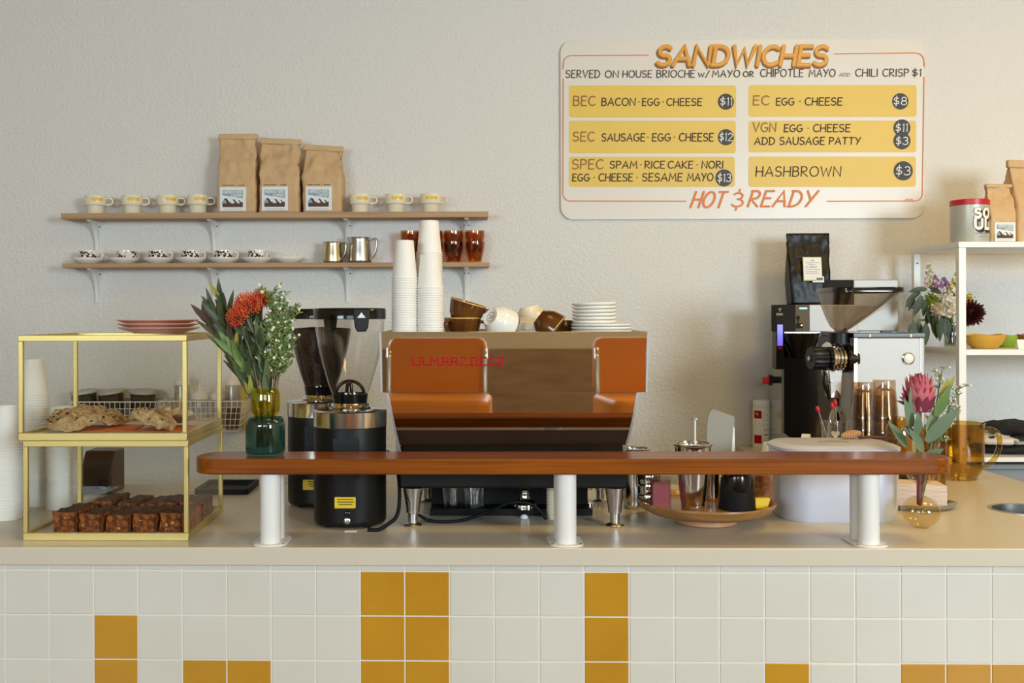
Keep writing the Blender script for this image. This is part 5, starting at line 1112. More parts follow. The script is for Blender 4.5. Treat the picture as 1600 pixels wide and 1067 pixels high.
# spray head funnel under the head
mb = MB(); fz = zt2-.006; fx = XX(1258, 4.20); mb.lathe([(0, fz), (.075, fz), (.068, fz-.03), (.045, fz-.085), (.04, fz-.10), (0, fz-.10)], 36, (fx, 4.262, 0)); mb.xf(Matrix.Translation(-BO)); mb.build('spray_head', M['dark_steel'], br_, smooth=40)
# the raised steel tank at the right rear
zt3 = ZZ(437, 4.28, 1350)
bb('tank', 'steel_l', bevel=.003)(XX(1334, 4.28), X1, 4.28, 4.43, zt2+.001, zt3); bb('tank_front', 'matt_dark', bevel=.002)(XX(1289, 4.28), XX(1333.5, 4.28), 4.29, 4.43, zt1+.0005, zt3)
bb('tank_base', 'steel_l', smooth=0)(XX(1346, 4.28), X1, 4.28, 4.43, ZC, zt2+.0005)
# red tap on the left side
XT = XX(1221, Yb); tz = ZZ(594, 4.3); mb = MB(); mb.tube([(XT-.0005, 4.30, tz), (XT-.032, 4.30, tz)], .014, 14); mb.box(XT-.035, XT-.026, 4.285, 4.315, tz-.022, tz+.02); mb.xf(Matrix.Translation(-BO)); tp_ = mb.build('tap', M['black'], br_, smooth=40)
mb = MB(); mb.box(XT-.062, XT-.0352, 4.288, 4.312, tz-.016, tz+.012); mb.xf(Matrix.Translation(-BO)); mb.build('tap_handle', M['red'], tp_, bevel=.004)
# black coffee pouch on the brewer head
M['foil'] = P('black_foil', (17, 17, 18), .36, 0, .25); 
pY = 4.335; pc = Vector((XX(1262.5, pY), pY, zt1+.001)); pw = 70*pY/F; ph = ZZ(364.5, pY, 1262)-pc.z
t = thing('coffee_pouch', 'matt black foil coffee pouch with a white label on the brewer', 'coffee pouch', pc)
mb = bag_mesh(pw, ph, .08, 5.2, .25, .0045, 0, .004, 0)
for v in mb.v:
    k = v.z/ph; wv = .80+.22*k-(.03 if k > .87 else 0)-.02*max(0, 1-abs(k-.55)/.2); v.x *= wv; v.x -= .004*(1-k)
mb.build('body', M['foil'], t, smooth=180)
yl = -.046; fl = lambda off: (lambda u, v: Vector((u-.004, yl+.03*max(0, (v/ph-.25)/.75)**1.2-off, v)))
def quad(name, mat, x0, x1, z0, z1, off, par):
    mb = MB(); f = fl(off); mb.add([f(x0, z0), f(x1, z0), f(x1, (z0+z1)/2), f(x1, z1), f(x0, z1), f(x0, (z0+z1)/2)], [(0, 1, 2, 5), (5, 2, 3, 4)]); return mb.build(name, mat, par, smooth=0)
px_ = pY/F; zA, zB = ph-.0-(439-364.5)*px_, ph-(402-364.5)*px_
quad('label_border', P('label_green', (150, 176, 60), .5), -.030, .046, zA, zB, .006, t); lb_ = quad('label_sheet', M['paper'], -.0275, .0445, zA+.004, zB-.0025, .0066, t)
mb = MB(); f = fl(.0075)
def scribble(mb, f, x0, x1, z, h, lw):
    n = max(4, int((x1-x0)/.0022)); ribbon(mb, [(x0+(x1-x0)*i/n, z+(h if (i*7 % 5) % 2 else 0)) for i in range(n+1)], lw, f)
scribble(mb, f, .001, .016, zB-.0165, .0042, .0016); scribble(mb, f, -.020, -.010, zB-.042, .0045, .0013); scribble(mb, f, -.006, .026, zB-.042, .0045, .0013)
for k, (a, b) in enumerate(((-.018, .036), (-.008, .02), (-.02, .038), (-.02, .03), (-.02, .034))): ribbon(mb, [(a, zB-.024-.0*k-[0, .007, .027, .036, .043][k]), (b, zB-.024-[0, .007, .027, .036, .043][k])], .0011, f, False)
mb.build('label_lettering', M['black_ink'], t, smooth=0)
quad('barcode_sticker', M['paper'], .006, .052, zA-.006, zA+.018, .0082, t)
mb = MB(); f = fl(.0092)
for k in range(10): ribbon(mb, [(.022+k*.0027, zA+.002), (.022+k*.0027, zA+.013)], .0009+(k % 3)*.0004, f, False)
ribbon(mb, [(.009, zA), (.0125, zA+.004), (.016, zA)], .0016, f); mb.build('barcode', M['black_ink'], t, smooth=0)
# ================================================================ shop grinder with a slanted hopper
Yg = 3.62; gx0, gx1 = XX(1334, Yg), XX(1445, Yg); gz = ZZ(520, Yg, 1390)
gr = thing('shop_grinder', 'large steel shop coffee grinder with a wide slanted clear hopper', 'shop grinder', ((gx0+gx1)/2, 3.75, ZC)); GO = Vector(gr.location)
def gb(name, mat, par=None, **k):
    def f(x0, x1, y0, y1, z0, z1): mb = MB(); mb.box(x0, x1, y0, y1, z0, z1); mb.xf(Matrix.Translation(-GO)); return mb.build(name, M[mat], par or gr, **k)
    return f
gzf = ZZ(527.5, Yg, 1390)
gb('housing', 'steel_l', bevel=.004)(gx0, gx1, Yg, 3.95, ZC+.012, gzf)
tpn = gb('top_cap', 'black_g', bevel=.002)(gx0-.002, gx1+.001, Yg-.002, 3.952, gzf+.0003, gz)
gb('front_trim', 'steel', bevel=.001)(gx0-.001, gx0+.012, Yg-.003, Yg+.01, ZC+.012, gzf-.001); gb('side_trim', 'steel', bevel=.001)(gx1-.016, gx1-.0135, Yg-.0015, Yg, ZC+.02, gzf-.001)
for px in (1359, 1423):
    mb = MB(); c = at(px, 526, Yg); mb.lathe([(.006, 0), (.006, .003), (.003, .005), (0, .005)], 14); mb.xf(Matrix.Translation(c-GO+Vector((0, -.001, .001)))@Matrix.Rotation(R(90), 4, 'X')); mb.build('screw', M['chrome'], gr)
gb('top_vent', 'black', smooth=0)(XX(1375, 3.7), XX(1391, 3.7), 3.68, 3.70, gz+.0003, gz+.005)
mb = MB(); c = at(1419, 560, Yg); mb.lathe([(.0215, 0), (.0215, .003), (.018, .004)], 32); mb.xf(Matrix.Translation(c-GO)@Matrix.Rotation(R(90), 4, 'X')); bz = mb.build('button_ring', M['chrome'], gr)
mb = MB(); mb.lathe([(.0165, 0), (.0165, .006), (.013, .0085), (0, .009)], 32); mb.xf(Matrix.Translation(c-GO)@Matrix.Rotation(R(90), 4, 'X')); mb.build('button', M['white'], bz)
mb = MB(); c = at(1347, 611, Yg); mb.lathe([(.003, 0), (.003, .002), (0, .0025)], 10); mb.xf(Matrix.Translation(c-GO)@Matrix.Rotation(R(90), 4, 'X')); mb.build('screw', M['black'], gr)
gb('foot_plate', 'black', bevel=.002)(gx0-.1, gx1-.01, Yg-.02, 3.94, ZC, ZC+.0115)
gb('rear_panel', 'dark_steel', smooth=0)(XX(1300, 3.8), gx0-.0005, 3.76, 3.95, ZC+.012, gzf)
# grinding head: stacked discs on a horizontal axle, black dial at the left, spout below
hy = 3.66; hzc = ZZ(560, hy, 1290)
def disc(name, mat, px0, px1, r, par=None, bev=.0015, seg=40, rib=0):
    x0, x1 = XX(px0, hy), XX(px1, hy); mb = MB()
    if rib:
        n = rib*4; rad = lambda a: 1+.035*(1 if (int(a/(2*PI)*n) % 4) < 2 else -1); mb.lathe([(0, 0), (r*.93, 0), (r, .004), (r, x1-x0-.004), (r*.95, x1-x0), (0, x1-x0)], n, rad=rad)
    else: mb.lathe([(0, 0), (r-bev, 0), (r, bev), (r, x1-x0-bev), (r-bev, x1-x0), (0, x1-x0)], seg)
    mb.xf(Matrix.Translation((x0-GO.x, hy-GO.y, hzc-GO.z))@Matrix.Rotation(R(9), 4, 'Z')@Matrix.Rotation(R(90), 4, 'Y')); return mb.build(name, M[mat], par or gr, smooth=30)
px1m = hy/F
disc('axle', 'steel', 1290, 1330, .014); dl = disc('dial', 'black', 1266, 1291, 17.5*px1m, rib=14); disc('dial_cap', 'steel', 1263, 1266, 4*px1m, dl)
disc('scale_ring', 'chrome', 1292, 1297, 25.5*px1m)
for a in (1299, 1304.5, 1310): disc('burr_disc', 'chrome', a, a+4, 20.5*px1m)
disc('burr_core', 'steel', 1297, 1317, 16*px1m); disc('motor_flange', 'dark_steel', 1318, 1334, 22*px1m)
mb = MB(); n0 = 0
s0, s1 = at(1291, 578, hy-.03), at(1317, 578, hy-.03); e0, e1 = at(1298, 622, hy-.02), at(1313, 622, hy-.02); d = Vector((0, .055, 0))
mb.add([q-GO for q in (s0, s1, e1, e0, s0+d, s1+d, e1+d, e0+d)], [(0,1,2,3), (7,6,5,4), (0,4,5,1), (1,5,6,2), (2,6,7,3), (3,7,4,0)]); mb.build('chute', M['chrome'], gr, bevel=.003)
mb = MB(); fl_ = [(1296, 580), (1315, 580), (1314, 617), (1307.5, 609), (1299, 618)]; mb.prism([((at(u, v, hy-.033)-GO).x, (at(u, v, hy-.033)-GO).z) for u, v in fl_], hy-.033-GO.y, hy-.0312-GO.y, 'y'); sp_ = mb.build('chute_plate', M['steel_l'], gr, smooth=0)
mb = MB(); c = at(1299, 596, hy-.034); mb.lathe([(.004, 0), (.004, .003), (0, .004)], 12); mb.xf(Matrix.Translation(c-GO)@Matrix.Rotation(R(90), 4, 'X')); mb.build('chute_screw', M['chrome'], sp_)
mb = MB(); mb.tube([q-GO for q in (at(1292, 575, hy), at(1290, 600, hy-.01), at(1296, 624, hy-.01))], [.012, .013, .004], 12); mb.build('chute_lever', M['dark_steel'], gr, smooth=60)
mb = MB(); nk = at(1312, 523, 3.68); mb.lathe([(0, -.03), (.036, -.03), (.036, .006), (.028, .009), (0, .009)], 32, nk-GO); mb.build('hopper_neck', M['black'], gr, smooth=40)
# slanted hopper: rounded rectangle mouth shrinking to a small outlet far left
hz0, hz1 = ZZ(521, 3.68)+.003, ZZ(456, 3.62)
M['hop2'] = TG('smoky_hopper', (208, 197, 184), .6, base=.06, rough=.06, power=2.5)
def hring(k):
    ya = 3.65-.10*k; yb = 3.71+.10*k; r_ = .028+.03*k
    pl = 1303-34*(k**.6); pr = 1325+96*k
    return [(a, b, hz0+(hz1-hz0)*k) for a, b in rrect(XX(pl, yb), XX(pr, ya), ya, yb, min(r_, (yb-ya)/2-.001), 6)]
mb = MB(); K = 8; rows = [hring(i/K) for i in range(K+1)]; N = len(rows[0])
mb.add([Vector(q)-GO for q in sum(rows, [])], [(k*N+i, k*N+(i+1) % N, (k+1)*N+(i+1) % N, (k+1)*N+i) for k in range(K) for i in range(N)]); mb.build('hopper', M['hop2'], gr, smooth=50)
top = hring(1.0); cx_ = sum(p[0] for p in top)/N; cy_ = sum(p[1] for p in top)/N
mb = MB(); mb.add([Vector((cx_+(x-cx_)*s, cy_+(y-cy_)*s, hz1+z))-GO for s, z in ((.985, -.006), (1.02, -.004), (1.02, .008), (1.0, .0115), (.5, .013)) for x, y, _ in top], [(k*N+i, k*N+(i+1) % N, (k+1)*N+(i+1) % N, (k+1)*N+i) for k in range(4) for i in range(N)]+[tuple(4*N+i for i in range(N))]); mb.build('hopper_lid', M['black_g'], gr, smooth=40)
# inner fill of ground-level beans is not visible: a pale baffle plate inside
mb = MB(); q = [at(1285, 478, 3.70), at(1385, 478, 3.70), at(1330, 514, 3.70), at(1308, 517, 3.70)]; mb.add([v-GO for v in q]+[v-GO+Vector((0, .003, 0)) for v in q], [(0,1,2,3), (7,6,5,4), (0,4,5,1), (1,5,6,2), (2,6,7,3), (3,7,4,0)]); mb.build('hopper_baffle', P('baffle', (196, 180, 158), .5), gr, smooth=0)
# horseshoe leaning on the grinder
hs = at(1318, 690, 3.60); hs.z = ZC+.0115; t = thing('horseshoe', 'pale metal horseshoe leaning upright against the grinder', 'horseshoe', (hs.x, 3.66, ZC+.0118)); hh = ZZ(637, 3.62)-ZC-.0118
mb = MB(); rx, ry = .026, hh*.42; pts = [(-rx*.75, .0), (-rx, hh*.25), (-rx, hh*.55)]+[(rx*math.cos(R(a)), hh*.55+hh*.42*math.sin(R(a))) for a in range(170, 9, -16)]+[(rx, hh*.55), (rx, hh*.25), (rx*.75, 0)]
Lp = []; Rp = []
V2 = [Vector(p) for p in pts]
for i, p in enumerate(V2): a = V2[max(0, i-1)]; b = V2[min(len(V2)-1, i+1)]; d_ = (b-a).normalized(); n_ = Vector((-d_.y, d_.x))*.0085; Lp.append(p+n_); Rp.append(p-n_)
n_ = len(Lp); vs = []
for y in (-.004, .004): vs += [(p.x, y, p.y) for p in Lp]+[(p.x, y, p.y) for p in Rp]
fs = []
for i in range(n_-1): fs += [(i, i+1, n_+i+1, n_+i), (2*n_+i+1, 2*n_+i, 3*n_+i, 3*n_+i+1), (i+1, i, 2*n_+i, 2*n_+i+1), (n_+i, n_+i+1, 3*n_+i+1, 3*n_+i)]
fs += [(0, n_, 3*n_, 2*n_), (n_-1, 3*n_-1, 4*n_-1, 2*n_-1)]; mb.add(vs, fs); mb.build('shoe', P('pale_metal', (176, 168, 148), .4, .6), t, smooth=40, bevel=.001)
for p in pts[1::3]: mb = MB(); mb.lathe([(.0032, 0), (0, .0006)], 8); mb.xf(Matrix.Translation((p[0], -.0041, p[1]))@Matrix.Rotation(R(90), 4, 'X')); mb.build('nail_hole', M['black'], t)
# ================================================================ stacked amber tumblers, amber pitcher, jar
M['amber2'] = TG('amber_plastic', (229, 210, 186), .8, base=.08, rough=.05, power=3)
def atum(px, Y, n, word, pt):
    x = XX(px, Y); r1 = 21*Y/F; r0 = r1*.78; h = .125; pr = None
    for i in range(n):
        if pr is None:
            mb = MB(); N = 40; rad = lambda a: 1+.018*math.cos(a*20)
            mb.lathe([(0, h), (r0*.97, h), (r0, h-.004), (r0*1.02, h-.03)], N, rad=rad); mb.lathe([(r0*1.02, h-.03), (r0*1.05, h-.032), (r1, .018), (r1*1.02, .016), (r1*1.02, .001), (r1*.98, 0), (r1*.95, .014), (r0*1.0, h-.034), (0, h-.006)], N); pr = mb.build('amber_tumbler', M['amber2'], smooth=40, merge=1e-5); o = pr
        else: o = pr.copy(); COL.objects.link(o)
        o.location = (x, Y, ZC+i*pt); tag(o, 'upside-down amber tumbler, %s from the bottom of the %s nested stack' % (ordinal(i+1), word), 'tumbler', 'nested amber tumblers, '+word)
atum(1350, 3.56, 6, 'left', .042); atum(1381, 3.30, 6, 'right', .0466)
def amber_pitcher(px, Y, s, label, rz=0, lip=True):
    t = thing('amber_pitcher', label, 'pitcher', (XX(px, Y), Y, ZC), rz)
    prf = [(.052,0), (.054,.004), (.056,.012), (.072,.034), (.0745,.04), (.0765,.12), (.0785,.185), (.079,.192)]; th = .004
    mb = MB(); full = [(0, .002)]+prf+[(.076,.192), (.073,.12), (.071,.042), (.053,.014), (0,.012)]
    mb.lathe([(r*s, z*s) for r, z in full], 48)
    if lip:
        for v in mb.v:
            if v.z > .13*s:
                a = math.atan2(v.y, -v.x); k = max(0, 1-abs(a)/.75); k = k*k*(3-2*k); f_ = ((v.z/s-.13)/.062)
                v.x -= .034*s*k*f_*f_; v.z += .026*s*k*f_*f_
    mb.build('body', M['honey'], t, smooth=40)
    mb = MB(); mb.tube([Vector(q)*s for q in spline([(.076,0,.165), (.095,0,.172), (.118,0,.158), (.123,0,.122), (.112,0,.082), (.092,0,.055), (.073,0,.046)], 6)], .0085*s, 10)
    for v in mb.v: v.y *= 1.35
    mb.build('handle', M['honey'], t, smooth=180); return t
amber_pitcher(1499, 3.62, 1.0, 'large honey-amber glass pitcher with a handle, right of the protea vase', R(-14))
t = thing('amber_jar', 'squat amber glass jar in front of the nested amber tumblers', 'jar', (XX(1404, 3.2), 3.2, ZC)); zj = ZZ(652, 3.2)-ZC
mb = MB(); mb.lathe([(0,0), (.034,0), (.038,.004), (.040,zj-.045), (.036,zj-.025), (.024,zj-.012), (.023,zj), (.021,zj), (.021,zj-.012), (.034,zj-.028), (.037,zj-.045), (.035,.008), (0,.006)], 36); mb.build('body', M['honey'], t, smooth=50)
t = thing('amber_mug', 'small amber glass mug just left of the large amber pitcher', 'mug', (XX(1459, 3.46), 3.46, ZC), R(190)); zj = ZZ(668, 3.46)-ZC
mb = MB(); mb.lathe([(0,0), (.034,0), (.036,.004), (.040,zj), (.0385,zj), (.034,.01), (0,.008)], 36); mb.build('body', M['honey'], t, smooth=50)
mb = MB(); mb.tube([Vector(q) for q in spline([(.038,0,zj*.85), (.06,0,zj*.88), (.068,0,zj*.6), (.058,0,zj*.3), (.037,0,zj*.25)], 6)], .005, 8); mb.build('handle', M['honey'], t, smooth=180)
# ================================================================ napkins on a steel tray
nY = 3.06; M['napkin'] = P('napkin_paper', (226, 206, 190), .85)
nx0, nx1 = XX(1405, 3.0), XX(1490, 3.0); trc = Vector(((nx0+nx1)/2+.01, 3.09, ZC))
t = thing('napkin_tray', 'oval steel tray under the stack of pale napkins', 'tray', trc, R(-6)); mb = MB()
mb.lathe([(0,.001), (.82,.001), (.9,.003), (1.0,.016), (.99,.0175), (.88,.006), (0,.004)], 56)
for v in mb.v: v.x *= .112; v.y *= .082
mb.build('tray', M['steel'], t, smooth=50)
npk = None
for i in range(18):
    if npk is None:
        mb = MB(); mb.box(-.073, .073, -.05, .05, .0, .0036); npk = mb.build('napkin', M['napkin'], bevel=.0014); o = npk
    else: o = npk.copy(); COL.objects.link(o)
    o.location = trc+Vector((random.uniform(-.0012, .0012)-.004, random.uniform(-.0012, .0012), .0045+i*.0038)); o.rotation_euler = (R(0), R(1.2), R(-9)+random.uniform(-.008, .008)); 
    tag(o, 'folded pale pink napkin, %s from the bottom of the stack on the tray' % ordinal(i+1), 'napkin', 'napkins on the steel tray')
# ================================================================ white rack at the right
RY0, RY1 = 4.0, 4.42; RX0 = XX(1498.5, RY0); RX1 = RX0+1.0; pw_ = 11*RY0/F
rk = thing('shelf_rack', 'white metal shelf rack against the wall at the right edge', 'rack', ((RX0+RX1)/2, (RY0+RY1)/2, 0)); RO = Vector(rk.location)
def rb(name, mat='white', **k):
    def f(*a): mb = MB(); mb.box(*a); mb.xf(Matrix.Translation(-RO)); return mb.build(name, M[mat], rk, **k)
    return f
zR1 = ZZ(377.5, RY0, 1550); zR2 = ZZ(546, RY0, 1550); zR3 = ZZ(714.5, RY0, 1570)
for x in (RX0, RX1-pw_):
    for y in (RY0, RY1-pw_): rb('post', bevel=.001)(x, x+pw_, y, y+pw_, 0, zR1-.0215)
for z, th in ((zR1, .021), (zR2, .022), (zR3, .018)):
    rb('shelf_board', bevel=.0015)(RX0-(.001 if z == zR1 else -pw_), RX1+(.001 if z == zR1 else -pw_), RY0+(0 if z == zR1 else .001), RY1, z-th, z)
    if z != zR1:
        for x in (RX0+.002, RX1-pw_+.002): rb('side_rail', smooth=0)(x, x+pw_-.004, RY0+pw_, RY1-pw_, z-th, z-.004)
for z in (ZZ(395, RY1, 1434)-.0, ZZ(412, RY1, 1434)):
    mb = MB(); c = Vector((RX0+pw_/2, RY1-pw_-.0005, z)); mb.lathe([(.0035, 0), (.0035, .0006), (0, .0006)], 10); mb.xf(Matrix.Translation(c-RO)@Matrix.Rotation(R(90), 4, 'X')); mb.build('post_hole', M['black'], rk)
# soul tin
M['tin'] = P('tin_grey', (190, 192, 182), .35, .25)
tY = 4.10; tc_ = Vector((XX(1515.5, tY), tY, zR1+.0003)); tr = 27.5*tY/F; th_ = ZZ(313, tY, 1515)-tc_.z
t = thing('tin', 'grey-green tin with a red lid and bold lettering on the rack top', 'tin', tc_)
mb = MB(); mb.lathe([(0,0), (tr*.98,0), (tr,.003), (tr,th_-.022), (0,th_-.022)], 56); mb.build('body', M['tin'], t, smooth=40)
mb = MB(); mb.lathe([(tr,th_-.0215), (tr+.002,th_-.021), (tr+.002,th_-.002), (tr-.001,th_), (tr-.006,th_-.002), (0,th_-.004)], 56); mb.build('lid', M['red'], t, smooth=40)
k = 1/F*tY; f1, f2, f3 = cyl(tr+.0007), cyl(tr+.0012), cyl(tr+.0017)
def soul(mb, f, lw, dx, dz):
    zb_ = lambda py: th_-(py-313)*k
    letter(mb, 'SO', -.012+dx, .050+dx, zb_(342)+dz, 13.5*k, lw, f, 0, False, sp=.42); letter(mb, 'UL', -.012+dx, .050+dx, zb_(358.5)+dz, 13.5*k, lw, f, 0, False, sp=.42)
for i in range(5): mb = MB(); soul(mb, f1, .0128, .0022*i*.8, -.0026*i); mb.build('lettering_shadow', M['chip'], t, smooth=0)
mb = MB(); soul(mb, f2, .0142, 0, 0); mb.build('lettering_outline', M['chip'], t, smooth=0); mb = MB(); soul(mb, f3, .0112, 0, 0); mb.build('lettering', M['paper'], t, smooth=0)
mb = MB(); zb_ = lambda py: th_-(py-313)*k; ribbon(mb, [(-.012+.064*i/16, zb_(366)) for i in range(17)], .0035, f2, False); ribbon(mb, [(.045*i/12, zb_(371)) for i in range(13)], .0022, f2, False); mb.build('small_print', M['grey_ink'], t, smooth=0)
# kraft bags on the rack
bY = 4.12; s = bY/F
coffee_bag(Vector((XX(1559, bY), bY, zR1+.0003)), 41*s, ZZ(289, bY, 1559)-zR1, .085, 9.3, 'small kraft coffee bag between the tin and the larger kraft bag', fold=.012, lab=(33*s, 29*s), labx=-17*s+.002, squash=.4, stamp=False, rz=R(5), group='kraft bags on the rack')
bY2 = 4.16
coffee_bag(Vector((XX(1609, bY2), bY2, zR1+.0003)), 78*s, ZZ(252, bY2, 1600)-zR1, .14, 11.9, 'large kraft coffee bag at the right edge on the rack top', fold=.028, lab=(.12, .12), labx=.02, squash=.35, stamp=False, rz=R(9), group='kraft bags on the rack')
# bowls and card on the second shelf
def bowl(px, Y, r, h, mat, label):
    t = MB(); t.lathe([(0,0), (r*.55,0), (r*.6,.003), (r*.82,h*.4), (r*.97,h*.8), (r,h), (r*.97,h+.001), (r*.93,h*.8), (r*.76,h*.4), (r*.5,.008), (0,.007)], 48)
    for v in t.v: v.z *= 1+.05*math.sin(math.atan2(v.y, v.x)*5)*(v.z/h)
    o = t.build('bowl', mat, smooth=60); o.location = (XX(px, Y), Y, zR2+.0003); tag(o, label, 'bowl', 'bowls on the rack')
oy = 4.12
bowl(1538, oy, 31*oy/F, ZZ(523, oy, 1538)-zR2, P('yellow_glaze', (222, 176, 72), .3, var=((206, 156, 60), 9, .4, .7)), 'mustard yellow bowl on the middle shelf of the rack')
bowl(1576, 4.27, 25*4.27/F, ZZ(524, 4.27, 1576)-zR2, P('green_glaze', (150, 182, 62), .3), 'lime green bowl behind the yellow bowl on the rack')
bowl(1612, 4.2, 20*4.2/F, ZZ(523, 4.2, 1600)-zR2, P('rust_glaze', (150, 84, 40), .35), 'rust brown bowl at the right edge of the rack shelf')
mb = MB(); mb.prism([(-.014, 0), (.014, 0), (.0, .036)], -.03, .03, 'x'); o = mb.build('price_card', M['paper'], smooth=0); o.location = (XX(1600, 4.05), 4.045, zR2+.0003); tag(o, 'small cream folded card in front of the green bowl on the rack', 'card')
# folded clothes on the low shelf
M['cloth_b'] = P('black_cotton', (28, 28, 30), .9, bump=(240, .2)); M['cloth_w'] = P('printed_cotton', (216, 214, 208), .85, var=((40, 40, 42), 11, .52, .56))
zc1 = zR3+.0003
for (nm, lb, px, Y, sx, sy, h0, hh_, mt, sd) in (('folded_shirt', 'black folded shirt at the bottom of the pile on the rack', 1575, 4.16, .125, .11, 0, .036, 'cloth_b', 1), ('folded_shirt', 'white folded shirt with black print in the middle of the rack pile', 1560, 4.15, .115, .105, .033, .040, 'cloth_w', 5), ('folded_shirt', 'black folded garment on top of the pile on the rack', 1590, 4.17, .125, .11, .070, .048, 'cloth_b', 9)):
    cloth(nm, lb, 'shirt', (XX(px, Y), Y, zc1+h0), sx, sy, hh_, mt, sd, .012, 'folded shirts on the rack')
t = thing('storage_bin', 'blue-grey storage bin below the lowest visible shelf of the rack', 'storage bin', (RX0+.45, 4.2, 0)); M['binblue'] = P('bin_bluegrey', (132, 138, 140), .6)
mb = MB(); mb.prism(rrect(-.40, .40, -.17, .17, .03, 5), .0, zR3-.05, 'z'); mb.build('body', M['binblue'], t, bevel=.004); mb = MB(); mb.prism(rrect(-.41, .41, -.18, .18, .035, 5), zR3-.0495, zR3-.03, 'z'); mb.build('lid', M['binblue'], t, bevel=.004)
# ================================================================ flowers
M['leaf_d'] = P('leaf_dark', (52, 68, 44), .45, var=((76, 88, 52), 20, .35, .7)); M['leaf_r'] = P('leaf_reddish', (86, 58, 48), .5, var=((96, 92, 54), 18, .35, .7)); M['leaf_g'] = P('leaf_green', (98, 130, 64), .5, var=((120, 142, 80), 16, .3, .7))
M['leaf_y'] = P('leaf_lime', (150, 160, 62), .5, var=((172, 150, 70), 16, .35, .7)); M['euca'] = P('eucalyptus_leaf', (92, 114, 86), .6, var=((116, 136, 106), 14, .3, .7)); M['euca_d'] = P('dark_eucalyptus', (40, 56, 32), .5, var=((62, 78, 44), 14, .3, .7))
M['leaf_o'] = P('leaf_olive', (78, 94, 56), .5, var=((104, 116, 72), 16, .3, .7)); M['stem'] = P('stem_brown', (112, 92, 56), .6); M['stem_g'] = P('stem_green', (92, 110, 58), .6); M['stem_r'] = P('stem_red', (120, 52, 58), .5)
M['pin'] = P('pincushion_red', (220, 84, 50), .5, var=((236, 128, 62), 40, .3, .7)); M['pin2'] = P('pincushion_pink', (196, 62, 62), .5); M['wax'] = P('waxflower', (238, 232, 208), .6); M['bud'] = P('green_bud', (150, 158, 84), .6)
M['prot'] = P('protea_pink', (190, 82, 98), .55, var=((214, 126, 130), 26, .35, .7)); M['prot_d'] = P('protea_dark', (120, 40, 62), .55)
M['lil'] = P('lilac_petals', (196, 160, 180), .6, var=((226, 206, 206), 40, .35, .7)); M['sal'] = P('salvia_purple', (146, 96, 138), .6); M['cream_p'] = P('cream_petals', (238, 230, 212), .6); M['yel_p'] = P('yellow_petals', (226, 200, 84), .6, var=((240, 226, 150), 40, .4, .7)); M['gold_p'] = P('golden_buds', (216, 180, 30), .6); M['dahl'] = P('dahlia_maroon', (62, 14, 24), .5, var=((86, 20, 32), 40, .4, .7)); M['lime_p'] = P('lime_petals', (170, 186, 74), .6)
rnd = random.Random(11)
def V(*a): return Vector(a)
class Stem:
    """one flower stem: an Empty at its foot in the vase, with stem, leaves and bloom as parts"""
    def __init__(s, name, label, cat, foot, group=None): s.t = thing(name, label, cat, foot, 0, group); s.o = Vector(foot); s.mb = {}
    def m(s, part, mat): return s.mb.setdefault((part, mat), MB())
    def tube(s, part, mat, pts, r, seg=6): s.m(part, mat).tube([Vector(p)-s.o for p in pts], r, seg)
    def leaf(s, part, mat, p, d, L, W, nrm=(0, -1, .3), curl=.15, **k): s.m(part, mat).leaf(Vector(p)-s.o, d, L, W, nrm, curl, **k)
    def ball(s, part, mat, p, r, seg=7, rings=5): s.m(part, mat).ball(Vector(p)-s.o, r, seg, rings)
    def done(s):
        for (part, mat), mb in s.mb.items():
            o = mb.build(part, M[mat], s.t, smooth=180 if part != 'x' else 0, fix='lea' not in part and 'bract' not in part)
            if part in ('flowers', 'buds', 'twigs', 'florets'): o['kind'] = 'stuff'
        s.t['kind'] = 'thing'
def leafy(s, pts, mat, n, L, W, t0=.3, spread=.8, part='leaves', curl=.2):
    for i in range(n):
        t = t0+(1-t0)*(i+.5)/n; k = t*(len(pts)-1); a = int(k); a = min(a, len(pts)-2); p = pts[a].lerp(pts[a+1], k-a); d = (pts[a+1]-pts[a]).normalized()
        ang = i*2.4+rnd.uniform(-.4, .4); side = V(math.cos(ang), math.sin(ang)*.7, 0); q = (d+side*spread+V(0, 0, rnd.uniform(-.1, .25))).normalized()
        s.leaf(part, mat, p, q, L*rnd.uniform(.75, 1.15), W*rnd.uniform(.8, 1.15), V(rnd.uniform(-.5, .5), -1, rnd.uniform(0, .6)), curl*rnd.uniform(.2, 1.4))
# ---------------------------------------------------------------- left bouquet in the two-tone vase on the bar
vY = 2.628; vz = zb1+.0004; vx = XX(414, vY); va = thing('glass_vase', 'two-tone glass vase, teal below and yellow-green above, on the bar', 'vase', (vx, vY, vz)); s = vY/F
M['teal'] = TG('teal_glass', (166, 208, 210), .7, base=.06); M['ygreen'] = TG('yellow_green_glass', (243, 238, 140), .7, base=.06)
h1, h2 = 61*s, 104*s
mb = MB(); mb.lathe([(0,0), (.044,0), (.0475,.004), (.0492,.012), (.0492,h1-.022), (.047,h1-.008), (.040,h1-.001), (.022,h1+.002)], 48); mb.lathe([(.021,h1+.001), (.039,h1-.003), (.0455,h1-.010), (.0475,h1-.022), (.0475,.013), (.044,.007), (0,.007)], 48); mb.build('teal_base', M['teal'], va, smooth=60)
mb = MB(); mb.lathe([(.022,h1+.002), (.030,h1+.004), (.0355,h1+.012), (.0368,h1+.024), (.0368,h2-.012), (.034,h2-.004), (.031,h2), (.0295,h2-.001), (.033,h2-.006), (.0352,h2-.013), (.0352,h1+.024), (.034,h1+.014), (.021,h1+.005)], 48); mb.build('yellow_neck', M['ygreen'], va, smooth=60)
def rim(a=0, r=.02): return V(vx+r*math.cos(a), vY+r*math.sin(a)*.8, vz+h2)
def foot(a, r=.02): return V(vx+r*math.cos(a), vY+r*math.sin(a), vz+.02)
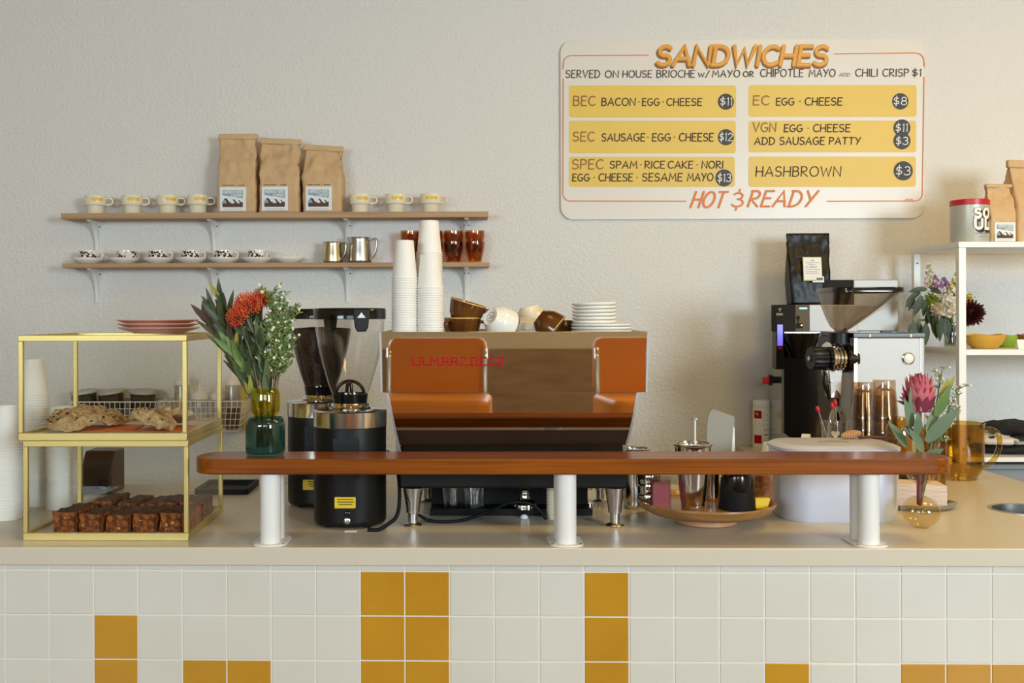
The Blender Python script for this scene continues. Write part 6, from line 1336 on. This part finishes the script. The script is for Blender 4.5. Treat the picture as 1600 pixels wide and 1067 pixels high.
def path(ft, rm, tip, bend=(0, 0, 0), n=14): return bez(ft, ft.lerp(rm, 1.0), rm.lerp(tip, .5)+Vector(bend), tip, n)
def A(px, py, dy=0): return at(px, py, vY+dy)
# reddish leafy branches at the left
for i, (px, py, dy, mt, lb, L) in enumerate(((318, 492, .0, 'leaf_r', 'lowest drooping to the far left', .075), (342, 462, .02, 'leaf_d', 'standing tallest at the left', .07), (330, 478, -.03, 'leaf_d', 'between the two left branches', .075), (352, 500, .04, 'leaf_y', 'olive tipped, just left of the red bloom', .06))):
    ft = foot(2.6+i*.5); tip = A(px, py, dy); st = Stem('leafy_branch', 'dark leafy branch in the two-tone vase, '+lb, 'branch', ft, 'leafy branches in the left bouquet'); pts = path(ft, rim(2.8+i*.3, .018), tip, (.012, 0, -.02) if i == 0 else (0, 0, 0))
    st.tube('stem', 'stem', pts, [.0028-.0015*k/14 for k in range(15)])
    n = 30
    for k in range(n):
        t = .30+.70*(k+.5)/n; j = t*14; a = min(int(j), 13); p = pts[a].lerp(pts[a+1], j-a); d = (pts[a+1]-pts[a]).normalized(); sg = 1 if k % 2 else -1
        q = (d+V(sg*rnd.uniform(.15, .55), rnd.uniform(-.5, .3), rnd.uniform(-.05, .25))).normalized(); m_ = mt if rnd.random() < .7 else rnd.choice(['leaf_d', 'leaf_r', 'leaf_y'])
        st.leaf('leaves' if m_ == mt else 'tinted_leaves', m_, p, q, L*rnd.uniform(.7, 1.15)*(1.0 if t < .85 else .7), .0135*rnd.uniform(.8, 1.2), V(rnd.uniform(-.4, .4), -1, .3), rnd.uniform(-.1, .2))
    st.done()
# long green blades in the middle
for i, (px, py, dy, lb) in enumerate(((362, 548, -.03, 'left side'), (372, 560, .0, 'middle'), (404, 520, -.01, 'upright centre'))):
    ft = foot(1.2+i*1.9, .012); st = Stem('green_foliage', 'green bladed foliage stem in the two-tone vase, '+lb, 'foliage', ft, 'green foliage in the left bouquet'); tip = A(px, py, dy); pts = path(ft, rim(3.0-i*1.2, .014), tip)
    st.tube('stem', 'stem_g', pts, .0022); 
    for k in range(22): t = .3+.7*k/22; j = t*14; a = min(int(j), 13); p = pts[a].lerp(pts[a+1], j-a); d = (pts[a+1]-pts[a]).normalized(); st.leaf('leaves', ['leaf_g', 'leaf_o', 'leaf_o'][i], p, d+V(rnd.uniform(-.5, .35), rnd.uniform(-.5, .2), .15), .062*rnd.uniform(.8, 1.2), .015, V(rnd.uniform(-.5, .5), -1, .2), .12)
    st.done()
# pincushion blooms
def pincushion(st, c, r, axis, mats, n=150):
    axis = Vector(axis).normalized(); u = axis.orthogonal().normalized(); w_ = axis.cross(u)
    for i in range(n):
        th = math.acos(1-1.25*(i+.5)/n); ph = i*2.39996; d = axis*math.cos(th)+(u*math.cos(ph)+w_*math.sin(ph))*math.sin(th); R_ = r*rnd.uniform(.85, 1.1); p0 = c+d*r*.25
        st.tube('bloom', mats[0] if rnd.random() < .7 else mats[1], [p0, c+d*R_*.75+axis*r*.12, c+d*R_+axis*r*rnd.uniform(.0, .3), c+d*R_*.92+axis*r*rnd.uniform(.25, .45)], [.0011, .001, .001, .0013], 4)
    st.ball('bloom_core', 'leaf_d', c, r*.42, 12, 8)
for i, (px, py, dy, r, ax, lb) in enumerate(((388, 484, -.02, .036, (-.15, -.5, 1), 'largest bloom at the top'), (374, 498, -.045, .028, (-.5, -.8, .6), 'lower left bloom'), (408, 472, .02, .028, (.35, -.4, 1), 'upper right bloom'))):
    ft = foot(.3+i*2, .01); c = A(px, py, dy); st = Stem('pincushion_flower', 'orange-red spidery pincushion flower in the two-tone vase, '+lb, 'flower', ft, 'pincushion flowers'); pts = path(ft, rim(.4+i*2, .01), c); st.tube('stem', 'stem', pts, .003)
    for k in range(16): t = .4+.55*k/16; j = t*14; a = min(int(j), 13); p = pts[a].lerp(pts[a+1], j-a); st.leaf('leaves', 'euca_d', p, (pts[a+1]-pts[a]).normalized()+V(rnd.uniform(-.9, .9), rnd.uniform(-.6, .4), .1), .045, .013, V(rnd.uniform(-.5, .5), -1, .3), .1)
    pincushion(st, c, r, ax, ('pin', 'pin2') if i < 2 else ('pin', 'pin')); st.done()
# airy waxflower sprays at the right
def spray(st, pts, n, spread, mats, t0=.45, flowers=True, lm='leaf_g', fr=.0042, fl=1.0, nl=3):
    for k in range(n):
        t = t0+(1-t0)*(k+.5)/n; j = t*(len(pts)-1); a = min(int(j), len(pts)-2); p = pts[a].lerp(pts[a+1], j-a); d = (pts[a+1]-pts[a]).normalized()
        q = p+(d*rnd.uniform(.4, 1)+V(rnd.uniform(-1, 1), rnd.uniform(-.8, .8), rnd.uniform(-.1, .4)))*spread; st.tube('twigs', 'stem_g', [p, p.lerp(q, .5)+V(0, 0, .003), q], .0007, 4)
        for z in range(nl):
            m_ = p.lerp(q, rnd.uniform(.3, 1)); st.leaf('leaves', lm, m_, V(rnd.uniform(-1, 1), rnd.uniform(-1, 1), rnd.uniform(.2, 1)), .014, .0032, V(0, -1, .3), .1, n=3)
        if flowers and rnd.random() < fl:
            for z in range(2): q2 = q+V(rnd.uniform(-.006, .006), rnd.uniform(-.006, .006), rnd.uniform(-.005, .006)); st.ball('flowers', mats[0] if rnd.random() < .65 else mats[1], q2, fr*rnd.uniform(.6, 1.1), 7, 5)
for i, (px, py, dy, lb) in enumerate(((436, 474, .0, 'right side'), (450, 492, .03, 'far right, drooping outwards'), (424, 462, -.03, 'tallest, near the red blooms'), (440, 520, -.02, 'low at the right'))):
    ft = foot(-.8+i*.5, .02); tip = A(px, py, dy); st = Stem('waxflower_spray', 'airy green spray with tiny white flowers in the two-tone vase, '+lb, 'flower', ft, 'waxflower sprays in the left bouquet'); pts = path(ft, rim(-.6+i*.5, .02), tip, (.012, 0, 0)); st.tube('stem', 'stem', pts, .0018); spray(st, pts, 44, .032, ('wax', 'bud'), fl=.42, nl=9); st.done()
# ---------------------------------------------------------------- protea in the double bubble vase behind the bar
pY = 2.80; pvx = XX(1438, pY); pv = thing('bubble_vase', 'double-bubble clear and honey glass vase behind the right bar end', 'vase', (pvx, pY, ZC)); s = pY/F
M['bub'] = TG('honey_bubble', (244, 234, 205), .75, base=.05); M['bubc'] = TG('pinkish_clear', (244, 232, 230), .75, base=.07)
r1 = 28.5*s; zc1 = r1*.86; r2 = 22*s; zc2 = ZZ(735, pY)-ZC
def sph(r, zc, z0, z1, n=14):
    o = []
    for i in range(n+1): z = z0+(z1-z0)*i/n; o.append((math.sqrt(max(1e-8, 1-((z-zc)/(r if r != r1 else r*.86))**2))*r, z))
    return o
zj = zc1+r1*.86*.93
mb = MB(); mb.lathe([(0,.0003), (r1*.40,.0003)]+sph(r1, zc1, .004, zj), 48); mb.build('lower_bubble', M['bub'], pv, smooth=180)
mb = MB(); a = sph(r2, zc2, zj, zc2+r2*.8); mb.lathe([(r1*.37, zj)]+a+[(a[-1][0]*.9, a[-1][1]+.006), (a[-1][0]*.85, zc2+r2*1.15)], 48); mb.build('upper_bubble', M['bubc'], pv, smooth=180)
def B(px, py, dy=0): return at(px, py, pY+dy)
pft = V(pvx-.004, pY, ZC+zc1*1.4)
st = Stem('protea', 'dusky pink protea bloom with grey-green leaves in the bubble vase', 'flower', pft); pc = B(1436, 622); pts = bez(pft, pft+V(.0, 0, .05), pc-V(0, 0, .05), pc, 12); st.tube('stem', 'stem_r', pts, .0065, 10)
ph = 50*s
for ring, (n, L, r0_, op, m_) in enumerate(((10, .078, .012, .06, 'prot'), (13, .088, .019, .12, 'prot'), (14, .084, .026, .17, 'prot'), (13, .068, .030, .24, 'prot'), (11, .046, .029, .36, 'prot_d'))):
    for k in range(n):
        a = 2*PI*k/n+ring*.5; d = V(math.cos(a)*op, math.sin(a)*op, 1); st.leaf('bracts' if m_ == 'prot' else 'outer_bracts', m_, pc+V(math.cos(a)*r0_, math.sin(a)*r0_, -.020-.004*ring), d, L*rnd.uniform(.94, 1.05), .030, V(-math.cos(a), -math.sin(a), .2), -.07, tip=.7, fold=.5)
st.ball('bloom_core', 'prot_d', pc+V(0, 0, .022), (.022, .022, .044), 14, 9)
for k in range(5): a = 2.6+k*.25; st.leaf('outer_bracts', 'prot_d', pc+V(-.016, -.01, -.006-.004*k), V(-.75-.1*k, rnd.uniform(-.4, .2), .95-.15*k), .052, .013, V(.4, -1, .3), -.1)
for (px, py, ax, L, W) in ((1432, 672, (-.10, -.5, 1), .070, .026), (1424, 660, (-.3, -.3, 1), .085, .026), (1442, 700, (-.55, -.5, .8), .095, .026), (1446, 706, (.5, -.4, .35), .05, .024), (1428, 640, (-.15, -.2, 1), .075, .028), (1416, 690, (-.5, .2, .9), .08, .024), (1450, 672, (.35, .1, 1), .08, .028)):
    st.leaf('leaves', 'euca', B(px, py+8, -.018), V(*ax), L, W, V(.1, -1, .35), .1)
st.done()
st = Stem('eucalyptus_sprig', 'grey-green leaf sprig right of the protea bloom', 'foliage', pft+V(.006, .004, 0)); pts = bez(pft+V(.006, .004, 0), pft+V(.01, 0, .06), B(1460, 660), B(1478, 598), 12); st.tube('stem', 'stem_g', pts, .003)
for (px, py, ax, L, W, m_) in ((1447, 690, (.75, -.4, 1), .125, .034, 'euca'), (1462, 650, (.35, -.3, 1), .09, .026, 'leaf_g'), (1470, 630, (.2, -.2, 1), .07, .022, 'leaf_y'), (1478, 612, (.45, -.2, 1), .05, .014, 'leaf_y'), (1440, 690, (-.9, -.1, .75), .07, .026, 'leaf_d')): st.leaf('leaves' if m_ == 'euca' else 'green_leaves', m_, B(px, py, -.015), V(*ax), L, W, V(-.2, -1, .3), .1)
st.done()
for i, (px, py, dy, lb) in enumerate(((1472, 578, .02, 'upright behind the leaves'), (1500, 606, .0, 'arching far right'), (1488, 642, .02, 'low and drooping at the right'))):
    f_ = pft+V(.004*i, .006, 0); st = Stem('waxflower_spray', 'fine pale pink and cream flower spray beside the protea, '+lb, 'flower', f_, 'waxflower sprays beside the protea'); pts = bez(f_, f_+V(.012, 0, .07), B(1458+8*i, 660), B(px, py, dy), 14); st.tube('stem', 'stem', pts, .0014); spray(st, pts, 20, .018, ('wax', 'lil') if i < 2 else ('wax', 'bud'), .55, True, 'leaf_g', .0032); st.done()
# ---------------------------------------------------------------- mixed bouquet in a clear jar on the rack
wY = 4.22; wx = XX(1489, wY); wz = zR2+.0004; s = wY/F; wr = 13*s; wh = ZZ(505, wY)-wz
wv = thing('clear_vase', 'clear glass jar vase on the rack shelf behind the front post', 'vase', (wx, wY, wz))
mb = MB(); mb.lathe([(0,0), (wr*.94,0), (wr,.004), (wr,wh-.02), (wr*.86,wh-.008), (wr*.9,wh), (wr*.84,wh), (wr*.8,wh-.01), (wr*.93,wh-.022), (wr*.93,.008), (0,.007)], 40); mb.build('jar', M['clearpl'], wv, smooth=50)
mb = MB(); mb.lathe([(0,.0075), (wr*.92,.0075), (wr*.92,wh*.6), (0,wh*.6)], 32); mb.build('water', TG('water', (238, 242, 236), .4, base=.03), wv, smooth=30)
def C_(px, py, dy=0): return at(px, py, wY+dy)
wf = V(wx, wY, wz+.014)
def wst(name, label, cat, tip, mat='stem_g', r=.0025, bend=(0, 0, 0), group=None):
    f_ = wf+V(rnd.uniform(-.014, .014), rnd.uniform(-.012, .012), 0); m_ = V(wx+rnd.uniform(-.012, .012), wY+rnd.uniform(-.01, .01), wz+wh); st = Stem(name, label, cat, f_, group); pts = bez(f_, m_, m_.lerp(tip, .5)+Vector(bend), tip, 14); st.tube('stem', mat, pts, r); return st, pts
def spike(st, base, tip, n, r, mats, part='florets', fr=.009):
    for k in range(n):
        t = (k+.5)/n; a = k*2.4; rr = r*(1-.8*t); p = base.lerp(tip, t)+V(math.cos(a)*rr, math.sin(a)*rr, 0)
        st.ball(part, mats[k % len(mats)], p, fr*(.42-.2*t), 7, 5)
        for z in range(5): b = z*1.257+k; st.leaf(part, mats[k % len(mats)], p, V(math.cos(b), -.25+.5*math.sin(a), math.sin(b)+.2), fr*(1.3-.7*t), fr*(1.05-.5*t), V(.3*math.cos(a), -1, .3), .25, n=3)
st, pts = wst('snapdragon', 'tall lilac and cream flower spike at the left of the rack bouquet', 'flower', C_(1451, 412)); spike(st, C_(1454, 452), C_(1451, 412), 34, .022, ('lil', 'cream_p', 'lil', 'lime_p')); st.done()
st, pts = wst('lilac_spike', 'shorter lilac flower spike right of the tallest spike on the rack', 'flower', C_(1463, 432, -.02)); spike(st, C_(1464, 456, -.02), C_(1462, 430, -.02), 20, .017, ('lil', 'sal')); st.done()
st, pts = wst('purple_salvia', 'drooping purple flower spike in the middle of the rack bouquet', 'flower', C_(1477, 440), bend=(0, 0, .02)); spike(st, C_(1470, 458), C_(1473, 433), 22, .010, ('sal', 'lil'), fr=.007); spike(st, C_(1480, 446), C_(1475, 433), 12, .008, ('sal',), 'florets', .007); st.done()
st, pts = wst('yellow_stock', 'pale yellow flower spike right beside the rack post', 'flower', C_(1494, 426, .02)); spike(st, C_(1490, 462, .02), C_(1497, 424, .02), 34, .026, ('yel_p', 'cream_p', 'yel_p'), fr=.012); st.done()
def puff(st, c, r, n, mat, fr, part='bloom', flat=.8):
    for k in range(n):
        th = math.acos(1-1.6*(k+.5)/n); ph = k*2.39996; d = V(math.sin(th)*math.cos(ph), -math.cos(th)*.8-.1, math.sin(th)*math.sin(ph)).normalized(); st.leaf(part, mat, c+d*r*.55, d+V(rnd.uniform(-.3, .3), rnd.uniform(-.2, .2), rnd.uniform(-.3, .3)), fr*rnd.uniform(.8, 1.2), fr*.75, V(rnd.uniform(-1, 1), .2, rnd.uniform(-1, 1)), .25, n=3)
    st.ball(part, mat, c, r*.6, 12, 8)
for i, (px, py, dy, r, lb) in enumerate(((1478, 471, -.06, .034, 'upper'), (1465, 484, -.07, .025, 'lower left'), (1481, 484, -.075, .022, 'lower right'))):
    st, pts = wst('white_bloom', 'cream white ruffled bloom at the centre of the rack bouquet, '+lb, 'flower', C_(px, py, dy), group='white ruffled blooms'); puff(st, C_(px, py, dy), r, 70, 'cream_p', .019); st.done()
st, pts = wst('green_bloom', 'lime green bloom left of the white blooms on the rack', 'flower', C_(1456, 472, -.04)); puff(st, C_(1456, 472, -.04), .030, 40, 'lime_p', .024); st.done()
st, pts = wst('dahlia', 'large dark maroon dahlia right of the rack post', 'flower', C_(1515, 490, -.03), bend=(0, 0, .03)); c = C_(1516, 489, -.03)
for k in range(150): th = math.acos(1-1.7*(k+.5)/150); ph = k*2.39996; ax = V(.35, -.9, -.05).normalized(); u_ = ax.orthogonal().normalized(); w_ = ax.cross(u_); d = ax*math.cos(th)+(u_*math.cos(ph)+w_*math.sin(ph))*math.sin(th); st.leaf('petals', 'dahl', c+d*.018, d+V(0, 0, .05), .040*rnd.uniform(.8, 1.1), .013, ax, -.12, n=4)
st.ball('bloom_core', 'dahl', c, .026, 12, 8); st.done()
for i, (px, py, dy, lb) in enumerate(((1489, 486, -.05, 'left of the post'), (1514, 466, .02, 'above the maroon dahlia'))):
    st, pts = wst('goldenrod', 'cluster of tiny golden yellow buds on the rack, '+lb, 'flower', C_(px, py, dy), group='golden bud clusters')
    for k in range(60): st.ball('buds', 'gold_p', C_(px, py, dy)+V(rnd.gauss(0, .014), rnd.gauss(0, .012), rnd.gauss(0, .009)), .0034, 6, 4)
    st.done()
for i, (tip, lb, lv) in enumerate((((1420, 482), 'reaching left beside the hopper', [(1437, 456, -.75, -.5, .055), (1428, 462, -.3, -1, .055), (1424, 464, -.55, -.9, .045), (1440, 462, -.35, -1, .075), (1446, 468, -.1, -1, .06), (1450, 480, .15, -1, .07)]),
    ((1420, 510), 'with a low row of hanging leaves', [(1424, 506, -.3, -1, .04), (1432, 504, -.25, -1, .05), (1436, 504, .12, -1, .055), (1446, 506, -.0, -1, .075), (1456, 504, .3, -1, .06), (1466, 502, .12, -1, .07), (1474, 500, .1, -1, .06), (1481, 500, .05, -1, .065)]),
    ((1462, 498), 'dark leaves under the white blooms', [(1452, 484, -.2, -1, .06), (1460, 488, .1, -1, .07), (1474, 492, -.3, -.8, .05), (1470, 458, -.6, .3, .05), (1448, 452, -.9, .0, .05), (1440, 450, -.95, -.3, .045)]))):
    st, pts = wst('eucalyptus_branch', 'dark hanging eucalyptus branch of the rack bouquet, '+lb, 'foliage', C_(*tip, -.05), bend=(0, -.03, .05), group='eucalyptus branches on the rack')
    for (px, py, dx, dz, L) in lv:
        q = C_(px, py, -.06+rnd.uniform(-.015, .015)); st.leaf('leaves', 'euca_d', q, V(dx, rnd.uniform(-.2, .1), dz), L*1.15, L*.40, V(.3*dx, -1, .1), .06); st.tube('twigs', 'stem_g', [q, q.lerp(pts[-4], .35)+V(0, 0, .01), pts[-5]], .0009, 4)
    st.done()
# ================================================================ orange bar chairs behind the camera, seen in the machine's mirrored back
def chair(x, y, label, rz):
    t = thing('bar_chair', label, 'chair', (x, y, 0), rz, 'orange bar chairs')
    zb0_, zb1_ = 1.015, 1.335; W = .285
    mb = MB(); n = 16; m_ = 10; vs = []; fs = []
    out = rrect(-W, W, zb0_, zb1_, .055, 6)
    for off, sc in ((-.022, .97), (-.012, 1.0), (.012, 1.0), (.022, .97)):
        cz = (zb0_+zb1_)/2
        for u, v in out: uu = u*sc; vs.append((uu, off-.10+.55*uu*uu*-1+.0, cz+(v-cz)*sc+.10*(uu*uu)*(1 if v > cz else .2)))
    N = len(out)
    for k in range(3): fs += [(k*N+i, k*N+(i+1) % N, (k+1)*N+(i+1) % N, (k+1)*N+i) for i in range(N)]
    fs += [tuple(range(N-1, -1, -1)), tuple(3*N+i for i in range(N))]; mb.add(vs, fs); mb.build('backrest', M['orange'], t, smooth=40)
    mb = MB(); mb.prism(rrect(-W*1.12, W*1.12, -.06, .44, .07, 6), .85, 1.0, 'z'); mb.build('seat', M['orange'], t, bevel=.025, bseg=4)
    for sx in (-1, 1):
        mb = MB(); mb.tube(spline([(sx*.27, .33, 0), (sx*.27, .32, .45), (sx*.27, .30, .849)], 6), .013, 12); mb.build('leg', M['chrome'], t, smooth=180)
        mb = MB(); mb.tube(spline([(sx*.275, -.05, 0), (sx*.275, -.06, .6), (sx*.275, -.075, .9), (sx*.275, -.10, 1.28)], 6), .014, 12); lg = mb.build('leg', M['chrome'], t, smooth=180)
    mb = MB(); mb.tube([(-.27, .325, .3), (.27, .325, .3)], .011, 10); mb.build('footrest', M['chrome'], t, smooth=180); return t
chair(-.15, -.42, 'orange vinyl bar chair with chrome frame, mirrored at the left of the machine back', R(4)); chair(1.05, -.42, 'orange vinyl bar chair with chrome frame, mirrored at the right of the machine back', R(-8))
